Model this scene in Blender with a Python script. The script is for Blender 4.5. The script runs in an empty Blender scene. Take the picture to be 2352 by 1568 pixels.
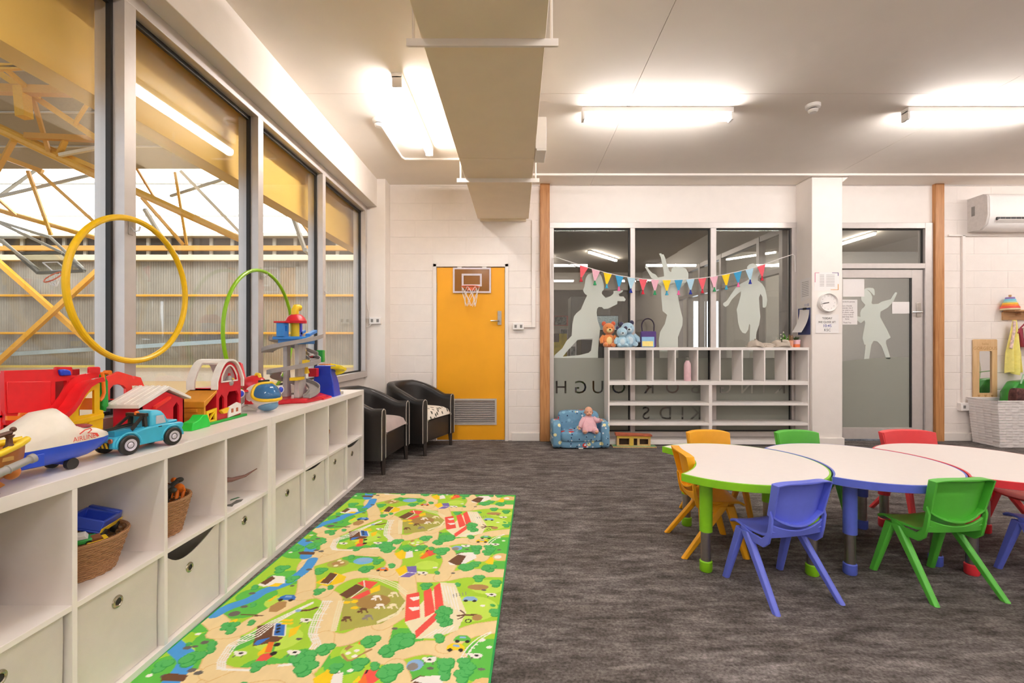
import bpy, bmesh, math, random
from mathutils import Vector, Matrix
from mathutils.geometry import tessellate_polygon
random.seed(11)
PI = math.pi
SC = bpy.context.scene
COL = SC.collection
# ---------------------------------------------------------------- camera, world, exposure
F, CX, CY, H = 1060.0, 1187.0, 790.0, 1.14        # focal length and principal point in px of the 2352x1568 frame, eye height
cam = bpy.data.cameras.new('camera')
cam.sensor_width = 36.0
cam.lens = F / 2352.0 * 36.0
cam.shift_x = (1176.0 - CX) / 2352.0
cam.shift_y = (CY - 784.0) / 2352.0
cam.clip_start = 0.05
cam_o = bpy.data.objects.new('camera', cam)
COL.objects.link(cam_o)
cam_o.location = (0, 0, H)
cam_o.rotation_euler = (PI / 2, 0, 0)
SC.camera = cam_o
world = bpy.data.worlds.new('daylight')
SC.world = world
world.use_nodes = True
world.node_tree.nodes['Background'].inputs[0].default_value = (0.80, 0.88, 1.0, 1)
world.node_tree.nodes['Background'].inputs[1].default_value = 1.0
SC.view_settings.view_transform = 'Standard'
SC.view_settings.look = 'None'
SC.view_settings.exposure = 1.15
SC.view_settings.gamma = 1.0
SC.view_settings.use_curve_mapping = False
SC.cycles.max_bounces = 10
SC.cycles.diffuse_bounces = 6
SC.cycles.glossy_bounces = 4
SC.cycles.transmission_bounces = 8
SC.cycles.transparent_max_bounces = 24
SC.cycles.sample_clamp_indirect = 6.0
SC.cycles.caustics_reflective = False
SC.cycles.caustics_refractive = False
TUBE_POWER = 34.0        # radiance of the room's tube lamps
SKYLIGHT_POWER = 3.0     # radiance of the hall's daylight sheets

# ---------------------------------------------------------------- where a photograph point lies on a known plane of the room
def onY(px, py, Y): return ((px - CX) * Y / F, H - (py - CY) * Y / F)          # -> X, Z
def onX(px, py, X):
    Y = X * F / (px - CX)
    return (Y, H - (py - CY) * Y / F)                                            # -> Y, Z
def onZ(px, py, Z=0.0):
    Y = (H - Z) * F / (py - CY)
    return ((px - CX) * Y / F, Y)                                                # -> X, Y
def pt(px, py, Y): return Vector(((px - CX) * Y / F, Y, H - (py - CY) * Y / F))

# ---------------------------------------------------------------- materials
def lin(c):
    if isinstance(c, str):
        c = tuple(int(c[i:i + 2], 16) / 255 for i in (0, 2, 4))
    return tuple(x / 12.92 if x <= 0.04045 else ((x + 0.055) / 1.055) ** 2.4 for x in c)
MATS = {}
def newmat(name):
    m = bpy.data.materials.new(name)
    m.use_nodes = True
    return m, m.node_tree.nodes, m.node_tree.links, m.node_tree.nodes['Principled BSDF']
def M(name, col, rough=0.5, metal=0.0, var=0.05, scale=30.0, bump=0.0, bscale=120.0, spec=0.5, alpha=1.0, sheen=0.0, stretch=None, trans=0.0, coat=0.0):
    if name in MATS: return MATS[name]
    m, N, L, B = newmat(name)
    c = lin(col)
    tc = N.new('ShaderNodeTexCoord')
    src = tc.outputs['Object']
    if stretch:
        mp = N.new('ShaderNodeMapping'); mp.inputs['Scale'].default_value = stretch
        L.new(src, mp.inputs[0]); src = mp.outputs[0]
    nz = N.new('ShaderNodeTexNoise'); nz.inputs['Scale'].default_value = scale; nz.inputs['Detail'].default_value = 3
    L.new(src, nz.inputs['Vector'])
    rp = N.new('ShaderNodeValToRGB')
    rp.color_ramp.elements[0].position = 0.3; rp.color_ramp.elements[1].position = 0.7
    rp.color_ramp.elements[0].color = tuple(max(0, x * (1 - var)) for x in c) + (1,)
    rp.color_ramp.elements[1].color = tuple(min(1, x * (1 + var)) for x in c) + (1,)
    L.new(nz.outputs['Fac'], rp.inputs['Fac'])
    L.new(rp.outputs['Color'], B.inputs['Base Color'])
    B.inputs['Roughness'].default_value = rough
    B.inputs['Metallic'].default_value = metal
    B.inputs['Specular IOR Level'].default_value = spec
    B.inputs['Alpha'].default_value = alpha
    B.inputs['Transmission Weight'].default_value = trans
    B.inputs['Coat Weight'].default_value = coat
    if sheen:
        B.inputs['Sheen Weight'].default_value = sheen; B.inputs['Sheen Roughness'].default_value = 0.6
    if bump:
        n2 = N.new('ShaderNodeTexNoise'); n2.inputs['Scale'].default_value = bscale; n2.inputs['Detail'].default_value = 4
        L.new(src, n2.inputs['Vector'])
        bp = N.new('ShaderNodeBump'); bp.inputs['Strength'].default_value = bump; bp.inputs['Distance'].default_value = 0.004
        L.new(n2.outputs['Fac'], bp.inputs['Height']); L.new(bp.outputs['Normal'], B.inputs['Normal'])
    MATS[name] = m
    return m
def emit_mat(name, col, strength):
    if name in MATS: return MATS[name]
    m, N, L, B = newmat(name)
    B.inputs['Base Color'].default_value = (0.8, 0.8, 0.8, 1)
    B.inputs['Emission Color'].default_value = lin(col) + (1,)
    B.inputs['Emission Strength'].default_value = strength
    MATS[name] = m
    return m
def glass_mat(name, tint=(0.97, 0.98, 0.97), f0=0.04, rough=0.0):
    if name in MATS: return MATS[name]
    m, N, L, B = newmat(name)
    N.remove(B)
    out = N['Material Output']
    tr = N.new('ShaderNodeBsdfTransparent'); tr.inputs[0].default_value = tint + (1,)
    gl = N.new('ShaderNodeBsdfGlossy'); gl.inputs['Roughness'].default_value = rough; gl.inputs[0].default_value = (1, 1, 1, 1)
    lw = N.new('ShaderNodeLayerWeight'); lw.inputs[0].default_value = 0.5
    pw = N.new('ShaderNodeMath'); pw.operation = 'POWER'; pw.inputs[1].default_value = 5
    ma = N.new('ShaderNodeMath'); ma.operation = 'MULTIPLY_ADD'; ma.inputs[1].default_value = 1 - f0; ma.inputs[2].default_value = f0
    L.new(lw.outputs['Facing'], pw.inputs[0]); L.new(pw.outputs[0], ma.inputs[0])
    mx = N.new('ShaderNodeMixShader')
    L.new(ma.outputs[0], mx.inputs[0]); L.new(tr.outputs[0], mx.inputs[1]); L.new(gl.outputs[0], mx.inputs[2])
    L.new(mx.outputs[0], out.inputs[0])
    MATS[name] = m
    return m
def film_mat(name, col, clear):
    if name in MATS: return MATS[name]
    m, N, L, B = newmat(name)
    N.remove(B)
    out = N['Material Output']
    c = lin(col) + (1,)
    tr = N.new('ShaderNodeBsdfTransparent'); tr.inputs[0].default_value = (0.93, 0.96, 0.94, 1)
    df = N.new('ShaderNodeBsdfDiffuse'); df.inputs[0].default_value = c
    tl = N.new('ShaderNodeBsdfTranslucent'); tl.inputs[0].default_value = c
    m1 = N.new('ShaderNodeMixShader'); m1.inputs[0].default_value = 0.28
    L.new(df.outputs[0], m1.inputs[1]); L.new(tl.outputs[0], m1.inputs[2])
    nz = N.new('ShaderNodeTexNoise'); nz.inputs['Scale'].default_value = 3.0
    mr = N.new('ShaderNodeMapRange'); mr.inputs[3].default_value = clear * 0.8; mr.inputs[4].default_value = clear * 1.2
    L.new(nz.outputs['Fac'], mr.inputs[0])
    m2 = N.new('ShaderNodeMixShader')
    L.new(mr.outputs[0], m2.inputs[0]); L.new(m1.outputs[0], m2.inputs[1]); L.new(tr.outputs[0], m2.inputs[2])
    L.new(m2.outputs[0], out.inputs[0])
    MATS[name] = m
    return m
def wood_mat(name, c1, c2, scale=6.0, axis=(8, 8, 0.6), rough=0.45):
    if name in MATS: return MATS[name]
    m, N, L, B = newmat(name)
    tc = N.new('ShaderNodeTexCoord'); mp = N.new('ShaderNodeMapping'); mp.inputs['Scale'].default_value = axis
    L.new(tc.outputs['Object'], mp.inputs[0])
    nz = N.new('ShaderNodeTexNoise'); nz.inputs['Scale'].default_value = scale; nz.inputs['Detail'].default_value = 6; nz.inputs['Distortion'].default_value = 0.6
    L.new(mp.outputs[0], nz.inputs['Vector'])
    rp = N.new('ShaderNodeValToRGB'); rp.color_ramp.elements[0].position = 0.32; rp.color_ramp.elements[1].position = 0.7
    rp.color_ramp.elements[0].color = lin(c1) + (1,); rp.color_ramp.elements[1].color = lin(c2) + (1,)
    L.new(nz.outputs['Fac'], rp.inputs['Fac']); L.new(rp.outputs['Color'], B.inputs['Base Color'])
    B.inputs['Roughness'].default_value = rough
    MATS[name] = m
    return m
def carpet_mat():
    m, N, L, B = newmat('carpet')
    tc = N.new('ShaderNodeTexCoord')
    mp = N.new('ShaderNodeMapping'); mp.inputs['Scale'].default_value = (1.6, 6.0, 1.0); L.new(tc.outputs['Object'], mp.inputs[0])
    n1 = N.new('ShaderNodeTexNoise'); n1.inputs['Scale'].default_value = 3.6; n1.inputs['Detail'].default_value = 8; n1.inputs['Roughness'].default_value = 0.72
    L.new(mp.outputs[0], n1.inputs['Vector'])
    n2 = N.new('ShaderNodeTexNoise'); n2.inputs['Scale'].default_value = 110; n2.inputs['Detail'].default_value = 4
    L.new(tc.outputs['Object'], n2.inputs['Vector'])
    n3 = N.new('ShaderNodeTexNoise'); n3.inputs['Scale'].default_value = 3.0; n3.inputs['Detail'].default_value = 5; n3.inputs['Roughness'].default_value = 0.7
    mp3 = N.new('ShaderNodeMapping'); mp3.inputs['Scale'].default_value = (0.8, 1.8, 1.0); L.new(tc.outputs['Object'], mp3.inputs[0]); L.new(mp3.outputs[0], n3.inputs['Vector'])
    r1 = N.new('ShaderNodeValToRGB'); cr = r1.color_ramp
    cr.elements[0].position = 0.34; cr.elements[0].color = lin('4a4643') + (1,)
    cr.elements[1].position = 0.68; cr.elements[1].color = lin('8a8482') + (1,)
    e = cr.elements.new(0.5); e.color = lin('686361') + (1,)
    L.new(n1.outputs['Fac'], r1.inputs['Fac'])
    r2 = N.new('ShaderNodeValToRGB'); r2.color_ramp.elements[0].position = 0.35; r2.color_ramp.elements[1].position = 0.65
    r2.color_ramp.elements[0].color = (0.66, 0.65, 0.63, 1); r2.color_ramp.elements[1].color = (1.25, 1.25, 1.25, 1)
    L.new(n2.outputs['Fac'], r2.inputs['Fac'])
    r3 = N.new('ShaderNodeValToRGB'); r3.color_ramp.elements[0].position = 0.35; r3.color_ramp.elements[1].position = 0.65
    r3.color_ramp.elements[0].color = (0.74, 0.72, 0.69, 1); r3.color_ramp.elements[1].color = (1.15, 1.15, 1.16, 1)
    L.new(n3.outputs['Fac'], r3.inputs['Fac'])
    mx = N.new('ShaderNodeMix'); mx.data_type = 'RGBA'; mx.blend_type = 'MULTIPLY'; mx.inputs[0].default_value = 1
    L.new(r1.outputs['Color'], mx.inputs[6]); L.new(r2.outputs['Color'], mx.inputs[7])
    my = N.new('ShaderNodeMix'); my.data_type = 'RGBA'; my.blend_type = 'MULTIPLY'; my.inputs[0].default_value = 1
    L.new(mx.outputs[2], my.inputs[6]); L.new(r3.outputs['Color'], my.inputs[7])
    L.new(my.outputs[2], B.inputs['Base Color'])
    bp = N.new('ShaderNodeBump'); bp.inputs['Strength'].default_value = 0.5; bp.inputs['Distance'].default_value = 0.004
    L.new(n2.outputs['Fac'], bp.inputs['Height']); L.new(bp.outputs['Normal'], B.inputs['Normal'])
    B.inputs['Roughness'].default_value = 0.95; B.inputs['Specular IOR Level'].default_value = 0.1
    MATS['carpet'] = m
    return m
def wicker_mat(name, c1, c2, su=90.0, sv=70.0):
    if name in MATS: return MATS[name]
    m, N, L, B = newmat(name)
    tc = N.new('ShaderNodeTexCoord')
    w = N.new('ShaderNodeTexWave'); w.wave_type = 'BANDS'; w.bands_direction = 'Z'; w.inputs['Scale'].default_value = sv; w.inputs['Distortion'].default_value = 1.5; w.inputs['Detail Scale'].default_value = 2
    L.new(tc.outputs['Object'], w.inputs['Vector'])
    rp = N.new('ShaderNodeValToRGB'); rp.color_ramp.elements[0].color = lin(c1) + (1,); rp.color_ramp.elements[1].color = lin(c2) + (1,)
    rp.color_ramp.elements[0].position = 0.2; rp.color_ramp.elements[1].position = 0.7
    L.new(w.outputs['Fac'], rp.inputs['Fac']); L.new(rp.outputs['Color'], B.inputs['Base Color'])
    bp = N.new('ShaderNodeBump'); bp.inputs['Strength'].default_value = 0.7; bp.inputs['Distance'].default_value = 0.003
    L.new(w.outputs['Fac'], bp.inputs['Height']); L.new(bp.outputs['Normal'], B.inputs['Normal'])
    B.inputs['Roughness'].default_value = 0.6
    MATS[name] = m
    return m

# ---------------------------------------------------------------- mesh builder
W = {}
class MB:
    def __init__(s): s.v = []; s.f = []; s.m = []; s.k = 0
    def mat(s, k): s.k = k; return s
    def add(s, vs, fs):
        b = len(s.v); s.v += [Vector(v) for v in vs]
        for f in fs: s.f.append([b + i for i in f]); s.m.append(s.k)
        return s
    def box(s, x0, x1, y0, y1, z0, z1):
        return s.add([(x0, y0, z0), (x1, y0, z0), (x1, y1, z0), (x0, y1, z0), (x0, y0, z1), (x1, y0, z1), (x1, y1, z1), (x0, y1, z1)],
                     [(0, 3, 2, 1), (4, 5, 6, 7), (0, 1, 5, 4), (1, 2, 6, 5), (2, 3, 7, 6), (3, 0, 4, 7)])
    def bar(s, p, q, w, t, up=(0, 0, 1)):
        p, q = Vector(p), Vector(q); d = (q - p).normalized(); u = Vector(up)
        if abs(d.dot(u)) > 0.98: u = Vector((1, 0, 0))
        a = d.cross(u).normalized() * w / 2; b = a.cross(d).normalized() * t / 2
        vs = [p - a - b, p + a - b, p + a + b, p - a + b, q - a - b, q + a - b, q + a + b, q - a + b]
        return s.add(vs, [(0, 3, 2, 1), (4, 5, 6, 7), (0, 1, 5, 4), (1, 2, 6, 5), (2, 3, 7, 6), (3, 0, 4, 7)])
    def ring_loft(s, rings, cap=True, closed=False):
        n = len(rings[0]); vs = [v for r in rings for v in r]; fs = []
        R = len(rings)
        for i in range(R if closed else R - 1):
            j = (i + 1) % R
            for k in range(n): fs.append((i * n + k, i * n + (k + 1) % n, j * n + (k + 1) % n, j * n + k))
        if cap and not closed: fs.append(tuple(range(n - 1, -1, -1))); fs.append(tuple((R - 1) * n + k for k in range(n)))
        return s.add(vs, fs)
    def cyl(s, p, q, r0, r1=None, n=16, cap=True):
        r1 = r0 if r1 is None else r1
        p, q = Vector(p), Vector(q); d = (q - p).normalized()
        u = Vector((0, 0, 1)) if abs(d.z) < 0.9 else Vector((1, 0, 0))
        a = d.cross(u).normalized(); b = d.cross(a).normalized()
        rs = [[c + (a * math.cos(2 * PI * k / n) + b * math.sin(2 * PI * k / n)) * r for k in range(n)] for c, r in ((p, r0), (q, r1))]
        return s.ring_loft(rs, cap)
    def tube(s, pts, r, n=8, closed=False):
        P = [Vector(p) for p in pts]; R = len(P); rs = []; a0 = None
        for i in range(R):
            if closed: d = P[(i + 1) % R] - P[i - 1]
            else: d = P[min(i + 1, R - 1)] - P[max(i - 1, 0)]
            d.normalize()
            if a0 is None:
                u = Vector((0, 0, 1)) if abs(d.z) < 0.9 else Vector((1, 0, 0)); a = d.cross(u).normalized()
            else:
                a = (a0 - d * a0.dot(d)).normalized()
            a0 = a; b = d.cross(a); rr = r[i] if isinstance(r, (list, tuple)) else r
            rs.append([P[i] + (a * math.cos(2 * PI * k / n) + b * math.sin(2 * PI * k / n)) * rr for k in range(n)])
        return s.ring_loft(rs, True, closed)
    def lathe(s, prof, c=(0, 0, 0), n=24, cap=True, sx=1.0, sy=1.0):
        c = Vector(c)
        rs = [[c + Vector((sx * r * math.cos(2 * PI * k / n), sy * r * math.sin(2 * PI * k / n), z)) for k in range(n)] for r, z in prof]
        return s.ring_loft(rs, cap)
    def ball(s, c, r, nu=16, nv=10, top=1.0):
        r = (r, r, r) if not isinstance(r, (list, tuple)) else r
        c = Vector(c); rs = []
        for j in range(nv + 1):
            t = -PI / 2 + PI * j / nv; t = max(min(t, PI / 2 - 0.02), -PI / 2 + 0.02)
            rs.append([c + Vector((r[0] * math.cos(t) * math.cos(2 * PI * k / nu), r[1] * math.cos(t) * math.sin(2 * PI * k / nu), r[2] * math.sin(t))) for k in range(nu)])
        return s.ring_loft(rs)
    def prism(s, poly, axis, a0, a1):
        def mk(u, v, a): return (a, u, v) if axis == 'x' else ((u, a, v) if axis == 'y' else (u, v, a))
        n = len(poly)
        vs = [mk(u, v, a0) for u, v in poly] + [mk(u, v, a1) for u, v in poly]
        fs = [tuple(range(n)), tuple(range(2 * n - 1, n - 1, -1))] + [(i, n + i, n + (i + 1) % n, (i + 1) % n) for i in range(n)]
        return s.add(vs, fs)
    def prismh(s, loops, axis, a0, a1):
        def mk(u, v, a): return (a, u, v) if axis == 'x' else ((u, a, v) if axis == 'y' else (u, v, a))
        flat = [p for l in loops for p in l]; n = len(flat)
        tris = tessellate_polygon([[Vector((u, v, 0)) for u, v in l] for l in loops])
        vs = [mk(u, v, a0) for u, v in flat] + [mk(u, v, a1) for u, v in flat]
        fs = [tuple(t) for t in tris] + [(n + t[2], n + t[1], n + t[0]) for t in tris]
        o = 0
        for l in loops:
            k = len(l)
            for i in range(k): fs.append((o + i, o + (i + 1) % k, n + o + (i + 1) % k, n + o + i))
            o += k
        return s.add(vs, fs)
    def grid(s, fn, nu, nv, t=0.0):
        """surface fn(u,v) in 0..1, with thickness t along -normal"""
        P = [[Vector(fn(i / nu, j / nv)) for i in range(nu + 1)] for j in range(nv + 1)]
        vs = [p for r in P for p in r]; w = nu + 1
        fs = [(j * w + i, j * w + i + 1, (j + 1) * w + i + 1, (j + 1) * w + i) for j in range(nv) for i in range(nu)]
        if t:
            Q = []
            for j in range(nv + 1):
                for i in range(nu + 1):
                    du = P[j][min(i + 1, nu)] - P[j][max(i - 1, 0)]; dv = P[min(j + 1, nv)][i] - P[max(j - 1, 0)][i]
                    nn = du.cross(dv)
                    nn = nn.normalized() if nn.length > 1e-9 else Vector((0, 0, 1))
                    Q.append(P[j][i] - nn * t)
            n = len(vs); vs += Q
            fs += [tuple(n + i for i in reversed(f)) for f in fs]
            e = [i for i in range(nu + 1)] + [j * w + nu for j in range(1, nv + 1)] + [nv * w + i for i in range(nu - 1, -1, -1)] + [j * w for j in range(nv - 1, 0, -1)]
            for a in range(len(e)): b = e[(a + 1) % len(e)]; fs.append((e[a], n + e[a], n + b, b))
        return s.add(vs, fs)
    def xf(s, mtx, start=0):
        for i in range(start, len(s.v)): s.v[i] = mtx @ s.v[i]
        return s
    def build(s, name, mats, parent=None, bevel=0.0, smooth=35, world=False, seg=2, subsurf=0, weld=False):
        if not isinstance(mats, (list, tuple)): mats = [mats]
        me = bpy.data.meshes.new(name)
        vs = s.v; loc = Vector((0, 0, 0))
        if parent is not None and world:
            inv = W[parent.name].inverted(); vs = [inv @ v for v in vs]
        if parent is None:
            xs = [v.x for v in vs]; ys = [v.y for v in vs]; zs = [v.z for v in vs]
            loc = Vector(((min(xs) + max(xs)) / 2, (min(ys) + max(ys)) / 2, min(zs)))
            vs = [v - loc for v in vs]
        me.from_pydata([tuple(v) for v in vs], [], s.f)
        for m in mats: me.materials.append(m)
        me.polygons.foreach_set('material_index', s.m)
        bm = bmesh.new(); bm.from_mesh(me)
        if weld: bmesh.ops.remove_doubles(bm, verts=bm.verts, dist=1e-5)
        bmesh.ops.recalc_face_normals(bm, faces=bm.faces)
        bm.to_mesh(me); bm.free()
        if smooth:
            me.shade_smooth(); me.set_sharp_from_angle(angle=math.radians(smooth))
        o = bpy.data.objects.new(name, me); COL.objects.link(o)
        o.location = loc
        if parent is not None:
            o.parent = parent; W[o.name] = W[parent.name].copy()
        else:
            W[o.name] = Matrix.Translation(loc)
        if bevel:
            b = o.modifiers.new('edge', 'BEVEL'); b.width = bevel; b.segments = seg; b.limit_method = 'ANGLE'; b.angle_limit = math.radians(40)
        if subsurf:
            b = o.modifiers.new('smooth', 'SUBSURF'); b.levels = subsurf; b.render_levels = subsurf
        return o
def thing(name, label, cat, loc=(0, 0, 0), rz=0.0, group=None, kind=None):
    o = bpy.data.objects.new(name, None); COL.objects.link(o)
    o.empty_display_size = 0.05
    o.location = loc; o.rotation_euler = (0, 0, rz)
    W[o.name] = Matrix.Translation(Vector(loc)) @ Matrix.Rotation(rz, 4, 'Z')
    return tag(o, label, cat, group, kind)
def tag(o, label=None, cat=None, group=None, kind=None):
    if label: o['label'] = label
    if cat: o['category'] = cat
    if group: o['group'] = group
    if kind: o['kind'] = kind
    return o
def struct(name, loc=(0, 0, 0), label=None):
    o = bpy.data.objects.new(name, None); COL.objects.link(o); o.location = loc; o.empty_display_size = 0.05
    W[o.name] = Matrix.Translation(Vector(loc))
    o['kind'] = 'structure'
    if label: o['label'] = label
    return o
def inst(src, parent, loc=(0, 0, 0), rz=0.0, name=None, scale=None, rot=None):
    o = src.copy(); COL.objects.link(o); o.parent = parent; o.location = loc
    o.rotation_euler = rot if rot else (0, 0, rz)
    if scale: o.scale = scale
    return o
def tree_copy(root, loc, rz, label, group=None):
    r = root.copy(); COL.objects.link(r); r.location = loc; r.rotation_euler = (0, 0, rz); r['label'] = label
    if group: r['group'] = group
    for ch in list(root.children):
        c = ch.copy(); COL.objects.link(c); c.parent = r
        for g in list(ch.children):
            d = g.copy(); COL.objects.link(d); d.parent = c
    return r
_textcache = {}
def text_mesh(txt):
    """outline of a line of text as (verts2d, faces); height of capitals is 1"""
    if txt in _textcache: return _textcache[txt]
    cu = bpy.data.curves.new('t', 'FONT'); cu.body = txt; cu.align_x = 'CENTER'; cu.resolution_u = 3
    o = bpy.data.objects.new('t', cu); COL.objects.link(o)
    dg = bpy.context.evaluated_depsgraph_get(); dg.update()
    me = bpy.data.meshes.new_from_object(o.evaluated_get(dg))
    vs = [(v.co.x / 0.729, v.co.y / 0.729) for v in me.vertices]; fs = [tuple(p.vertices) for p in me.polygons]
    es = {}
    for f in fs:
        for i in range(len(f)):
            k = tuple(sorted((f[i], f[(i + 1) % len(f)]))); es[k] = es.get(k, 0) + 1
    bpy.data.objects.remove(o); bpy.data.curves.remove(cu); bpy.data.meshes.remove(me)
    _textcache[txt] = (vs, fs, [e for e, n in es.items() if n == 1])
    return _textcache[txt]
def text_loops(txt):
    vs, fs, bd = text_mesh(txt)
    key = {}
    def kk(i): return (round(vs[i][0], 4), round(vs[i][1], 4))
    nb = {}
    for a, b in bd:
        nb.setdefault(kk(a), []).append(kk(b)); nb.setdefault(kk(b), []).append(kk(a))
    loops = []; seen = set()
    for st in list(nb):
        if st in seen: continue
        l = [st]; seen.add(st); cur = st
        while True:
            nx = [q for q in nb[cur] if q not in seen]
            if not nx: break
            cur = nx[0]; seen.add(cur); l.append(cur)
        if len(l) > 2: loops.append(l)
    return loops
def put_text(mb, txt, o, u, v, h):
    """flat lettering: centre-bottom at o, along unit vectors u (reading) and v (up), capital height h"""
    vs, fs, _ = text_mesh(txt); o, u, v = Vector(o), Vector(u), Vector(v)
    return mb.add([o + u * (a * h) + v * (b * h) for a, b in vs], fs)
# ================================================================ the room's shell
YB, ZC, XL, XR, YR = 5.45, 3.02, -1.74, 7.0, -3.5
m_wall = M('white paint', 'efe8e2', 0.65, var=0.015, scale=8, bump=0.12, bscale=90)
m_block = M('white painted block', 'eee6e0', 0.7, var=0.02, scale=10, bump=0.25, bscale=160)
m_ceil = M('ceiling paint', 'f0e8df', 0.8, var=0.012, scale=5, bump=0.06, bscale=60)
m_alu = M('pale anodised aluminium', 'c9c2be', 0.42, 0.35, var=0.03, scale=20)
m_gask = M('black rubber gasket', '23211f', 0.6)
m_glass = glass_mat('window glass')
m_wood = wood_mat('timber post', 'a9713f', 'c68f5b')
m_white = M('white laminate', 'ece6e1', 0.45, var=0.01)
m_duct = M('cream sheet metal', 'f3e4ca', 0.6, var=0.02, scale=6)
m_trim = M('white gloss trim', 'ece5df', 0.4, var=0.01)
m_black = M('black plastic', '1c1b1c', 0.45)
m_chrome = M('brushed steel', 'b9b4ae', 0.28, 1.0, var=0.06, scale=60)
m_wplas = M('white plastic', 'efebe8', 0.4, var=0.01)

# floor and ceiling
fl = MB().box(XL - 0.1, XR, YR, YB + 0.0, -0.05, 0).build('floor', carpet_mat(), smooth=0); tag(fl, kind='structure', label='charcoal carpet with streaky broadloom pattern')
ce = struct('ceiling', (0, 0, ZC))
MB().box(XL - 0.1, XR, YR, YB, ZC + 0.012, ZC + 0.1).build('ceiling_slab', m_ceil, ce, world=True, smooth=0)
xs = [XL - 0.1, 0.87, 3.53, 6.19, XR]; ys = [YR, -1.93, 0.77, 3.466, YB]
for i in range(4):
    for j in range(4):
        MB().box(xs[i] + .002, xs[i + 1] - .002, ys[j] + .002, ys[j + 1] - .002, ZC, ZC + 0.012).build('ceiling_panel', m_ceil, ce, world=True, smooth=0)
t = MB().box(0.16, XR, 5.085, 5.115, ZC - 0.022, ZC).build('trim_1', m_trim); tag(t, kind='structure', label='thin white batten across the ceiling')

# back wall: backing, blocks, plaster
wb = struct('wall_back', (0, YB, 0))
DX0, DX1, DZ = -0.985, -0.10, 2.085                    # yellow door opening
def wseg(x0, x1, z0, z1, y0=YB): MB().box(x0, x1, y0, YB + 0.15, z0, z1).build('wall_section', m_wall, wb, world=True, smooth=0)
wseg(-1.86, DX0, 0, ZC, YB + .004); wseg(DX0, DX1, DZ, ZC, YB + .004); wseg(DX1, 0.273, 0, ZC, YB + .004)
wseg(0.273, 0.39, 0, ZC); wseg(0.39, 3.316, 2.572, ZC); wseg(0.39, 3.316, 0, 0.03); wseg(3.316, 3.68, 0, ZC)
wseg(3.68, 4.905, 2.572, ZC); wseg(4.905, 5.01, 0, ZC); wseg(5.01, XR, 0, ZC, YB + .004)
def chamfer_block(w, h):
    c = 0.004; d = 0.0006; w2, h2 = w / 2, h / 2; mb = MB()
    r0 = [Vector((x, 0.006, z)) for x, z in ((-w2, -h2), (w2, -h2), (w2, h2), (-w2, h2))]
    r1 = [Vector((x, 0.002, z)) for x, z in ((-w2, -h2), (w2, -h2), (w2, h2), (-w2, h2))]
    r2 = [Vector((x, 0.0, z)) for x, z in ((-w2 + d, -h2 + c), (w2 - d, -h2 + c), (w2 - d, h2 - c), (-w2 + d, h2 - c))]
    return mb.ring_loft([r0, r1, r2])
_blk = {}
def block(x0, x1, z0, z1):
    key = (round(x1 - x0, 3), round(z1 - z0, 3)); cx, cz = (x0 + x1) / 2, (z0 + z1) / 2
    dy = random.uniform(-0.0008, 0.0008)
    if key not in _blk:
        o = chamfer_block(*key).build('block', m_block, wb, smooth=0); _blk[key] = o; o.location = (cx, dy, cz)
    else:
        inst(_blk[key], wb, (cx, dy, cz))
def block_field(x0, x1, holes=()):
    for r in range(16):
        z0, z1 = r * 0.2 + 0.002, min(r * 0.2 + 0.198, ZC)
        if z1 - z0 < 0.01: continue
        spans = [(x0, x1)]
        for hx0, hx1, hz in holes:
            if z0 < hz - 0.05:
                spans = [q for a, b in spans for q in ((a, min(b, hx0)), (max(a, hx1), b)) if q[1] - q[0] > 0.02]
        off = 0.2 if r % 2 else 0.0
        for a, b in spans:
            g = math.floor((a - off) / 0.4) * 0.4 + off
            while g < b:
                p, q = max(a, g + 0.0003), min(b, g + 0.3997)
                if q - p > 0.015: block(p, q, z0, z1)
                g += 0.4
block_field(-1.496, 0.273, [(DX0, DX1, DZ)])
block_field(5.01, XR)
for nm, x0, x1 in (('trim_2', 0.273, 0.386), ('trim_3', 4.905, 5.01)):
    o = MB().box(x0, x1, 5.405, YB + 0.01, 0, ZC).build(nm, m_wood, bevel=0.003); tag(o, kind='structure', label='timber post running floor to ceiling')
for nm, x0, x1 in (('baseboard_1', -0.06, 0.268), ('baseboard_2', 5.015, XR), ('baseboard_3', -1.49, DX0 - .01)):
    o = MB().box(x0, x1, 5.43, YB, 0, 0.095).build(nm, m_trim, bevel=0.004); tag(o, kind='structure')
# column with its skirting
co = struct('wall_column', (3.46, 5.3, 0), 'white square column against the back wall')
MB().box(3.294, 3.634, 5.15, YB + .02, 0, ZC).build('column_shaft', m_wall, co, world=True, bevel=0.006)
MB().prism([(3.634, ZC), (3.72, ZC), (3.634, ZC - 0.075)], 'y', 5.15, YB).build('column_haunch', m_wall, co, world=True)
MB().box(3.28, 3.648, 5.135, YB, 0, 0.095).build('column_skirting', m_trim, co, world=True, bevel=0.004)
# left wall
wl = struct('wall_left', (XL, 1, 0))
MB().box(XL - 0.12, XL, YR, 5.25, 0, 0.77).build('sill_wall', m_wall, wl, world=True, smooth=0)
MB().box(XL - 0.12, -1.59, YR, 5.25, 2.70, ZC).build('bulkhead', m_wall, wl, world=True, bevel=0.004)
MB().box(XL - 0.12, -1.496, 5.25, YB, 0, ZC).build('pilaster', m_wall, wl, world=True, bevel=0.004)
for nm, b in (('wall_right', (XR, XR + 0.12, YR, YB + .15, 0, ZC)), ('wall_rear', (XL - .12, XR + .12, YR - 0.12, YR, 0, ZC))):
    o = MB().box(*b).build(nm, m_wall, smooth=0); tag(o, kind='structure')

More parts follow.
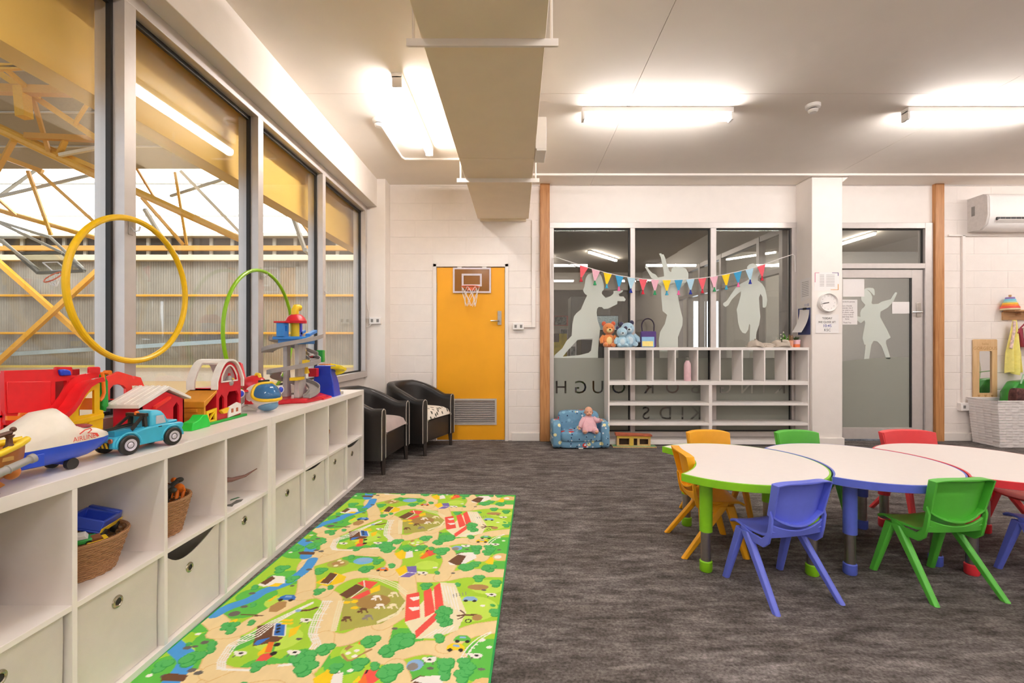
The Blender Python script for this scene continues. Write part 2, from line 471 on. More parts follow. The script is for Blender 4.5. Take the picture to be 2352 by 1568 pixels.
# window to the sports hall (left)
wn = struct('window_1', (XL, 1, 0.77), 'row of tall aluminium windows looking into the sports hall')
MUL = [-3.47, -2.19, -1.14, -0.09, 0.965, 2.03, 3.065, 4.075, 5.21]
MB().box(-1.80, -1.70, YR, 5.25, 0.77, 0.835).build('window_sill', m_alu, wn, world=True, bevel=0.003)
MB().box(-1.80, -1.70, YR, 5.25, 2.635, 2.70).build('window_head', m_alu, wn, world=True, bevel=0.003)
for y in MUL:
    mb = MB().box(-1.75, -1.70, y - 0.03, y + 0.03, 0.835, 2.635)
    mb.mat(1).box(-1.772, -1.75, y - 0.042, y + 0.042, 0.835, 2.635)
    mb.mat(0).box(-1.83, -1.778, y - 0.03, y + 0.03, 0.835, 2.635)
    mb.build('mullion', [m_alu, m_gask], wn, world=True)
for a, b in zip(MUL[:-1], MUL[1:]):
    MB().box(-1.778, -1.772, a + .02, b - .02, 0.825, 2.645).build('pane', m_glass, wn, world=True, smooth=0)
    mb = MB(); mb.box(-1.772, -1.755, a + .03, b - .03, 2.61, 2.64); mb.box(-1.772, -1.755, a + .03, b - .03, 0.83, 0.85)
    mb.build('gasket', m_gask, wn, world=True)

# yellow door with louvre, lever and hinge
m_yel = M('yellow door paint', 'efa70c', 0.5, var=0.05, scale=2.5)
dr = struct('door_1', (-0.54, YB, 0), 'yellow flush door with a louvred vent')
mb = MB(); mb.box(DX0, -0.946, 5.425, YB + .02, 0, DZ); mb.box(-0.139, DX1, 5.425, YB + .02, 0, DZ); mb.box(DX0, DX1, 5.425, YB + .02, 2.05, DZ)
mb.build('door_frame', m_trim, dr, world=True, bevel=0.003)
vx0, vx1, vz0, vz1 = -0.833, -0.237, 0.189, 0.497
mb = MB(); y0, y1 = 5.445, 5.485
mb.prismh([[(-0.942, .012), (-0.143, .012), (-0.143, 2.042), (-0.942, 2.042)], [(vx0 + .02, vz0 + .02), (vx1 - .02, vz0 + .02), (vx1 - .02, vz1 - .02), (vx0 + .02, vz1 - .02)]], 'y', y0, y1)
mb.build('door_leaf', m_yel, dr, world=True, smooth=0)
vent = MB().prismh([[(vx0, vz0), (vx1, vz0), (vx1, vz1), (vx0, vz1)], [(vx0 + .022, vz0 + .022), (vx1 - .022, vz0 + .022), (vx1 - .022, vz1 - .022), (vx0 + .022, vz1 - .022)]], 'y', 5.436, 5.446).build('vent_frame', m_alu, dr, world=True)
for i in range(12):
    z = vz0 + .035 + i * (vz1 - vz0 - .06) / 11.5
    MB().bar((vx0 + .02, 5.452, z), (vx1 - .02, 5.452, z), 0.028, 0.003, up=(0, -0.75, 1)).build('slat', m_alu, vent, world=True)
MB().box(vx0, vx1, 5.478, 5.484, vz0, vz1).build('vent_backing', m_black, vent, world=True)
hp = MB().box(*(onY(1143, 0, YB)[0], onY(1152, 0, YB)[0]), 5.438, 5.446, onY(0, 746, YB)[1], onY(0, 714, YB)[1]).build('handle', m_chrome, dr, world=True, bevel=.002)
hz = onY(0, 737, YB)[1]
mb = MB(); mb.cyl((-0.205, 5.44, hz), (-0.205, 5.39, hz), .011); mb.tube([(-0.205, 5.395, hz), (-0.25, 5.39, hz), (-0.305, 5.395, hz)], .009, 10)
mb.build('lever', m_chrome, hp, world=True)
MB().cyl((-0.205, 5.44, hz + .08), (-0.205, 5.428, hz + .08), .012).build('lock_cylinder', m_chrome, hp, world=True)
MB().box(-0.952, -0.94, 5.435, 5.447, 1.76, 1.86).build('hinge', m_chrome, dr, world=True)

# duct under the ceiling
du = thing('air_duct', 'cream sheet-metal air duct hung below the ceiling', 'air duct', (-0.16, 3, 2.605))
dys = [-2.6, -0.4, 2.25, 3.65, 4.11, 5.40]
for a, b in zip(dys[:-1], dys[1:]):
    MB().box(-0.458, 0.139, a + .002, b - .002, 2.605, 2.96).build('duct_section', m_duct, du, world=True, bevel=0.004)
MB().box(-0.43, 0.11, 5.40, 5.45, 2.585, 2.96).build('duct_collar', m_duct, du, world=True, bevel=0.004)
MB().box(-0.452, 0.133, -2.6, 5.39, 2.61, 2.955).build('duct_lining', m_duct, du, world=True)
for y in (0.2, 2.234, 4.10):
    h = MB().box(-0.53, 0.20, y - .02, y + .02, 2.588, 2.605).box(-0.53, 0.20, y - .022, y - .018, 2.57, 2.605).build('hanger_channel', m_trim, du, world=True)
    for x in (-0.50, 0.168): MB().cyl((x, y, 2.58), (x, y, ZC), .007, n=8).build('hanger_rod', m_trim, h, world=True)
jb = thing('junction_box', 'small white junction box on the side of the duct', 'junction box', (0.18, 3.6, 2.58))
MB().box(0.141, 0.222, 3.45, 3.72, 2.60, 2.84).build('box_body', m_wplas, jb, world=True, bevel=.004)
MB().box(0.150, 0.222, 3.446, 3.45, 2.585, 2.60).build('cover_lip', m_wplas, jb, world=True)

# tube lamps
m_tube = emit_mat('tube diffuser', 'fdf7f4', TUBE_POWER)
def tube_lamp(x0, y0, x1, y1, label):
    along = x1 - x0 > 0.5
    cx, cy = (x0 + x1) / 2, (y0 + y1) / 2
    t = thing('ceiling_lamp', label, 'ceiling light', (cx, cy, ZC - 0.10), 0 if along else PI / 2, 'tube lamps on the ceiling')
    L2 = 0.6
    MB().box(-L2, L2, -0.037, 0.037, 0.060, 0.10).build('housing', m_wplas, t, bevel=.004)
    MB().ring_loft([[Vector((x, 0.033 * math.sin(a), 0.038 - 0.034 * math.cos(a))) for a in [(-0.8 + k * .16) * PI for k in range(11)]] for x in (-L2 + .02, L2 - .02)]).build('diffuser', m_tube, t)
    for s in (-1, 1): MB().box(*sorted((s * (L2 - .02), s * L2)), -0.034, 0.034, 0.002, 0.075).build('end_cap', m_wplas, t, bevel=.004)
tube_lamp(-0.83, 3.18, -0.83, 4.40, 'glowing tube lamp between the duct and the hall windows')
tube_lamp(0.52, 3.69, 1.72, 3.69, 'glowing tube lamp over the open floor beside the duct')
tube_lamp(3.10, 3.69, 4.30, 3.69, 'glowing tube lamp cut by the right edge, above the tables')
tube_lamp(5.70, 3.69, 6.90, 3.69, 'tube lamp beyond the tables near the side wall')
tube_lamp(-0.83, -0.45, -0.83, 0.75, 'tube lamp by the windows behind the viewer')
tube_lamp(0.45, 0.3, 1.65, 0.3, 'tube lamp above the viewer, beside the duct')
tube_lamp(2.95, 0.3, 4.15, 0.3, 'tube lamp above the viewer, over the room centre')
tube_lamp(5.5, 0.3, 6.7, 0.3, 'tube lamp behind the viewer by the side wall')
tube_lamp(2.95, -2.3, 4.15, -2.3, 'tube lamp at the rear of the room centre')
tube_lamp(0.45, -2.3, 1.65, -2.3, 'tube lamp at the rear of the room beside the duct')
# ================================================================ back window with frosted film, glass door
YG = 5.475                                             # glass plane of the back wall
def bx(x0, x1, py0, py1, y0, y1, Y=YB): return (onY(x0, 0, Y)[0], onY(x1, 0, Y)[0], y0, y1, onY(0, py1, Y)[1], onY(0, py0, Y)[1])
w2 = struct('window_2', (1.85, YB, 0.03), 'aluminium window into the next room with frosted film')
mb = MB().box(0.386, 3.316, 5.43, 5.52, 2.505, 2.572); mb.box(0.386, 3.316, 5.43, 5.52, 0.03, 0.11)
mb.build('window_rail', m_alu, w2, world=True, bevel=.003)
for a, b in ((1262, 1272), (1447, 1458), (1631, 1644), (1817, 1832)):
    MB().box(*bx(a, b, 520, 1000, 5.432, 5.52)).build('mullion', m_alu, w2, world=True, bevel=.003)
PX = [(1272, 1447), (1458, 1631), (1644, 1817)]
for a, b in PX:
    x0, x1 = onY(a, 0, YB)[0], onY(b, 0, YB)[0]
    MB().box(x0 - .005, x1 + .005, YG, YG + .006, 0.1, 2.515).build('pane', m_glass, w2, world=True, smooth=0)
    mb = MB().box(x1 - .016, x1, YG - .012, YG, 0.11, 2.505); mb.box(x0, x1 - .016, YG - .012, YG, 2.49, 2.505); mb.box(x0, x1 - .016, YG - .012, YG, 0.11, 0.122)
    mb.build('gasket', m_gask, w2, world=True)
m_film = film_mat('frosted film', 'b0b2a8', 0.12)
m_sil = film_mat('frosted figure film', 'e6ebe4', 0.09)
def zpts(pts, ox, oy, sc): return [(ox + x / sc, oy + y / sc) for x, y in pts]
def flat(pts, Y=YB): return [onY(x, y, Y) for x, y in pts]
figs = [
 zpts([(480,440),(510,390),(570,365),(640,365),(680,400),(705,470),(722,540),(715,590),(690,610),(690,640),(740,692),(800,670),(835,640),(842,612),(832,602),(900,595),(965,592),(955,615),(905,640),(920,672),(970,672),(998,710),(985,735),(890,732),(890,770),(830,800),(770,830),(715,835),(690,810),(650,808),(630,830),(622,880),(635,980),(668,1080),(655,1200),(640,1390),(640,1466),(68,1466),(80,1430),(180,1340),(230,1250),(300,1180),(310,1030),(330,930),(360,890),(420,840),(440,790),(470,720),(500,660),(470,640),(445,595),(465,545)], 1260, 560, 5.6),
 zpts([(262,240),(290,236),(300,250),(322,250),(345,300),(365,380),(400,470),(425,490),(432,440),(470,412),(560,415),(620,440),(655,500),(655,580),(610,640),(565,690),(530,700),(515,800),(530,900),(550,1000),(580,1110),(575,1200),(540,1290),(515,1360),(520,1637),(270,1637),(258,1400),(275,1290),(340,1180),(370,1060),(310,1010),(300,900),(290,780),(292,680),(240,640),(240,600),(160,570),(120,500),(72,420),(95,400),(130,460),(170,500),(215,520),(250,560),(330,545),(320,450),(300,360),(285,290)], 1470, 540, 5.808),
 zpts([(1445,450),(1440,420),(1470,385),(1520,372),(1570,390),(1610,440),(1618,500),(1590,550),(1585,600),(1640,640),(1680,700),(1700,790),(1712,860),(1700,940),(1680,965),(1650,960),(1648,900),(1645,820),(1620,780),(1600,830),(1605,900),(1610,1000),(1620,1090),(1600,1200),(1570,1290),(1555,1400),(1560,1637),(1470,1637),(1478,1330),(1482,1200),(1470,1180),(1455,1260),(1420,1310),(1380,1300),(1345,1250),(1320,1160),(1310,1050),(1300,990),(1330,900),(1355,800),(1360,745),(1310,780),(1240,850),(1190,930),(1150,955),(1120,930),(1120,905),(1170,870),(1230,780),(1300,680),(1360,640),(1440,600),(1480,570),(1450,500)], 1470, 540, 5.808)]
hole1 = zpts([(250,1370),(370,1240),(400,1225),(570,1215),(565,1260),(550,1370),(520,1400),(400,1430),(185,1450)], 1260, 560, 5.6)
for i, f in enumerate(figs):
    loops = [flat(f)] + ([flat(hole1)] if i == 0 else [])
    o = MB().prismh(loops, 'y', YG - .0025, YG - .0012).build('frosted_figure', m_sil, w2, world=True, smooth=0)
    o['label'] = ['frosted silhouette of a throwing child', 'frosted silhouette of a jumping child', 'frosted silhouette of a running child'][i]
# frosted band with the mirrored lettering cut out of it
LET = [('K', 1795, 888), ('I', 1757, 888), ('N', 1718, 888), ('G', 1668, 888), ('B', 1600, 888), ('O', 1546, 888), ('R', 1493, 888), ('O', 1422, 888), ('U', 1374, 888), ('G', 1334, 888), ('H', 1289, 888),
       ('K', 1600, 948), ('I', 1569, 948), ('D', 1530, 948), ('S', 1485, 948)]
for a, b in PX:
    x0, z0 = onY(a, 985, YB); x1, z1 = onY(b, 822, YB)
    loops = [[(x0, 0.11), (x1, 0.11), (x1, z1), (x0, z1)]]
    for ch, lx, ly in LET:
        if a + 4 < lx < b - 4:
            cx, cz = onY(lx, ly, YB); h = 0.158
            for l in text_loops(ch):
                q = [(cx - u * h, cz + (v - 0.5) * h) for u, v in l]
                if min(p[0] for p in q) > x0 + .003 and max(p[0] for p in q) < x1 - .003: loops.append(q)
    MB().prismh(loops, 'y', YG - .0025, YG - .0012).build('frosted_band', m_film, w2, world=True, smooth=0)
# low ledge trim under the window
o = MB().box(0.39, 3.29, 5.40, YB + .01, 0, 0.05).build('baseboard_4', m_trim, bevel=.004); tag(o, kind='structure')

d2 = struct('door_2', (4.3, YB, 0), 'aluminium framed glass door with frosted girl figure and transom')
def dbox(nm, a, b, c, d, y0, y1, m=None, par=None): return MB().box(*bx(a, b, c, d, y0, y1)).build(nm, m or m_alu, par or d2, world=True, bevel=.003)
dbox('door_jamb', 2122, 2140, 512, 1012, 5.43, 5.53); dbox('door_jamb', 1902, 1916, 512, 1012, 5.43, 5.53)
dbox('transom_bar', 1916, 2122, 605, 617, 5.43, 5.53); dbox('door_head', 1916, 2122, 512, 525, 5.43, 5.53)
dbox('transom_pane', 1916, 2122, 523, 606, YG, YG + .006, m_glass)
dbox('gasket', 2118, 2122, 525, 605, YG - .012, YG, m_gask); dbox('gasket', 1916, 2118, 525, 528, YG - .012, YG, m_gask)
dbox('door_stile', 2096, 2121, 619, 1008, 5.455, 5.50); dbox('door_stile', 1917, 1936, 619, 1008, 5.455, 5.50)
dbox('door_rail', 1936, 2096, 619, 638, 5.455, 5.50); dbox('door_rail', 1936, 2096, 982, 1008, 5.455, 5.50)
dbox('door_pane', 1934, 2098, 636, 984, YG, YG + .006, m_glass)
dbox('gasket', 2092, 2096, 638, 982, 5.462, YG, m_gask)
g = zpts([(1145,520),(1180,485),(1240,470),(1320,475),(1345,500),(1352,560),(1350,600),(1335,610),(1290,560),(1250,520),(1210,505),(1225,515),(1280,570),(1310,640),(1300,720),(1290,740),(1310,770),(1420,760),(1480,720),(1640,680),(1720,550),(1760,560),(1690,720),(1590,830),(1460,900),(1450,1000),(1520,1130),(1580,1240),(1640,1370),(1560,1420),(1555,1470),(1640,1760),(1560,1760),(1475,1520),(1400,1440),(1330,1430),(1290,1500),(1250,1760),(1160,1760),(1190,1500),(1165,1500),(1130,1380),(1165,1200),(1180,1100),(1165,1060),(1100,1110),(1020,1050),(1020,980),(1095,1000),(1090,920),(1110,860),(1160,820),(1180,780),(1110,700),(1105,640),(1140,600)], 1840, 600, 7.84)
o = MB().prismh([flat(g)], 'y', YG - .0025, YG - .0012).build('frosted_figure', m_sil, d2, world=True, smooth=0); o['label'] = 'frosted silhouette of a girl with raised arm'
fb = [(1936, 982), (2096, 982), (2096, 822), (2070, 820), (2020, 822), (1970, 826), (1936, 830)]
MB().prismh([flat(fb)], 'y', YG - .0025, YG - .0012).build('frosted_band', m_film, d2, world=True, smooth=0)
hp = dbox('handle', 2105, 2115, 695, 728, 5.445, 5.456, m_chrome)
x, z = onY(2110, 717, YB)
mb = MB().cyl((x, 5.45, z), (x, 5.40, z), .011); mb.tube([(x, 5.405, z), (x - .05, 5.40, z), (x - .115, 5.405, z)], .009, 10); mb.build('lever', m_chrome, hp, world=True)

# ================================================================ the rooms beyond the back wall
m_cold = M('next room paint', 'd9d2c8', 0.7, var=0.02)
m_dim = M('next room ceiling', 'b9b0a4', 0.85, var=0.03, scale=12)
m_cab = M('grey laminate', '8d8a84', 0.5)
nx = struct('wall_next_room', (1, 9, 0), 'pale walls of the neighbouring room')
MB().box(-1.9, 8.5, 14.3, 14.45, 0, 3.0).build('far_wall', m_cold, nx, world=True, smooth=0)
MB().box(-1.89, -1.78, 5.62, 14.3, 0, 3.0).build('side_wall', m_cold, nx, world=True, smooth=0)
MB().box(8.4, 8.5, 5.62, 9.3, 0, 3.0).build('end_wall', m_cold, nx, world=True, smooth=0)
MB().box(3.24, 3.32, 5.62, 9.3, 2.57, 3.0).build('partition_head', m_cold, nx, world=True, smooth=0)
MB().box(3.26, 8.4, 9.3, 9.4, 0, 3.0).build('cross_wall', m_cold, nx, world=True, smooth=0)
MB().box(3.26, 3.36, 9.4, 14.3, 0, 3.0).build('passage_wall', m_cold, nx, world=True, smooth=0); MB().box(-1.78, 3.26, 12.0, 12.25, 2.55, 3.0).build('ceiling_drop', m_cold, nx, world=True, smooth=0)
o = MB().box(-1.9, 8.5, 5.62, 14.4, -0.05, 0).build('floor_next_room', MATS['carpet'], smooth=0); tag(o, kind='structure')
o = MB().box(-1.9, 8.5, 5.62, 14.4, 3.0, 3.1).build('ceiling_next_room', m_dim, smooth=0); tag(o, kind='structure')
w3 = struct('window_3', (3.28, 7.4, 0), 'glazed aluminium partition in the next room')
MB().box(3.24, 3.32, 5.62, 9.3, 2.50, 2.57).build('partition_rail', m_alu, w3, world=True); MB().box(3.24, 3.32, 5.62, 9.3, 2.02, 2.08).build('partition_rail', m_alu, w3, world=True)
MB().box(3.24, 3.32, 5.62, 9.3, 0.0, 0.1).build('partition_rail', m_alu, w3, world=True)
for y in (5.66, 6.2, 7.35, 8.2, 8.75, 9.26):
    MB().box(3.235, 3.325, y - .035, y + .035, 0, 2.57).build('partition_mullion', m_alu, w3, world=True)
for a, b in ((5.69, 6.17), (6.23, 7.32), (7.38, 8.17), (8.23, 8.72)):
    MB().box(3.277, 3.283, a, b, 0.1, 2.50).build('partition_pane', m_glass, w3, world=True, smooth=0)
m_tube2 = emit_mat('dim tube diffuser', 'fff4e8', 24.0)
def far_lamp(x, y, rz, label, w=0.6, z=2.94):
    t = thing('ceiling_lamp', label, 'ceiling light', (x, y, z), rz, 'tube lamps in the next room')
    MB().box(-w, w, -.03, .03, 0.035, .06).build('housing', m_wplas, t)
    MB().box(-w + .01, w - .01, -.025, .025, 0, .036).build('diffuser', m_tube2, t, bevel=.008)
far_lamp(1.80, 9.6, 0.9, 'slanting tube lamp seen through the first window pane')
far_lamp(0.6, 10.2, PI / 2, 'tube lamp deep in the next room behind the throwing figure')
far_lamp(4.6, 7.2, PI / 2, 'tube lamp behind the glazed partition over the running figure')
far_lamp(5.9, 8.2, PI / 2, 'tube lamp beyond the glass door transom')
w4 = struct('window_4', (3.9, 9.28, 0), 'bright daylit window at the end of the glazed side room')
MB().box(3.55, 4.05, 9.285, 9.298, .75, 2.0).build('pane', emit_mat('daylit pane', 'e6eefc', 2.2), w4, world=True, smooth=0)
for a, b, c, d in ((3.5, 3.55, .7, 2.05), (4.05, 4.1, .7, 2.05), (3.55, 4.05, .7, .75), (3.55, 4.05, 2.0, 2.05), (3.78, 3.82, .75, 2.0)): MB().box(a, b, 9.27, 9.3, c, d).build('window_bar', m_alu, w4, world=True)
# things standing in the next room
m_dark = M('dark metal', '3d3b39', 0.4, 0.4)
cp = thing('tall_cupboard', 'grey tall cupboard with double doors behind the jumping figure', 'cupboard', (2.0, 9.6, 0))
MB().box(-0.9, -.1, -0.25, 0.3, 0, 2.1).build('cupboard_body', m_cab, cp, bevel=.004)
for x in (-0.89, -.495): 
    d = MB().box(x, x + .385, -0.275, -0.252, .06, 2.06).build('cupboard_door', m_cab, cp, bevel=.003)
    MB().cyl((x + (.35 if x < -.6 else .03), -.29, 1.0), (x + (.35 if x < -.6 else .03), -.29, 1.2), .008, n=8).build('cupboard_handle', m_chrome, d)
ct = thing('service_counter', 'long grey counter beyond the window, behind the running figure', 'counter', (2.55, 7.6, 0))
MB().box(-0.45, 0.6, -0.4, 0.4, 0, 1.05).build('counter_body', m_cab, ct, bevel=.004); MB().box(-0.5, 0.65, -0.45, 0.45, 1.05, 1.09).build('counter_top', m_cold, ct, bevel=.004)
mon = thing('screen', 'small tilted monitor behind the window near the plush toys', 'monitor', (*onY(1395, 740, 6.6)[:1], 6.6, 1.2))
MB().box(-.16, .16, -.012, .012, 0.13, 0.35).build('bezel', m_black, mon, bevel=.004); MB().box(-.15, .15, -.014, -.0121, .14, .34).build('display', M('blue grey display', 'a9c0c8', 0.3, var=.3, scale=60), mon)
MB().box(-.02, .02, 0, .03, 0, .14).build('stand', m_black, mon)
MB().box(-.4, .5, -.2, .25, -1.2, 0).build('desk', m_dark, mon, bevel=.004)
# pictures on the far wall, poster stand
def far_pic(name, px0, px1, py0, py1, Y, cols, label, cat):
    x0, z1 = onY(px0, py0, Y); x1, z0 = onY(px1, py1, Y)
    t = thing(name, label, cat, ((x0 + x1) / 2, Y, z0))
    MB().box(x0, x1, Y - .015, Y, z0, z1).build('board', cols[0], t, world=True)
    for k, (a, b, c, d) in enumerate(cols[1]):
        MB().box(x0 + (x1 - x0) * a, x0 + (x1 - x0) * b, Y - .018, Y - .0152, z0 + (z1 - z0) * c, z0 + (z1 - z0) * d).build('print', cols[2][k], t, world=True)
m_pink = M('coral print', 'd98f86', 0.5); m_photo = M('grey photo print', '8f8e8b', 0.5, var=.7, scale=18); m_photo2 = M('street photo print', '6d6f6c', .5, var=.6, scale=25); m_paper = M('white paper', 'eeeae8', 0.7, var=.01)
far_pic('wall_picture', 1272, 1330, 725, 748, 14.28, (m_pink, [(.02, .5, .08, .92)], [m_photo]), 'coral banner with a grey photo in the next room', 'picture')
far_pic('wall_picture', 1286, 1322, 754, 775, 14.28, (m_paper, [(.05, .45, .1, .9), (.5, .98, .1, .9)], [m_photo2, m_photo]), 'two small photos on white board under the coral banner', 'picture')
far_pic('wall_picture', 1310, 1372, 773, 830, 9.0, (m_paper, [(.22, .97, .05, .85), (.02, .18, .1, .6)], [m_photo2, m_photo]), 'dark street photo seen between the throwing figure\'s legs', 'picture')
far_pic('poster', 1262, 1302, 766, 835, 8.0, (M('mustard print', 'c7b237', .6, var=.35, scale=9), [(0, .55, .72, 1.0)], [M('brown print', '6b5a4a', .6)]), 'mustard yellow poster at the window\'s timber edge', 'poster')

# ================================================================ sports hall behind the left windows
YH = 14.3
m_corr = M('galvanised sheet', 'a39d92', 0.5, 0.25, var=0.12, scale=2.0)
m_hy = M('yellow steel paint', 'd9a23c', 0.5, var=0.06); m_ho = M('ochre steel paint', 'c78f3f', .5); m_hc = M('cream pipe paint', 'd6c8ac', .5); m_hg = M('grey steel', 'b3b1a6', .5)
m_roof = M('roof lining', '9a8f7e', 0.8, var=.05)
hall = struct('wall_hall', (-9, YH, 0), 'corrugated end wall of the sports hall')
HX0 = -19.0
n = int((-1.9 - HX0) / 0.019)
vs = []; fs = []
for i in range(n + 1):
    x = HX0 + i * 0.019; y = YH - 0.016 * math.sin(2 * PI * i / 4)
    vs += [(x, y, 0.46), (x, y, 3.72)]
    if i: fs.append((2 * i - 2, 2 * i, 2 * i + 1, 2 * i - 1))
MB().add(vs, fs).build('corrugated_sheet', m_corr, hall, world=True, smooth=80)
MB().box(HX0, -1.9, YH + .03, YH + .1, 0, 4.6).build('wall_lining', M('dark lining', '5d5850', .8), hall, world=True)
MB().box(HX0, -1.9, YH - .06, YH + .03, 0, 0.42).build('dado_panel', M('white dado', 'dcd5cb', .6), hall, world=True)
MB().box(HX0, -1.9, YH - .12, YH + .03, 0.42, 0.49).build('dado_rail', M('pale yellow rail', 'e3d27a', .5), hall, world=True)
for py, h, m, y, nm in ((679, .07, m_hy, .10, 'girt'), (765, .07, m_hy, .10, 'girt'), (594, .17, m_hc, .22, 'cross_pipe'), (571.5, .15, m_ho, .16, 'eave_beam')):
    z = onY(0, py, YH)[1]
    MB().box(HX0, -1.9, YH - y, YH - .03, z - h / 2, z + h / 2).build(nm, m, hall, world=True, bevel=.01)
for i in range(26):
    x = -18.6 + i * 0.65
    MB().box(x, x + .1, YH - .04, YH + .02, 3.7, 4.45).build('stud', m_hg, hall, world=True)
MB().box(HX0, -1.9, YH - .3, YH + .1, 4.42, 4.52).build('wall_plate', m_hg, hall, world=True)
MB().bar((-16.4, YH - .2, .78), (-8.3, YH - .2, 1.26), .1, .12).build('sloping_rail', M('pale blue rail', 'a9bcc6', .5), hall, world=True)
o = MB().box(HX0, -1.9, -4, YH, -0.05, 0).build('floor_hall', wood_mat('hall floor', 'a98f66', 'b79d74', axis=(.6, 8, 8))); tag(o, kind='structure')
o = MB().box(HX0 - .1, HX0, -4, YH, 0, 7).build('wall_hall_side', m_corr); tag(o, kind='structure')
# roof: slopes up towards the viewer; daylight sheets over the end bay
def roofz(y): return 4.55 + (YH - y) * 0.27
rf = struct('roof_hall', (-9, 10, 5), 'grey lined roof of the sports hall with daylight sheets')
m_sky = emit_mat('daylight sheet', 'ffffff', SKYLIGHT_POWER)
ya, yb = 11.2, YH
k = 0
for i in range(7):
    x0 = HX0 + i * 2.45
    MB().add([(x0 + .02, ya, roofz(ya)), (x0 + 2.43, ya, roofz(ya)), (x0 + 2.43, yb, roofz(yb)), (x0 + .02, yb, roofz(yb)),
              (x0 + .02, ya, roofz(ya) + .03), (x0 + 2.43, ya, roofz(ya) + .03), (x0 + 2.43, yb, roofz(yb) + .03), (x0 + .02, yb, roofz(yb) + .03)],
             [(0, 1, 2, 3), (7, 6, 5, 4), (0, 4, 5, 1), (1, 5, 6, 2), (2, 6, 7, 3), (3, 7, 4, 0)]).build('daylight_sheet', m_sky, rf, world=True, smooth=0)
MB().prism([(ya, roofz(ya)), (2, roofz(2)), (2, roofz(2) + .1), (ya, roofz(ya) + .1)], 'x', HX0, -1.9).build('roof_lining', m_roof, rf, world=True)
MB().prism([(2, roofz(2)), (-4, roofz(2) - 1.6), (-4, roofz(2) - 1.5), (2, roofz(2) + .1)], 'x', HX0, -1.9).build('roof_lining', m_roof, rf, world=True)
for y in (11.7, 13.2): MB().box(HX0, -1.9, y - .025, y + .025, roofz(y) - .06, roofz(y) - .005).build('purlin', m_hg, rf, world=True)
for y in (5.2, 6.8, 8.4, 9.4, 10.4): MB().box(HX0, -1.9, y - .02, y + .02, roofz(y) - .03, roofz(y) + .0).build('lining_batten', M('pale batten', 'bdb4a4', .7), rf, world=True)
# yellow fascia beam right outside the windows
fb = MB().box(-2.0, -1.9, -4, YH - .4, 2.27, 3.3).box(-2.01, -1.892, -4, YH - .4, 2.255, 2.275).build('wall_hall_fascia', M('warm yellow fascia', 'ffcf6b', .6, var=.03, scale=2)); tag(fb, kind='structure', label='yellow fascia beam outside the windows')
MB  # roof trusses and braces, each its own steel member
tr = thing('roof_truss', 'yellow steel roof truss and braces inside the sports hall', 'roof truss', (-9, 10, 4))
def member(a, b, Ya, Yb, w, m, nm='truss_member', round_=False):
    p, q = pt(a[0], a[1], Ya), pt(b[0], b[1], Yb)
    mb = MB()
    (mb.cyl(p, q, w / 2, n=10) if round_ else mb.bar(p, q, w, w))
    return mb.build(nm, m, tr, world=True)
member((-60, 203), (262, 214), 8.0, 8.0, .14, m_ho); member((-60, 266), (262, 403), 9.0, 9.0, .08, m_hy)
member((-60, 268), (262, 420), 8.6, 9.2, .19, m_hy, 'truss_chord', True); member((300, 434), (580, 562), 9.2, 10.2, .15, m_hy, 'truss_chord', True)
member((-40, 343), (98, 394), 9.5, 9.8, .09, m_hy); member((-60, 466), (262, 558), 11.0, 11.6, .12, m_hy, 'truss_chord', True)
member((60, 312), (268, 322), 8.6, 8.6, .10, m_ho); member((50, 200), (56, 270), 8.0, 8.0, .16, m_hy)
member((-60, 128), (270, 350), 8.1, 8.5, .10, m_hy); member((-10, 150), (100, 155), 7.6, 7.6, .06, m_hy); member((-20, 160), (110, 150), 7.6, 7.6, .06, m_hy); member((15, 160), (90, 225), 7.6, 8.2, .06, m_hy)
member((32, 322), (-20, 415), 8.7, 9.6, .08, m_hy); member((75, 222), (112, 348), 8.3, 8.8, .06, m_ho); member((150, 322), (135, 356), 8.6, 8.9, .08, m_hy)
member((137, 356), (275, 330), 8.8, 8.8, .06, m_hc); member((215, 216), (172, 284), 8.0, 8.3, .05, m_hy)
for a, b, w, m in (((64, 392), (117, 539), .07, m_hy), ((86, 392), (250, 540), .08, m_hy), ((-20, 464), (80, 392), .07, m_hg), ((-10, 453), (232, 396), .07, m_hg), ((414, 392), (562, 545), .07, m_hc),
                   ((402, 395), (429, 562), .06, m_hy), ((548, 400), (392, 450), .06, m_hg), ((314, 387), (354, 453), .05, m_ho), ((325, 453), (421, 562), .07, m_hy), ((332, 480), (383, 564), .08, m_hg), ((383, 564), (408, 590), .08, m_hg),
                   ((658, 455), (700, 573), .09, m_hg), ((700, 573), (722, 592), .09, m_hg), ((668, 475), (732, 565), .06, m_hy), ((-10, 452), (35, 492), .06, m_hy)):
    member(a, b, 9.8, 10.5, w * .8, m, 'truss_web')
member((-30, 578), (262, 836), YH - .3, YH - .3, .13, m_hy, 'cross_brace'); member((-30, 855), (262, 587), YH - .45, YH - .45, .13, m_hy, 'cross_brace')
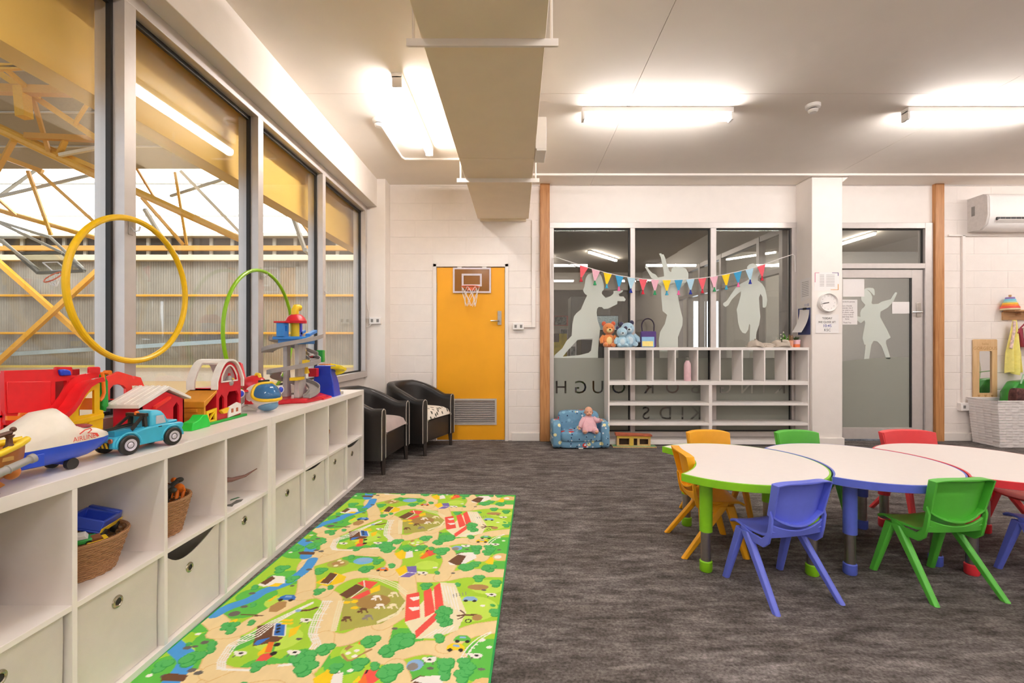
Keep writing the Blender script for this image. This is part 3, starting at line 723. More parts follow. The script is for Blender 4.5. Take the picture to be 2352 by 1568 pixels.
# hall basketball goal, folded up
bk = thing('basketball_goal', 'grey framed basketball backboard hung in the hall behind the yellow hoop', 'basketball goal', tuple(pt(122, 640, 10)))
A, B_, C_, D_ = pt(38, 582, 10.4), pt(143, 580, 10.4), pt(194, 622, 10.0), pt(89, 627, 10.0)
nn = (B_ - A).cross(D_ - A).normalized() * .03
MB().add([A, B_, C_, D_, A + nn, B_ + nn, C_ + nn, D_ + nn], [(0, 1, 2, 3), (7, 6, 5, 4), (0, 4, 5, 1), (1, 5, 6, 2), (2, 6, 7, 3), (3, 7, 4, 0)]).build('backboard', glass_mat('backboard glass', (.75, .76, .72), .08), bk, world=True, smooth=0)
for p, q in ((A, B_), (B_, C_), (C_, D_), (D_, A)): MB().bar(p, q, .06, .06).build('board_padding', M('grey padding', '6d6b64', .7), bk, world=True)
def lerp(a, b, t): return a + (b - a) * t
E = [lerp(lerp(A, B_, u), lerp(D_, C_, u), v) for u, v in ((.34, .5), (.66, .5), (.66, .92), (.34, .92))]
for i in range(4): MB().bar(E[i], E[(i + 1) % 4], .025, .02).build('target_square', m_paper, bk, world=True)
rc = pt(122, 636, 9.8); rim = [rc + Vector((.17 * math.cos(t), .10 * math.sin(t), .12 * math.sin(t + .4))) for t in [2 * PI * k / 20 for k in range(20)]]
MB().tube(rim, .014, 6, True).build('rim', M('orange rim', 'd9663f', .5), bk, world=True)
mb = MB()
for k in range(0, 20, 2):
    mb.tube([rim[k], lerp(rim[(k + 1) % 20], rc + Vector((.08, 0, -.22)), .55), lerp(rim[(k + 3) % 20], rc + Vector((.08, 0, -.22)), .9)], .006, 4)
    mb.tube([rim[k], lerp(rim[(k - 1) % 20], rc + Vector((.08, 0, -.22)), .55), lerp(rim[(k - 3) % 20], rc + Vector((.08, 0, -.22)), .9)], .006, 4)
mb.build('net', m_paper, bk, world=True)
for a, b in (((40, 582), (-30, 520)), ((143, 580), (-30, 498)), ((90, 620), (-20, 535)), ((190, 615), (115, 545)), ((115, 545), (-30, 500)), ((60, 545), (-20, 545))):
    MB().cyl(pt(a[0], a[1], 10.2), pt(b[0], b[1], 9.8), .03, n=8).build('goal_arm', m_hg, bk, world=True)
# ================================================================ cube shelving under the windows
CXF, CXB, CTOP = -1.295, -1.685, 0.755                  # cabinet front, back, top
m_lam = M('white cabinet laminate', 'efe9e5', 0.38, var=0.01)
m_bin = M('off-white bin fabric', 'dcd5cd', 0.85, var=0.05, scale=9, bump=0.25, bscale=500)
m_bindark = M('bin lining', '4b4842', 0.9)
m_steel = M('steel grommet', 'b8b09c', 0.25, 0.9)
m_wick = wicker_mat('rattan', '8a5a33', 'd2a274', sv=95)
PZ0, PZ1, PZ2, PZ3 = 0.03, 0.362, 0.379, 0.715          # bottom panel top, shelf bottom, shelf top, top panel underside
def cube_unit(y0, label):
    t = thing('cube_shelf', label, 'shelf unit', (CXB, y0, 0), 0, 'white cube shelf units under the windows')
    L = 1.468
    MB().box(CXB, CXF, y0, y0 + L, PZ3, CTOP).build('top_panel', m_lam, t, world=True, bevel=.0015)
    MB().box(CXB, CXF, y0, y0 + L, 0, PZ0).build('bottom_panel', m_lam, t, world=True, bevel=.0015)
    for a in (y0, y0 + L - .038): MB().box(CXB, CXF, a, a + .038, PZ0, PZ3).build('side_panel', m_lam, t, world=True, bevel=.0015)
    ed = []; p = (L - .076 - 3 * .016) / 4
    for i in range(4):
        a = y0 + .038 + i * (p + .016); ed.append((a, a + p))
        if i < 3: MB().box(CXB + .004, CXF - .001, a + p, a + p + .016, PZ0, PZ3).build('divider', m_lam, t, world=True, bevel=.001)
        MB().box(CXB + .004, CXF - .002, a, a + p, PZ1, PZ2).build('shelf', m_lam, t, world=True, bevel=.001)
    MB().box(CXB, CXB + .004, y0 + .01, y0 + L - .01, PZ0 + .001, PZ3 - .001).build('back_panel', m_lam, t, world=True)
    return ed
cells = cube_unit(2.442, 'white cube shelf unit at the armchair end')[::-1] + cube_unit(0.972, 'white cube shelf unit nearest the viewer, below the toy plane')[::-1]
blabels = ['off-white fabric bin with sagging rim, next to the armchairs', 'off-white fabric bin second from the armchairs', 'off-white fabric bin under the empty far cube',
           'off-white fabric bin just past the join of the two shelf units', 'off-white fabric bin under the cube with a printed card', 'off-white fabric bin with deeply sagging open front',
           'off-white fabric bin under the basket of toy cars', 'off-white fabric bin at the lower left picture edge']
for i, (a, b) in enumerate(cells):
    t = thing('storage_bin', blabels[i], 'storage bin', (CXF - .18, (a + b) / 2, PZ0), 0, 'fabric bins in the lower cubes')
    sag = {0: .035, 2: .02, 5: .075}.get(i, 0.004); lo = random.uniform(.002, .008)
    fx = CXF - .022; y0, y1 = a + .006, b - .010; z0 = PZ0 + .002; zt = PZ1 - .006
    gr = random.uniform(-.012, .012)
    def front(u, v, d=0):
        z = z0 + (zt - z0 - sag * math.sin(PI * min(1, max(0, u * 1.05))) ** .8 * 1.0) * v
        bul = -.006 * math.sin(PI * u) * math.sin(PI * v) + .004 * math.sin(5 * u + 3 * v + i) * v - (.02 * math.sin(PI * u) if sag > .05 else 0) * v * v
        return (fx + bul - d, y0 + (y1 - y0) * u, z)
    MB().grid(front, 12, 8, .004).build('front_panel', m_bin, t, world=True)
    mb = MB(); mb.box(fx - .33, fx - .004, y0, y0 + .004, z0, zt); mb.box(fx - .33, fx - .004, y1 - .004, y1, z0, zt); mb.box(fx - .335, fx - .33, y0, y1, z0, zt); mb.box(fx - .33, fx - .004, y0, y1, z0, z0 + .004)
    mb.build('bin_shell', [m_bin], t, world=True)
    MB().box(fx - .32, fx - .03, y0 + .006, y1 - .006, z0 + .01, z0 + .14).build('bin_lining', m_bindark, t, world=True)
    gc = Vector(front(.5, .80)); gc.x += .001
    g = MB(); prof = [(.011, 0), (.011, .004), (.014, .006), (.019, .004), (.021, 0)]
    g.lathe(prof, (0, 0, 0), 24, cap=False).xf(Matrix.Translation(gc) @ Matrix.Rotation(PI / 2, 4, 'Y')).build('grommet', m_steel, t, world=True)
    MB().cyl(gc + Vector((-.001, 0, 0)), gc + Vector((.0012, 0, 0)), .0125, n=20).build('grommet_hole', m_black, t, world=True)

# rattan baskets and what lies in them
def basket(c, r, h, label, elong=1.0):
    t = thing('rattan_basket', label, 'basket', (c[0], c[1], PZ2 + .001), 0, 'rattan baskets in the upper cubes')
    n = 44; rings = 13
    mb = MB(); hs = []
    for j in range(rings):
        z = .004 + h * j / (rings - 1); rr = r * (.74 + .26 * j / (rings - 1))
        pts = []
        for k in range(n * 2):
            a = 2 * PI * k / (n * 2); wv = .0022 * (1 if (k // 2 + j) % 2 else -1)
            pts.append((rr * math.cos(a) + wv * math.cos(a), elong * (rr * math.sin(a) + wv * math.sin(a)), z))
        mb.tube(pts, h / (rings - 1) * .52, 5, True)
    mb.build('woven_wall', m_wick, t)
    rim = [(r * 1.01 * math.cos(a), elong * r * 1.01 * math.sin(a), h + .006) for a in [2 * PI * k / 36 for k in range(36)]]
    MB().tube(rim, .006, 6, True).build('rim', m_wick, t)
    MB().lathe([(r * .72, 0), (r * .74, .006), (.001, .007)], n=24, sy=elong).build('base', m_wick, t)
    return t
P = lambda i, f: cells[i][0] + (cells[i][1] - cells[i][0]) * f
R_ = M('toy red', 'd7202a', .35); B_lue = M('toy blue', '2a46b8', .35); G_ = M('toy green', '3aa64a', .35); Y_ = M('toy yellow', 'f2c81e', .35); O_ = M('toy orange', 'e8761f', .4); K_ = M('toy black', '26241f', .5); BR = M('toy brown', '8a5630', .5); WH = M('toy white', 'eee9e2', .4); GY = M('toy grey', '9d9b98', .45); NV = M('toy navy', '23286e', .4)
basket((-1.47, P(6, .52)), .135, .115, 'rattan basket holding a blue toy truck and small figures')
def small_car(loc, rz, cols, label, s=1.0, tilt=0.0):
    t = thing('toy_car', label, 'toy car', loc, rz, 'toy vehicles in a basket'); t.rotation_euler = (tilt, 0, rz)
    MB().box(-.035 * s, .035 * s, -.018 * s, .018 * s, .006 * s, .022 * s).build('body', cols[0], t, bevel=.004 * s)
    MB().prism([(-.022 * s, .022 * s), (.018 * s, .022 * s), (.01 * s, .036 * s), (-.016 * s, .036 * s)], 'y', -.015 * s, .015 * s).build('cabin', cols[1], t, bevel=.002 * s)
    for x in (-.02 * s, .02 * s):
        for y in (-.019 * s, .019 * s): MB().cyl((x, y - .004 * s, .008 * s), (x, y + .004 * s, .008 * s), .009 * s, n=12).build('wheel', K_, t)
# big blue tipper in the basket
t = thing('toy_truck', 'royal blue plastic tipper truck lying on top of the basket', 'toy truck', (-1.45, P(6, .60), PZ2 + .135), 0.5, None); t.rotation_euler = (.35, .12, 2.0)
mb = MB().prismh([[(-.07, -.05), (.07, -.05), (.07, .05), (-.07, .05)], [(-.062, -.042), (.05, -.042), (.05, .042), (-.062, .042)]], 'z', .015, .05); mb.box(-.07, .07, -.05, .05, .008, .016); mb.build('tray', B_lue, t, bevel=.003)
MB().prism([(.07, .01), (.12, .01), (.115, .03), (.095, .055), (.07, .055)], 'y', -.048, .048).build('cab', B_lue, t, bevel=.004)
MB().box(-.07, .12, -.052, -.049, .012, .026).build('side_stripe', Y_, t)
for x in (-.04, .085):
    for y in (-.05, .05): MB().cyl((x, y - .008, 0), (x, y + .008, 0), .02, n=14).build('wheel', K_, t)
small_car((-1.40, P(6, .36), PZ2 + .118), .7, (G_, WH), 'bright green toy car in the basket of cars', 1.0, .2)
small_car((-1.47, P(6, .30), PZ2 + .120), 1.9, (O_, O_), 'orange toy car in the basket of cars', .9, -.3)
small_car((-1.43, P(6, .22), PZ2 + .120), .2, (NV, Y_), 'navy and yellow toy car in the basket of cars', .9, .1)
small_car((-1.37, P(6, .42), PZ2 + .112), 1.1, (Y_, BR), 'yellow and brown toy car at the basket rim', .8, .3)
basket((-1.46, P(5, .40)), .125, .135, 'rattan basket heaped with toy animals')
def toy_animal(loc, rz, m, label, s=1.0):
    t = thing('toy_animal', label, 'toy animal', loc, rz, 'small plastic animals'); t.rotation_euler = (.25, .1, rz)
    mb = MB(); mb.ball((0, 0, .035 * s), (.035 * s, .016 * s, .018 * s), 12, 8); mb.tube([(.025 * s, 0, .04 * s), (.045 * s, 0, .058 * s)], [.012 * s, .009 * s], 8); mb.ball((.052 * s, 0, .062 * s), (.016 * s, .01 * s, .01 * s), 10, 6)
    mb.tube([(-.033 * s, 0, .042 * s), (-.05 * s, 0, .03 * s)], .003 * s, 5); mb.build('body', m, t)
    for x in (-.02 * s, .02 * s):
        for y in (-.01 * s, .01 * s): MB().cyl((x, y, .03 * s), (x, y, 0), .006 * s, n=8).build('leg', m, t)
for k, (dx, dy, dz, m, lb) in enumerate(((.06, -.04, .135, K_, 'black toy animal on the near side of the heaped basket'), (.02, .02, .135, K_, 'black toy animal in the middle of the heaped basket'), (.06, .05, .128, O_, 'orange toy animal at the basket rim'), (-.03, .05, .135, BR, 'brown toy animal at the back of the heaped basket'), (.0, -.05, .15, O_, 'orange toy animal on top of the heap'))):
    toy_animal((-1.46 + dx, P(5, .40) + dy, PZ2 + dz), k * 1.3, m, lb, 1.1)
basket((-1.50, P(7, .42)), .12, .13, 'rattan basket cut off by the left picture edge')
toy_animal((-1.46, P(7, .5), PZ2 + .135), .4, K_, 'black toy animal in the basket at the picture edge', 1.2)
basket((-1.53, P(4, .30)), .105, .13, 'rattan basket behind the long toy tail')
t = thing('toy_lizard', 'long brown toy lizard tail sticking out of the cube above the card', 'toy lizard', (-1.40, P(4, .60), PZ2 + .075), 0)
MB().tube([(-.06, -.12, .055), (-.03, -.06, .035), (.0, .0, .02), (.03, .06, .022), (.05, .13, .04)], [.016, .014, .011, .007, .002], 8).build('tail', M('brown rubber', '7d5a50', .6), t)
MB().ball((-.07, -.15, .062), (.02, .035, .016), 12, 8).build('body', M('brown rubber', '7d5a50', .6), t)
t = thing('printed_card', 'white printed card with a dark animal picture lying on the cube shelf', 'card', (-1.36, P(4, .48), PZ2), 0)
MB().box(-.055, .055, -.095, .085, 0, .0015).build('card', m_paper, t)
mb = MB().prism([(-.02, -.06), (.0, -.03), (-.005, .02), (.02, .035), (.03, .0), (.02, -.04), (.03, -.07)], 'z', .0016, .0020); mb.build('picture', M('dark grey print', '6a6a66', .6), t)
MB().prism([(-.03, .01), (-.01, .06), (-.025, .065), (-.04, .03)], 'z', .0016, .0020).build('picture', M('green print', '3d7a54', .6), t)
basket((-1.52, P(3, .30)), .11, .13, 'rattan basket in the first cube past the join')
basket((-1.46, P(1, .38)), .105, .125, 'rattan basket of dark red and blue toys')
for k, (dx, dy, m, lb) in enumerate(((.03, -.03, R_, 'dark red toy car in the second far basket'), (.03, .03, NV, 'navy toy car in the second far basket'), (-.03, .01, K_, 'black toy car in the second far basket'))):
    small_car((-1.46 + dx, P(1, .38) + dy, PZ2 + .12), k * 1.1, (m, m), lb, 1.0, .2)
basket((-1.46, P(0, .36)), .10, .135, 'rattan basket heaped with orange toys at the shelf end')
for k, (dx, dy) in enumerate(((.03, -.03), (.03, .03), (-.02, 0))):
    small_car((-1.46 + dx, P(0, .36) + dy, PZ2 + .13 + .012 * (k == 2)), k * 1.7, (O_, O_), ['orange toy car near the rim of the end basket', 'orange toy car deeper in the end basket', 'orange toy car topping the end basket'][k], 1.1, .2)

# ================================================================ farm play mat
m_mb = M('mat border green', '1f9a4a', .8)
MAT_O = Vector((-0.007, 3.47)); MAT_A = math.radians(-2.4); MW, ML = 1.215, 2.75
U = Vector((math.cos(MAT_A), math.sin(MAT_A))); V = Vector((-math.sin(MAT_A), math.cos(MAT_A)))
def to_mat(px, py):
    d = Vector(onZ(px, py)) - MAT_O
    return (d.dot(U), d.dot(V))                          # u in -MW..0, v in -ML..0
mt = thing('play_mat', 'farm print play mat with roads, fences and barns on the carpet', 'play mat', (MAT_O.x, MAT_O.y, 0), MAT_A)
MB().box(-MW, 0, -ML, 0, .001, .006).build('mat_edge', m_mb, mt, bevel=.001)
pal = {'grass': 'a6d23f', 'lime': 'c0e25a', 'green': '5fba4c', 'dark': '3a9a4c', 'bush': '55b261', 'road': 'ecd5a2', 'road2': 'e2c084', 'river': '4e9be0', 'pond': '7db9e6', 'brown': '6d4c37', 'tan': 'b08a58', 'red': 'ea5a50', 'white': 'f4f1ea',
       'cream': 'efe6c2', 'yellow': 'f3cf2a', 'orange': 'ec7a35', 'purple': '7d70b8', 'blue': '3f77c8', 'sky': '8fb6e0', 'grey': '8c8580', 'black': '35302e', 'olive': 'adab55', 'mud': 'a5854e', 'dgrey': '6a6460'}
pk = list(pal)
layer = [0]; shapes = []
def clip(poly):
    for ax, lim, sg in ((0, -MW + .008, 1), (0, -.008, -1), (1, -ML + .008, 1), (1, -.008, -1)):
        out = []
        for i in range(len(poly)):
            a, b = poly[i], poly[(i + 1) % len(poly)]; da, db = sg * (a[ax] - lim), sg * (b[ax] - lim)
            if da >= 0: out.append(a)
            if (da >= 0) != (db >= 0):
                s_ = da / (da - db); out.append((a[0] + (b[0] - a[0]) * s_, a[1] + (b[1] - a[1]) * s_))
        poly = out
        if len(poly) < 3: return []
    return poly
def stroke_quads(pts, w):
    """rounded ribbon: list of polygons"""
    out = []
    for a, b in zip(pts[:-1], pts[1:]):
        a, b = Vector(a), Vector(b); d = b - a
        if d.length < 1e-5: continue
        n_ = Vector((-d.y, d.x)).normalized() * w / 2
        out.append([tuple(a + n_), tuple(a - n_), tuple(b - n_), tuple(b + n_)])
    for p in pts:
        if w > .012: out.append([(p[0] + w / 2 * math.cos(t), p[1] + w / 2 * math.sin(t)) for t in [2 * PI * k / 12 for k in range(12)]])
    return out
def crom(pts, k=6):
    P_ = [Vector(p) for p in pts]; out = []
    for i in range(len(P_) - 1):
        p0, p1, p2, p3 = P_[max(i - 1, 0)], P_[i], P_[i + 1], P_[min(i + 2, len(P_) - 1)]
        for j in range(k):
            t = j / k; out.append(tuple(.5 * ((2 * p1) + (p2 - p0) * t + (2 * p0 - 5 * p1 + 4 * p2 - p3) * t * t + (3 * p1 - p0 - 3 * p2 + p3) * t ** 3)))
    out.append(tuple(P_[-1])); return out
def A(pts, ox, oy, sc): return [to_mat(ox + x / sc, oy + y / sc) for x, y in pts]
Z2 = (320, 1300, 4.9); Z3 = (740, 1300, 5.113); Z1 = (650, 1120, 4.276); Z0 = (0, 0, 1)
def poly(col, pts, z=Z0): shapes.append((col, [A(pts, *z)]))
def line(col, pts, w, z=Z0, curve=True): q = A(pts, *z); shapes.append((col, stroke_quads(crom(q) if curve and len(q) > 2 else q, w)))
def blob(col, c, r, z=Z0, e=1.0, n=14):
    cu, cv = A([c], *z)[0]; shapes.append((col, [[(cu + r * math.cos(2 * PI * k / n), cv + e * r * math.sin(2 * PI * k / n)) for k in range(n)]]))
def bush(c, z=Z0, r=.02, k=4):
    r *= .8
    cu, cv = A([c], *z)[0]
    for i in range(k):
        a = i * 2.4; u, v = cu + .8 * r * math.cos(a) * (i > 0), cv + .8 * r * math.sin(a) * (i > 0)
        shapes.append(('dark', [[(u + r * 1.06 * math.cos(2 * PI * q / 12), v + r * 1.06 * math.sin(2 * PI * q / 12)) for q in range(12)]]))
        shapes.append(('bush', [[(u - .002 + r * .9 * math.cos(2 * PI * q / 12), v + .002 + r * .9 * math.sin(2 * PI * q / 12)) for q in range(12)]]))
def cow(c, z=Z0, r=.018):
    cu, cv = A([c], *z)[0]
    shapes.append(('white', [[(cu + r * math.cos(a) * 1.3, cv + r * math.sin(a) * .8) for a in [2 * PI * q / 10 for q in range(10)]]]))
    shapes.append(('white', [[(cu - r * 1.2 + r * .5 * math.cos(a), cv + r * .4 + r * .4 * math.sin(a)) for a in [2 * PI * q / 8 for q in range(8)]]]))
    shapes.append(('black', [[(cu + r * .5 * math.cos(a), cv + r * .1 + r * .35 * math.sin(a)) for a in [2 * PI * q / 7 for q in range(7)]]]))
    for dx in (-.8, .8): shapes.append(('dgrey', stroke_quads([(cu + r * dx, cv - r * .5), (cu + r * dx * 1.1, cv - r * 1.3)], .004)))
def car(c, col, z=Z0, s=.03):
    cu, cv = A([c], *z)[0]
    shapes.append((col, [[(cu - s, cv - s * .4), (cu + s, cv - s * .5), (cu + s * .9, cv + s * .1), (cu + s * .4, cv + s * .6), (cu - s * .5, cv + s * .6), (cu - s * .9, cv + s * .2)]]))
    shapes.append(('sky', [[(cu - s * .4, cv + s * .1), (cu + s * .4, cv + s * .05), (cu + s * .25, cv + s * .45), (cu - s * .35, cv + s * .45)]]))
    for dx in (-.55, .6): shapes.append(('black', [[(cu + dx * s + s * .28 * math.cos(a), cv - s * .45 + s * .28 * math.sin(a)) for a in [2 * PI * q / 9 for q in range(9)]]]))
# darker lawns
for c, r in (((520, 1470), .12), ((400, 1545), .13), ((600, 1540), .08), ((700, 1520), .09), ((790, 1530), .07), ((920, 1470), .09), ((1010, 1540), .1), ((1130, 1500), .1), ((1100, 1540), .08), ((560, 1400), .10), ((660, 1330), .10), ((830, 1280), .10), ((1060, 1275), .12), ((1150, 1300), .06), ((960, 1330), .05), ((470, 1440), .06), ((590, 1370), .09), ((1140, 1400), .04)): blob('green', c, r, e=.75, n=22)
for c, r in (((1080, 1400), .12), ((640, 1470), .09), ((560, 1450), .05), ((820, 1500), .06), ((980, 1300), .06), ((640, 1385), .06), ((420, 1500), .04), ((1120, 1350), .08)): blob('lime', c, r, e=.8, n=22)
# roads
RW = .075
for pts in ([(455, 1418), (491, 1426), (524, 1470), (500, 1500), (483, 1540), (442, 1580)], [(500, 1455), (544, 1453), (585, 1430), (626, 1408), (667, 1388), (697, 1371), (705, 1341), (703, 1300), (730, 1272)],
            [(697, 1371), (740, 1366), (765, 1384), (752, 1437), (744, 1466), (790, 1472), (838, 1452), (877, 1440), (872, 1466), (865, 1495), (880, 1512), (916, 1503), (975, 1490), (1014, 1495), (1045, 1511), (1049, 1550), (1035, 1590)],
            [(744, 1466), (735, 1500), (700, 1545), (667, 1560), (600, 1555), (524, 1556), (487, 1545)], [(740, 1366), (760, 1345), (799, 1326), (838, 1320), (877, 1322), (935, 1329), (1014, 1329), (1072, 1319), (1160, 1319)],
            [(877, 1437), (925, 1405), (937, 1370), (935, 1329)], [(1160, 1440), (1092, 1450), (1053, 1466), (1024, 1488)], [(703, 1300), (760, 1283), (800, 1272), (870, 1268), (905, 1290), (890, 1318)], [(1014, 1329), (1035, 1290), (1020, 1262)]):
    shapes.append(('road2', stroke_quads(crom(A(pts, *Z0)), RW * 1.12))); shapes.append(('road', stroke_quads(crom(A(pts, *Z0)), RW)))
# river
line('river', [(1950, -60), (1880, 40), (1780, 120), (1640, 210), (1400, 300), (1250, 390), (1000, 480), (850, 560)], .055, Z2)
line('river', [(350, 880), (470, 980), (540, 1060), (480, 1180), (380, 1290), (330, 1380)], .06, Z2)
for c in ((1270, 320), (1180, 470), (590, 1190), (665, 1220), (290, 1255), (540, 935), (735, 875), (1910, 50)): blob('dgrey', c, .016, Z2, .7, 8)
poly('brown', [(250, 1260), (340, 1220), (550, 1245), (500, 1313), (240, 1313)], Z2)
# horse pen
poly('olive', [(240, 400), (420, 300), (700, 240), (900, 330), (980, 430), (960, 520), (700, 690), (200, 780), (230, 600)], Z3); blob('mud', (600, 430), .075, Z3, .75, 20)
for k in range(3):
    o_ = k * 26
    line('cream', [(110 + o_ * .9, 780), (150 + o_, 600), (200 + o_, 420)], .006, Z3, False)
    line('cream', [(540, 120 + o_ * .8), (660, 135 + o_ * .8), (880, 220 + o_), (1000, 320 + o_)], .006, Z3, False)
    line('cream', [(980, 430 + o_ * .6), (880, 560 + o_ * .6), (640, 670 + o_ * .4)], .006, Z3, False)
for c, col in (((640, 370), 'white'), ((680, 470), 'white'), ((840, 330), 'cream'), ((830, 470), 'cream'), ((540, 600), 'grey'), ((290, 620), 'brown'), ((480, 520), 'brown')):
    blob(col, c, .017, Z3, .6); blob(col, (c[0] - 45, c[1] + 30), .009, Z3); line(col, [(c[0] + 30, c[1]), (c[0] + 55, c[1] + 45)], .006, Z3, False); line(col, [(c[0] - 20, c[1]), (c[0] - 10, c[1] + 50)], .006, Z3, False)
# barns
poly('brown', [(200, 350), (400, 225), (510, 262), (290, 395)], Z3); poly('red', [(410, 215), (490, 180), (655, 200), (560, 285), (505, 262)], Z3); poly('red', [(330, 392), (548, 290), (570, 335), (430, 402)], Z3); line('white', [(490, 182), (500, 262), (335, 388)], .005, Z3, False); poly('yellow', [(560, 285), (680, 230), (680, 300), (570, 335)], Z3)
for c in ((290, 440), (380, 505), (380, 430)): blob('yellow', c, .018, Z3, .7, 6)
poly('brown', [(1275, 920), (1330, 690), (1530, 650), (1505, 800), (1620, 815), (1560, 865)], Z2); poly('blue', [(1530, 655), (1650, 655), (1640, 802), (1502, 800)], Z2); poly('blue', [(1290, 895), (1330, 850), (1480, 818), (1330, 910)], Z2); line('white', [(1530, 655), (1650, 655), (1640, 802), (1502, 800), (1530, 655)], .005, Z2, False)
for y in (685, 720, 757): blob('black', (1572 - (y - 685) * .2, y), .010, Z2, 1, 4)
poly('yellow', [(1330, 1000), (1445, 895), (1420, 990), (1340, 1030)], Z2); poly('red', [(1298, 1095), (1390, 1000), (1480, 1000), (1500, 1030), (1400, 1102)], Z2); poly('orange', [(1410, 985), (1455, 868), (1520, 868), (1480, 990)], Z2); poly('green', [(1485, 975), (1525, 868), (1545, 880), (1510, 990)], Z2)
for c in ((1510, 1000), (1550, 900)): blob('black', c, .012, Z2)
poly('yellow', [(1680, 820), (1690, 730), (1820, 675), (1760, 780)], Z2)
for k in range(6): blob('yellow', (1625 + (k % 3) * 40, 625 + (k // 3) * 35), .011, Z2, .8, 6)
# big red-roofed homestead
poly('cream', [(1385, 205), (1560, 215), (1690, 560), (1590, 770), (1300, 868), (1100, 868), (970, 670)], Z3)
for p in ([(990, 350), (1140, 318), (1150, 620), (968, 670)], [(1190, 310), (1280, 268), (1325, 555), (1205, 618)], [(1310, 262), (1385, 205), (1430, 490), (1370, 620), (1100, 870), (1090, 780), (1330, 560)]): poly('red', p, Z3)
for p in ([(1025, 385), (1140, 368), (1140, 402), (1070, 425)], [(1015, 500), (1140, 490), (1140, 525), (1060, 545)]): poly('white', p, Z3)
for q in range(5): line('white', [(1400 + q * 35, 230 + q * 8), (1450 + q * 40, 430 + q * 30)], .005, Z3, False); line('grey', [(1540 + q * 36, 340 + q * -6), (1545 + q * 36, 385 - q * 8)], .004, Z3, False); line('white', [(1180 + q * 70, 860 - q * 12), (1350 + q * 50, 760 - q * 10)], .005, Z3, False)
for k in range(7): bush((1450 + 60 * math.cos(k * .9) * (k > 0), 600 + 80 * math.sin(k * .9)), Z3, .022, 3)
line('brown', [(1580, 600), (1680, 590), (1820, 590)], .012, Z3); line('brown', [(1620, 530), (1680, 590), (1590, 640)], .007, Z3); blob('tan', (1820, 620), .022, Z3); blob('black', (1715, 660), .014, Z3); blob('lime', (1715, 660), .009, Z3)
car((1740, 400), 'sky', Z3, .034); blob('tan', (1830, 260), .05, Z3, .5)
# fences
for k in range(4):
    o_ = k * 28
    line('white', [(880 + o_, 1165), (880 + o_, 1090), (1000 + o_, 905 + k * 3), (1310 + o_ * .5, 742 + o_ * .7), (1480 + o_ * .5, 640 + o_ * .3), (1800, 488 + o_ * .25), (1960, 415 + o_ * .2)], .0055, Z2, False)
    line('white', [(2070 + o_, 400), (2030 + o_ * .9, 490), (1980 + o_, 560), (1925 + o_, 700), (1905 + o_, 780), (1960 + o_, 890), (1910 + o_, 955)], .0055, Z2, False)
for p in ((880, 1090), (1000, 910), (940, 1000), (1110, 850), (1220, 790)): line('white', [p, (p[0] + 100, p[1] + 4)], .006, Z2, False)
for p in ((2060, 410), (2030, 480), (1995, 550), (1960, 620), (1925, 700), (1900, 780)): line('white', [p, (p[0] + 115, p[1] + 4)], .006, Z2, False)
line('white', [(880, 1165), (1000, 1185), (1290, 1192)], .012, Z2, False); line('white', [(1560, 1138), (1740, 1120)], .012, Z2, False)
for k in range(9): line('white', [(1640 + k * 38, 1085 - k * 38 + max(0, k - 5) * 10), (1675 + k * 38, 1095 - k * 38)], .005, Z3, False)
line('white', [(1630, 1090), (1720, 960), (1850, 850), (1985, 785)], .005, Z3); line('white', [(1680, 1095), (1760, 980), (1870, 870), (1990, 800)], .005, Z3)
# cottages, silos, ponds, trees
poly('yellow', [(1980, 200), (2200, 80), (2330, 130), (2300, 190), (2120, 245)], Z2); poly('brown', [(2040, 200), (2150, 85), (2235, 105), (2140, 215)], Z2); line('white', [(2030, 205), (2130, 215), (2235, 105)], .004, Z2, False)
poly('white', [(1330, 225), (1500, 118), (1640, 128), (1640, 205), (1400, 245)], Z2); poly('brown', [(1360, 205), (1495, 122), (1530, 150), (1420, 225)], Z2); poly('yellow', [(1440, 245), (1530, 205), (1620, 205), (1560, 245)], Z2)
poly('yellow', [(1950, 1290), (2130, 1180), (2150, 1330), (1980, 1380)], Z2); poly('white', [(2145, 1190), (2260, 1190), (2240, 1340), (2150, 1340)], Z2); poly('brown', [(2150, 1215), (2260, 1215), (2255, 1250), (2152, 1250)], Z2)
poly('red', [(440, 1380), (510, 1235), (655, 1240), (620, 1380)], Z3); poly('black', [(500, 1290), (520, 1240), (560, 1240), (540, 1300)], Z3); poly('white', [(570, 1300), (585, 1245), (645, 1250), (625, 1310)], Z3); poly('yellow', [(340, 1400), (440, 1300), (450, 1370)], Z3)
poly('white', [(1040, 1385), (1150, 1310), (1330, 1320), (1360, 1385)], Z3); line('brown', [(1040, 1370), (1150, 1310), (1330, 1320)], .006, Z3, False)
blob('pond', (790, 728), .052, Z1, .75, 18); blob('sky', (800, 720), .035, Z1, .6, 14)
blob('olive', (540, 755), .055, Z1, .8, 18); blob('tan', (545, 755), .035, Z1, .7, 14)
for c in ((520, 775), (580, 745), (555, 725)): blob('cream', c, .011, Z1)
car((980, 810), 'orange', Z1, .032)
poly('yellow', [(1100, 815), (1200, 770), (1230, 830), (1150, 880)], Z1); poly('purple', [(1215, 785), (1310, 778), (1315, 850), (1240, 890), (1140, 890), (1225, 840)], Z1); line('white', [(1140, 888), (1225, 840), (1310, 850)], .005, Z1, False)
poly('white', [(1780, 645), (1890, 645), (1900, 700), (1760, 770), (1640, 770), (1620, 740)], Z1); poly('brown', [(1620, 735), (1720, 665), (1800, 680), (1740, 770), (1700, 770)], Z1)
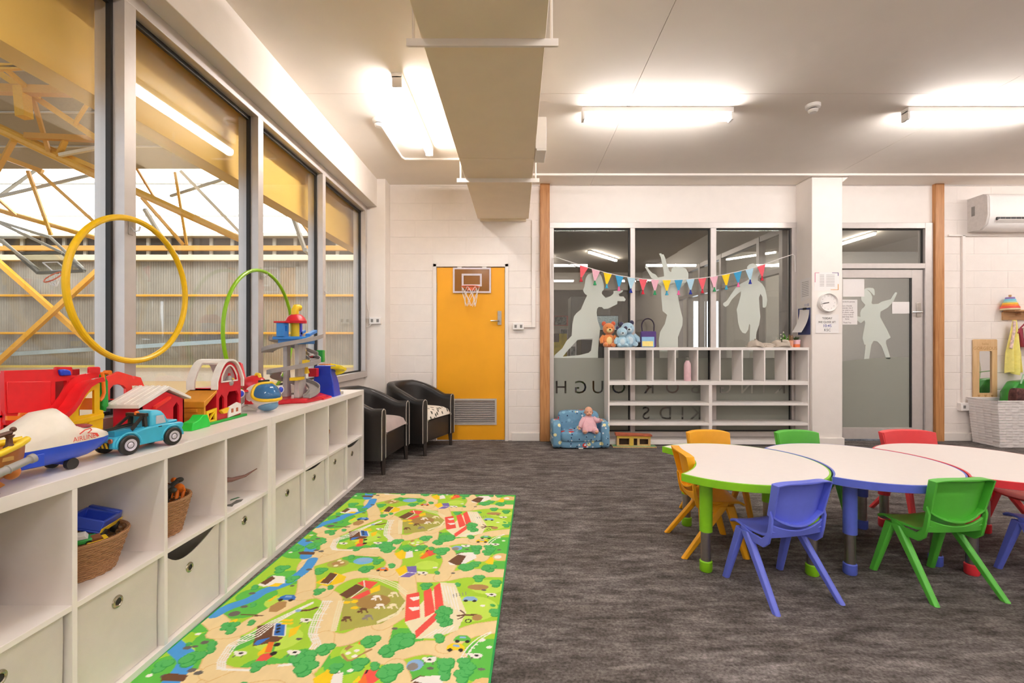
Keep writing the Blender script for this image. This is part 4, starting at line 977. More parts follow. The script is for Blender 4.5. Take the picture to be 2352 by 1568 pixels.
poly('yellow', [(1115, 690), (1160, 620), (1220, 625), (1210, 700), (1150, 715)], Z1); poly('white', [(1210, 640), (1270, 630), (1280, 690), (1200, 705)], Z1); poly('orange', [(1340, 700), (1420, 630), (1440, 680), (1370, 712)], Z1); poly('red', [(1410, 640), (1440, 610), (1510, 615), (1500, 660), (1440, 685)], Z1)
poly('yellow', [(1980, 745), (2040, 690), (2080, 700), (2060, 770)], Z1); blob('road2', (2140, 690), .045, Z1); blob('white', (2110, 690), .02, Z1)
car((1670, 370), 'blue', Z2, .04); blob('tan', (1560, 470), .035, Z2, 1.3, 6); poly('yellow', [(1440, 410), (1530, 345), (1560, 345), (1470, 415)], Z2); blob('dgrey', (1070, 550), .024, Z2, .8, 14); line('brown', [(1140, 560), (1400, 570), (1270, 580)], .006, Z2, False); poly('yellow', [(1010, 640), (1110, 605), (1090, 660), (1020, 680)], Z2)
line('brown', [(1790, 515), (1900, 510), (2000, 480)], .014, Z2); blob('sky', (1790, 515), .012, Z2)
car((1650, 870), 'green', Z3, .034); car((1570, 970), 'yellow', Z3, .036); poly('tan', [(255, 990), (320, 940), (365, 960), (290, 1010)], Z3); blob('orange', (450, 915), .009, Z3); blob('sky', (1090, 1180), .03, Z3); blob('grey', (1060, 1200), .02, Z3)
line('tan', [(230, 1050), (320, 1130), (450, 1060), (590, 990)], .009, Z3)
for c, z, r, k in (((600, 1060), Z2, .032, 5), ((260, 1140), Z2, .026, 4), ((1040, 690), Z2, .022, 4), ((980, 690), Z2, .02, 3), ((1040, 735), Z2, .02, 3), ((1270, 650), Z2, .016, 3), ((830, 900), Z2, .018, 3), ((820, 960), Z2, .016, 3), ((1330, 1145), Z2, .022, 4), ((1850, 1050), Z2, .034, 6), ((1880, 1170), Z2, .03, 5), ((2100, 950), Z2, .026, 5),
                   ((1720, 160), Z2, .026, 4), ((1600, 45), Z2, .03, 4), ((2030, 60), Z2, .022, 4), ((2020, 300), Z2, .022, 4), ((2160, 250), Z2, .016, 3), ((1290, 450), Z2, .014, 3), ((560, 900), Z2, .012, 2), ((2210, 1165), Z2, .02, 4), ((1310, 250), Z2, .018, 3),
                   ((575, 900), Z3, .028, 5), ((950, 890), Z3, .036, 6), ((790, 1010), Z3, .028, 5), ((1390, 860), Z3, .022, 3), ((1220, 250), Z3, .024, 4), ((1600, 230), Z3, .014, 3), ((1840, 160), Z3, .024, 4), ((2040, 220), Z3, .024, 4), ((2030, 560), Z3, .022, 4), ((2010, 480), Z3, .011, 2), ((440, 1170), Z3, .026, 4), ((630, 1190), Z3, .018, 3), ((800, 1270), Z3, .034, 5), ((1450, 1220), Z3, .024, 4), ((1450, 1290), Z3, .022, 3), ((1690, 1210), Z3, .022, 4), ((1650, 1310), Z3, .026, 4), ((1660, 1150), Z3, .02, 4),
                   ((820, 810), Z1, .028, 5), ((930, 735), Z1, .024, 4), ((680, 690), Z1, .02, 3), ((1800, 790), Z1, .03, 6), ((1890, 760), Z1, .024, 4), ((2030, 800), Z1, .03, 5), ((1580, 620), Z1, .024, 4), ((1900, 600), Z1, .026, 4), ((2050, 620), Z1, .02, 4), ((1530, 690), Z1, .014, 3), ((1075, 775), Z1, .02, 3), ((370, 830), Z1, .026, 4), ((1520, 845), Z1, .014, 3), ((1925, 900), Z1, .024, 4), ((2090, 945), Z1, .022, 4)): bush(c, z, r, k)
for c, z in (((1140, 1000), Z2), ((1745, 990), Z2), ((1880, 625), Z2), ((1810, 1070), Z3), ((1265, 1120), Z3), ((1370, 845), Z1), ((1190, 95), Z3), ((1990, 350), Z3)): cow(c, z)
for c, z in (((660, 780), Z2), ((1885, 480), Z3), ((1885, 885), Z3), ((1960, 970), Z3), ((405, 1010), Z3), ((380, 1075), Z3), ((305, 1040), Z3), ((330, 1245), Z3), ((110, 1250), Z2), ((1820, 575), Z1), ((1490, 795), Z1), ((1330, 30), Z3)): blob('white', c, .011, z, .8, 9)
for c, z in (((630, 920), Z2), ((1720, 235), Z2), ((1800, 835), Z2), ((1870, 1230), Z3), ((1270, 1220), Z3), ((1900, 295), Z3), ((850, 750), Z3), ((1670, 850), Z1)): blob('dgrey', c, .013, z, .6, 7)
# the print is one flat sheet: colours are set on a fine grid over the mat's face
import numpy as np
CELL = .0035
nu_, nv_ = int((MW - .016) / CELL), int((ML - .016) / CELL)
gu = -MW + .008 + (MW - .016) * np.arange(nu_ + 1) / nu_
gv = -ML + .008 + (ML - .016) * np.arange(nv_ + 1) / nv_
idx = np.full((nv_ + 1, nu_ + 1), pk.index('grass'), dtype=np.int16)
def fill(pl, ci):
    q = np.array(pl); 
    i0, i1 = np.searchsorted(gu, q[:, 0].min()), np.searchsorted(gu, q[:, 0].max(), 'right')
    j0, j1 = np.searchsorted(gv, q[:, 1].min()), np.searchsorted(gv, q[:, 1].max(), 'right')
    if i1 <= i0 or j1 <= j0: return
    X_, Y_2 = np.meshgrid(gu[i0:i1], gv[j0:j1]); ins = np.zeros(X_.shape, bool)
    n_ = len(q)
    for k in range(n_):
        xa, ya_ = q[k]; xb, yb_ = q[(k + 1) % n_]
        if ya_ == yb_: continue
        c_ = ((ya_ > Y_2) != (yb_ > Y_2)) & (X_ < (xb - xa) * (Y_2 - ya_) / (yb_ - ya_) + xa)
        ins ^= c_
    idx[j0:j1, i0:i1][ins] = ci
for col, polys in shapes:
    for pl in polys:
        for off in (0, 1, 2, -1): fill([(u - .012 * off, v + .935 * off) for u, v in pl], pk.index(col))
rgb = np.array([lin(pal[k]) for k in pk], dtype=np.float32)
cols = np.ones(((nv_ + 1) * (nu_ + 1), 4), dtype=np.float32); cols[:, :3] = rgb[idx.reshape(-1)]
VX, VY = np.meshgrid(gu, gv); co3 = np.stack([VX.reshape(-1), VY.reshape(-1), np.full(VX.size, .0063)], 1).astype(np.float32)
w_ = nu_ + 1; base = (np.arange(nv_)[:, None] * w_ + np.arange(nu_)[None, :]).reshape(-1)
quads = np.stack([base, base + 1, base + w_ + 1, base + w_], 1).astype(np.int32)
me = bpy.data.meshes.new('printed_pattern'); me.vertices.add(len(co3)); me.vertices.foreach_set('co', co3.reshape(-1))
me.loops.add(quads.size); me.loops.foreach_set('vertex_index', quads.reshape(-1)); me.polygons.add(len(quads)); me.polygons.foreach_set('loop_start', np.arange(0, quads.size, 4, dtype=np.int32))
me.update(calc_edges=True); me.validate()
at = me.color_attributes.new('print', 'FLOAT_COLOR', 'POINT'); at.data.foreach_set('color', cols.reshape(-1))
mp_, N_, L_, Bp = newmat('farm print')
an = N_.new('ShaderNodeAttribute'); an.attribute_name = 'print'; nz_ = N_.new('ShaderNodeTexNoise'); nz_.inputs['Scale'].default_value = 40
mr_ = N_.new('ShaderNodeMapRange'); mr_.inputs[3].default_value = .93; mr_.inputs[4].default_value = 1.07; L_.new(nz_.outputs['Fac'], mr_.inputs[0])
mu_ = N_.new('ShaderNodeVectorMath'); mu_.operation = 'SCALE'; L_.new(an.outputs['Color'], mu_.inputs[0]); L_.new(mr_.outputs[0], mu_.inputs['Scale']); L_.new(mu_.outputs[0], Bp.inputs['Base Color'])
Bp.inputs['Roughness'].default_value = .8; Bp.inputs['Specular IOR Level'].default_value = .15
me.materials.append(mp_)
pr = bpy.data.objects.new('printed_pattern', me); COL.objects.link(pr); pr.parent = mt
pr['label'] = 'farm print with roads, river, fences, barns and animals'

# ================================================================ crescent tables
m_tt = M('table laminate', 'f1e9e5', .35, var=.01)
def crescent(inset=0.0):
    R, r, off = .452 - inset, .457 + inset, .668
    d = (R * R - r * r + off * off) / (2 * off)          # x (towards -X) of the tips
    h = math.sqrt(R * R - d * d)
    a0 = math.atan2(h, -d)
    out = [(R * math.cos(a), R * math.sin(a)) for a in [a0 - (2 * a0) * k / 60 for k in range(61)]]      # far tip round to the near tip
    b0 = math.atan2(-h, off - d)
    inn = [(-off + r * math.cos(a), r * math.sin(a)) for a in [b0 - (2 * b0) * k / 26 for k in range(1, 26)]]
    # soften the tips
    P_ = out + inn; n_ = len(P_); Q = []
    return P_
def kid_table(name_col, hexc, loc, rz, legs, label, scale=1.0):
    t = thing('crescent_table', label, 'table', (loc[0], loc[1], 0), rz, 'crescent tables pushed together')
    mc = M(name_col + ' table plastic', hexc, .4)
    MB().prism(crescent(.009), 'z', .460, .4955).build('tabletop', m_tt, t, smooth=30)
    MB().prismh([crescent(0), crescent(.0095)], 'z', .458, .4948).build('edge_band', mc, t, smooth=30, bevel=.003)
    MB().prism(crescent(.03), 'z', .450, .460).build('underside', m_lam, t, smooth=30)
    cr, sr = math.cos(-rz), math.sin(-rz)
    for wx, wy in legs:
        dx, dy = wx - loc[0], wy - loc[1]; x, y = dx * cr - dy * sr, dx * sr + dy * cr
        l = MB().cyl((x, y, .20), (x, y, .450), .031, n=20).build('leg', mc, t)
        MB().cyl((x, y, .03), (x, y, .205), .0245, n=18).build('leg_tube', m_chrome, l)
        MB().lathe([(.027, 0), (.031, .006), (.031, .05), (.027, .054), (.001, .054)], (x, y, 0), 20).build('foot', mc, l)
        dl = Vector((-x, -y, 0)).normalized() * .11
        MB().cyl((x, y, .36), (x + dl.x, y + dl.y, .45), .004, n=6).build('brace', mc, l)
    return t
kid_table('green', '86c81c', (1.195, 2.555), math.radians(-9), [(0.953, 2.325), (1.463, 2.285), (1.071, 2.91), (1.50, 2.76)], 'green edged crescent table with a yellow chair in its hollow')
kid_table('blue', '5a6bd0', (1.866, 2.555), 0, [(1.657, 2.295), (2.165, 2.385), (2.14, 2.86), (1.72, 2.88)], 'blue edged crescent table in the middle of the row')
kid_table('red', 'e2353f', (2.537, 2.558), 0, [(2.258, 2.29), (2.30, 2.89), (2.86, 2.40), (2.84, 2.80)], 'red edged crescent table cut by the right picture edge')

# ================================================================ children's chairs (front towards +Y)
def kid_chair(col, hexc, loc, rz, label, wide=1.0):
    t = thing('kids_chair', label, 'chair', (loc[0], loc[1], 0), rz, 'moulded plastic children\'s chairs')
    m = M(col + ' chair plastic', hexc, .42, var=.03)
    w = .140 * wide
    def seat(u, v):
        y = -.10 + .265 * v; x = (2 * u - 1) * w * (1.0 - .10 * abs(v - .45))
        z = .288 + .010 * (2 * u - 1) ** 2 - .02 * max(0, (v - .82) / .18) ** 2 + .028 * max(0, (.22 - v) / .22) ** 2 - .006 * math.sin(PI * v)
        return (x, y, z)
    MB().grid(seat, 14, 16, .012).build('seat', m, t, bevel=.003, smooth=50)
    def back(u, v):
        s_ = 2 * u - 1
        hb = .340 + .046 * s_ * s_; ht = .530 + .012 * (1 - s_ ** 4)
        z = hb + (ht - hb) * v
        y = -.112 - .036 * v + .028 * s_ * s_ + .006 * (1 - s_ * s_)
        return (s_ * (.142 * wide - .008 * (1 - v)), y, z)
    bk_ = MB().grid(back, 16, 8, .012).build('backrest', m, t, bevel=.003, smooth=50)
    # rim flange round the backrest, turned to the rear
    ring = [back(u, 1) for u in [k / 12 for k in range(13)]] + [back(1, v) for v in (.75, .5, .25, 0)] + [back(1 - k / 12, 0) for k in range(1, 13)] + [back(0, v) for v in (.25, .5, .75)]
    rs = []
    for i, p in enumerate(ring):
        p = Vector(p); c = Vector((0, -.125, .455)); o_ = (p - c); o_.y = 0; o_.normalize()
        dpt = .024 if p.z < .40 and abs(p.x) < .12 * wide else .034
        rs.append([p + o_ * .003 + Vector((0, .004, 0)), p + o_ * .004 + Vector((0, -dpt, 0)), p - o_ * .005 + Vector((0, -dpt, 0)), p - o_ * .006 + Vector((0, .004, 0))])
    MB().ring_loft(rs, closed=True).build('back_rim', m, t, bevel=.0015, smooth=50)
    for s_ in (-1, 1):
        # curved upright joining seat side and backrest
        prof = [(.06, .282), (-.01, .262), (-.07, .262), (-.10, .29), (-.112, .34), (-.12, .40)]
        rs = []
        for y, z in prof: rs.append([Vector((s_ * (w - .004), y - .0, z - .024)), Vector((s_ * (w + .008), y, z - .024)), Vector((s_ * (w + .008), y + .012, z + .012)), Vector((s_ * (w - .004), y + .012, z + .012))])
        MB().ring_loft(rs).build('upright', m, t, bevel=.002, smooth=50)
        ax, ay, az = s_ * (w - .002), .065, .272
        for fx_, fy_ in ((s_ * .158 * wide, .158), (s_ * .170 * wide, -.170)):
            top = Vector((ax, ay + (.012 if fy_ > 0 else -.02), az)); bot = Vector((fx_, fy_, 0))
            rs = []
            for k, q in ((0, top), (1, bot)):
                a_, b_ = (.026, .016) if k == 0 else (.017, .014)
                rs.append([Vector((q.x - b_, q.y - a_ + b_ * .5, q.z)), Vector((q.x - b_ * .4 * 1, q.y - a_, q.z)), Vector((q.x + b_ * .4, q.y - a_, q.z)), Vector((q.x + b_, q.y - a_ + b_ * .5, q.z)),
                           Vector((q.x + b_, q.y + a_ - b_ * .5, q.z)), Vector((q.x + b_ * .4, q.y + a_, q.z)), Vector((q.x - b_ * .4, q.y + a_, q.z)), Vector((q.x - b_, q.y + a_ - b_ * .5, q.z))])
            MB().ring_loft(rs).build('leg', m, t, bevel=.002, smooth=40)
    # lower back band under the hand slot
    def band(u, v):
        s_ = 2 * u - 1
        return (s_ * (w + .002), -.108 + .012 * s_ * s_ - .012 * v, .288 + .030 * v + .036 * s_ * s_ * v)
    MB().grid(band, 14, 4, .010).build('lower_band', m, t, bevel=.002, smooth=50)
    return t
kid_chair('blue', '6674de', (1.218, 2.15), math.radians(14), 'blue children\'s chair with its back turned, nearest the viewer')
kid_chair('green', '56b83c', (1.978, 2.195), math.radians(5), 'green children\'s chair drawn out from the blue edged table')
kid_chair('yellow', 'f0a914', (1.072, 2.62), math.radians(-93), 'yellow children\'s chair set in the hollow of the green table')
kid_chair('yellow', 'f0a914', (1.316, 3.045), PI, 'yellow children\'s chair behind the green edged table')
kid_chair('green', '56b83c', (1.925, 3.045), PI, 'green children\'s chair behind the blue edged table')
kid_chair('red', 'e8474c', (2.70, 3.06), PI, 'red children\'s chair behind the red edged table', 1.28)
kid_chair('blue', '6674de', (2.60, 2.185), math.radians(-4), 'blue children\'s chair cut by the right picture edge')
kid_chair('red', 'e8474c', (2.99, 2.66), math.radians(82), 'red children\'s chair under the end of the red edged table')
# ================================================================ white shelf unit against the back window
SY0, SY1 = 5.185, 5.425
sx = lambda px: onY(px, 0, SY0)[0]
sz = lambda py: onY(0, py, SY0)[1]
su = thing('pigeonhole_shelf', 'white pigeonhole shelf with nine upper slots in front of the window', 'shelf unit', (2.15, 5.3, 0))
X0, X1 = sx(1397), 3.288
def sbox(nm, x0, x1, z0, z1, y0=SY0, y1=SY1): return MB().box(x0, x1, y0, y1, z0, z1).build(nm, m_lam, su, world=True, bevel=.0012)
sbox('side_panel', X0, X0 + .016, 0, sz(804)); sbox('side_panel', X1 - .016, X1, 0, sz(804))
sbox('top_board', X0, X1, sz(804), sz(797.5)); sbox('middle_board', X0 + .016, X1 - .016, sz(884), sz(875.5))
sbox('bottom_board', X0 + .016, X1 - .016, .012, .05)
for i in range(1, 9):
    x = X0 + (X1 - X0) * i / 9; sbox('divider', x - .008, x + .008, sz(875.5), sz(804))
xm = sx(1632); sbox('divider', xm - .018, xm + .018, .05, sz(884))
for a, b in ((X0 + .016, xm - .018), (xm + .018, X1 - .016)):
    for py in (931, 977): sbox('shelf_board', a, b, sz(py), sz(py - 5.5))

# ================================================================ tub armchairs
m_leath = M('black leather', '221f1e', .38, var=.15, scale=14, bump=.25, bscale=160, coat=.1)
m_stitch = M('pale piping', 'b7b0a6', .7); m_legw = M('dark wood leg', '2a211c', .5)
def tub_chair(loc, rz, cushion, label):
    t = thing('tub_armchair', label, 'armchair', (loc[0], loc[1], 0), rz, 'black tub armchairs in the corner')
    W2, D2 = .335, .285; th = .085; n = 28
    path = []
    for k in range(n + 1):
        u = k / n
        if u < .22: path.append((-W2 + th / 2, -D2 + (D2 * 1.05) * u / .22))
        elif u > .78: path.append((W2 - th / 2, -D2 + (D2 * 1.05) * (1 - u) / .22))
        else:
            a = PI - PI * (u - .22) / .56; path.append(((W2 - th / 2) * math.cos(a), .015 + (D2 - th / 2) * math.sin(a)))
    rs = []
    for k, (x, y) in enumerate(path):
        x0, y0 = path[max(k - 1, 0)]; x1, y1 = path[min(k + 1, n)]
        d = Vector((x1 - x0, y1 - y0, 0)).normalized(); nn_ = Vector((-d.y, d.x, 0)) * th / 2
        s_ = math.sin(PI * max(0, min(1, (k / n - .0) / 1.0)))
        zt = .575 + .155 * min(1, max(0, (s_ - .25) / .65)); c = Vector((x, y, 0))
        sec = []
        for q, z in ((1, .13), (1.0, .30), (1.05, zt - .06), (.95, zt - .018), (.5, zt), (-.5, zt), (-.95, zt - .018), (-1.05, zt - .06), (-1, .30), (-1, .13)): sec.append(c + nn_ * q + Vector((0, 0, z)))
        rs.append(sec)
    MB().ring_loft(rs).build('arm_and_back', m_leath, t, smooth=60)
    for s_ in (-1, 1):
        x = s_ * (W2 - th / 2); q = [(x - th * .5, -D2 - .002, .14), (x - th * .52, -D2 - .002, .50), (x - th * .4, -D2 - .002, .56), (x, -D2 - .002, .577), (x + th * .4, -D2 - .002, .56), (x + th * .52, -D2 - .002, .50), (x + th * .5, -D2 - .002, .14)]
        MB().tube(q, .004, 6).build('piping', m_stitch, t)
    MB().box(-W2 + th, W2 - th, -D2 + .012, D2 - .06, .13, .36).build('seat_base', m_leath, t, bevel=.02, seg=3)
    def cush(u, v):
        a, b = 2 * u - 1, 2 * v - 1
        e = (1 - abs(a) ** 6) * (1 - abs(b) ** 6)
        return (a * (W2 - th - .006), -.045 + b * .255 - .03 * (b < -.9) * 0, .365 + .085 * e ** .35 + .015 * (1 - a * a) * (1 - b * b))
    MB().grid(cush, 18, 18, .02).build('seat_cushion', cushion, t, smooth=70)
    for x in (-.27, .27):
        for y in (-.27, .2): MB().cyl((x, y, .14), (x * 1.02, y * 1.02, 0), .026, .018, 4).build('leg', m_legw, t)
    return t
m_taupe = M('taupe velvet cover', 'a08f8b', .9, var=.08, scale=10, sheen=.4)
def spot_fabric():
    m, N, L, B = newmat('leaf print fabric')
    tc = N.new('ShaderNodeTexCoord'); v = N.new('ShaderNodeTexVoronoi'); v.inputs['Scale'].default_value = 17; v.inputs['Randomness'].default_value = 1
    mp = N.new('ShaderNodeMapping'); mp.inputs['Scale'].default_value = (1.3, .8, 1); L.new(tc.outputs['Object'], mp.inputs[0]); L.new(mp.outputs[0], v.inputs['Vector'])
    rp = N.new('ShaderNodeValToRGB'); rp.color_ramp.elements[0].position = .30; rp.color_ramp.elements[1].position = .36; rp.color_ramp.elements[0].color = lin('55584f') + (1,); rp.color_ramp.elements[1].color = lin('e6e0d6') + (1,)
    L.new(v.outputs['Distance'], rp.inputs['Fac']); L.new(rp.outputs['Color'], B.inputs['Base Color']); B.inputs['Roughness'].default_value = .9
    return m
tub_chair((-1.10, 5.055), math.radians(70), spot_fabric(), 'black tub armchair with leaf print seat cushion beside the yellow door')
tub_chair((-1.405, 4.335), math.radians(83), m_taupe, 'black tub armchair with taupe seat cover behind the shelf unit')

# ================================================================ toddler sofa with doll, wooden toy garage
def space_fabric():
    m, N, L, B = newmat('space print fabric')
    tc = N.new('ShaderNodeTexCoord')
    base = lin('6f9dbb') + (1,); prev = None
    specs = [(12, .22, '86b7d0', 23), (7.5, .24, 'd9382f', 3), (11, .24, 'e8dfa6', 11), (20, .22, 'dfe8ee', 5), (24, .19, '24385c', 17)]
    col = None
    for sc_, th_, hx, off in specs:
        mp = N.new('ShaderNodeMapping'); mp.inputs['Location'].default_value = (off, off * 1.7, off * .6); L.new(tc.outputs['Object'], mp.inputs[0])
        v = N.new('ShaderNodeTexVoronoi'); v.inputs['Scale'].default_value = sc_; L.new(mp.outputs[0], v.inputs['Vector'])
        lt = N.new('ShaderNodeMath'); lt.operation = 'LESS_THAN'; lt.inputs[1].default_value = th_; L.new(v.outputs['Distance'], lt.inputs[0])
        sp = N.new('ShaderNodeSeparateColor'); L.new(v.outputs['Color'], sp.inputs[0])
        g2 = N.new('ShaderNodeMath'); g2.operation = 'GREATER_THAN'; g2.inputs[1].default_value = .3; L.new(sp.outputs[0], g2.inputs[0])
        ml = N.new('ShaderNodeMath'); ml.operation = 'MULTIPLY'; L.new(lt.outputs[0], ml.inputs[0]); L.new(g2.outputs[0], ml.inputs[1])
        mx = N.new('ShaderNodeMix'); mx.data_type = 'RGBA'; L.new(ml.outputs[0], mx.inputs[0]); mx.inputs[7].default_value = lin(hx) + (1,)
        if col is None: mx.inputs[6].default_value = base
        else: L.new(col, mx.inputs[6])
        col = mx.outputs[2]
    L.new(col, B.inputs['Base Color']); B.inputs['Roughness'].default_value = .85
    n2 = N.new('ShaderNodeTexNoise'); n2.inputs['Scale'].default_value = 18; L.new(tc.outputs['Object'], n2.inputs['Vector'])
    bp = N.new('ShaderNodeBump'); bp.inputs['Strength'].default_value = .35; bp.inputs['Distance'].default_value = .02; L.new(n2.outputs['Fac'], bp.inputs['Height']); L.new(bp.outputs['Normal'], B.inputs['Normal'])
    return m
m_space = space_fabric()
ts = thing('toddler_sofa', 'small blue foam sofa with space print covers', 'toddler sofa', (.70, 5.12, 0))
def pillow(name, x0, x1, y0, y1, z0, z1, p=.045):
    def mk(): pass
    cx_, cy_, cz_ = (x0 + x1) / 2, (y0 + y1) / 2, (z0 + z1) / 2; hx_, hy_, hz_ = (x1 - x0) / 2, (y1 - y0) / 2, (z1 - z0) / 2
    mb = MB(); rs = []
    n_, m_ = 24, 12; e1 = .32
    sg = lambda v, e: math.copysign(abs(v) ** e, v)
    for j in range(m_ + 1):
        t_ = -PI / 2 + PI * j / m_; t_ = max(min(t_, PI / 2 - .03), -PI / 2 + .03)
        rs.append([Vector((cx_ + hx_ * sg(math.cos(t_), e1) * sg(math.cos(a), e1), cy_ + hy_ * sg(math.cos(t_), e1) * sg(math.sin(a), e1), cz_ + hz_ * sg(math.sin(t_), e1))) for a in [2 * PI * k / n_ for k in range(n_)]])
    return mb.ring_loft(rs)
pillow('b', -.235, .235, .09, .23, .05, .385).build('backrest', m_space, ts, smooth=60)
pillow('s', -.225, .225, -.13, .12, .075, .185).build('seat_cushion', m_space, ts, smooth=60)
pillow('s', -.235, .235, -.115, .15, .004, .09).build('seat_base', m_space, ts, smooth=60)
for s_ in (-1, 1):
    a0, a1 = sorted((s_ * .215, s_ * .315))
    pillow('a', a0, a1, -.12, .22, .004, .29).xf(Matrix.Shear('XZ', 4, (0, 0)) if False else Matrix.Identity(4)).build('armrest', m_space, ts, smooth=60)
MB().box(-.03, .02, -.118, -.112, .004, .016).build('fabric_tag', m_paper, ts)
m_skin = M('doll vinyl', 'd8a286', .5, var=.04); m_pinkc = M('pink doll suit', 'e0b3bb', .9, var=.06, bump=.3, bscale=60)
dl = thing('baby_doll', 'bald baby doll in a pink suit sitting on the blue sofa', 'doll', (.79, 5.06, .185), 0)
bd = MB(); bd.ring_loft([[Vector((rx * math.cos(a), y + ry * math.sin(a), z)) for a in [2 * PI * k / 18 for k in range(18)]] for rx, ry, y, z in ((.03, .03, -.01, .0), (.082, .062, -.02, .012), (.088, .062, -.01, .05), (.078, .055, .005, .10), (.06, .045, .02, .145), (.03, .03, .028, .168))])
bd.tube([(-.05, .01, .14), (-.085, -.02, .095), (-.105, -.045, .05)], [.027, .026, .02], 12); bd.tube([(.05, .015, .14), (.09, -.01, .115), (.12, -.03, .125)], [.028, .028, .023], 12)
bd.tube([(-.035, -.03, .025), (-.055, -.085, .02), (-.06, -.12, .016)], [.038, .034, .024], 12); bd.tube([(.04, -.03, .025), (.06, -.09, .02), (.058, -.125, .014)], [.038, .034, .024], 12)
bd.build('suit', m_pinkc, dl, smooth=60)
hd = MB(); hd.ball((0, .018, .215), (.044, .047, .052), 20, 14); hd.ball((0, -.012, .198), (.032, .026, .024), 14, 8); hd.ball((0, -.034, .202), (.006, .006, .006), 8, 6)
for s_ in (-1, 1): hd.ball((s_ * .044, .02, .205), (.006, .011, .013), 8, 6)
hd.ball((-.018, -.028, .192), (.012, .01, .01), 8, 6); hd.ball((.018, -.028, .192), (.012, .01, .01), 8, 6)
h_ = hd.build('head', m_skin, dl, smooth=60)
for s_ in (-1, 1): MB().ball((s_ * .016, -.0275, .214), (.0055, .003, .0045), 8, 6).build('eye', m_black, h_)
MB().ball((0, -.037, .189), (.008, .002, .0025), 8, 5).build('mouth', M('doll lips', 'b8655c', .5), h_)
for p in ((-.112, -.055, .04), (.132, -.037, .13)):
    hb = MB(); hb.ball(p, (.012, .013, .011), 10, 6)
    for f in range(4): hb.tube([(p[0] + (f - 1.5) * .006, p[1] - .006, p[2] - .004), (p[0] + (f - 1.5) * .007, p[1] - .02, p[2] - .010)], [.0035, .0025], 6)
    hb.tube([(p[0] + .01, p[1], p[2]), (p[0] + .018, p[1] - .009, p[2] + .003)], [.004, .003], 6); hb.build('hand', m_skin, dl, smooth=60)
for p in ((-.062, -.145, .02), (.06, -.15, .018)):
    hb = MB(); hb.ball(p, (.02, .03, .018), 12, 8)
    for f in range(5): hb.ball((p[0] + (f - 2) * .007, p[1] - .026, p[2] + .006), .005, 6, 5)
    hb.build('foot', m_skin, dl, smooth=60)
gt = thing('wooden_toy_house', 'flat roofed wooden toy house on a green base board', 'toy house', (1.30, 5.132, 0), -.03)
m_ply = wood_mat('plywood', 'c79d62', 'dcb87f'); m_tgreen = M('painted green board', '6f9a6c', .7, var=.15, scale=12); m_troof = M('faded red roof', 'a85638', .7, var=.2, scale=14); m_ty = M('painted yellow wood', 'd9b548', .6)
MB().box(-.24, .24, -.06, .045, 0, .012).build('base_board', m_ply, gt, bevel=.002); MB().box(-.235, .235, -.057, .042, .0121, .014).build('lawn', m_tgreen, gt)
MB().prism([(-.205, .155), (.195, .138), (.195, .120), (-.205, .126)], 'y', -.038, .044).build('roof', m_troof, gt, bevel=.002)
MB().prismh([[(-.19, .014), (.18, .014), (.18, .125), (-.19, .125)], [(-.165, .026), (-.055, .026), (-.055, .095), (-.165, .095)], [(-.005, .018), (.035, .018), (.035, .095), (-.005, .095)], [(.06, .03), (.155, .03), (.155, .09), (.06, .09)]], 'y', -.025, -.012).build('front_wall', m_ply, gt)
MB().box(-.05, -.01, -.03, -.0125, .016, .10).build('door', m_ty, gt); MB().box(-.19, .18, -.029, -.0255, .10, .124).build('lintel', m_ty, gt)
mb = MB().box(-.19, -.178, -.012, .04, .014, .125).box(.168, .18, -.012, .04, .014, .12); mb.build('side_wall', m_ply, gt); MB().box(-.178, .168, .03, .04, .014, .12).build('rear_wall', M('dark stained wood', '4a3423', .7), gt)

# ================================================================ hoops on the windows
def hoop(cy, cz, r, x, hexc, label, tube_r=.0115):
    o = MB().tube([(x, cy + r * math.cos(a), cz + r * math.sin(a)) for a in [2 * PI * k / 72 for k in range(72)]], tube_r, 10, True).build('hula_hoop', M(label[:5] + ' hoop plastic', hexc, .35)); tag(o, label, 'hula hoop', 'hula hoops hung on the window mullions')
hoop(2.018, 1.375, .308, -1.672, 'f0c010', 'yellow hula hoop hanging on the window mullion', .0125)
hoop(3.03, 1.215, .405, -1.672, '8cc21a', 'green hula hoop hanging on the window mullion', .011)
for y, z, lb in ((2.03, 1.665, 'clear plastic hook holding up the yellow hoop'), (3.065, 1.615, 'clear plastic hook holding up the green hoop'), (4.075, 1.62, 'white plastic hook on the last mullion, empty')):
    t = thing('adhesive_hook', lb, 'hook', (-1.70, y, z), 0, 'adhesive hooks on mullions')
    mh = M('clear hook plastic', 'e9e4e0', .25, trans=.3)
    MB().box(0, .004, -.012, .012, -.045, .035).build('back_plate', mh, t, bevel=.002)
    MB().tube([(.004, 0, -.012), (.02, 0, -.03), (.038, 0, -.026), (.044, 0, -.008)], .004, 8).build('hook_arm', mh, t)

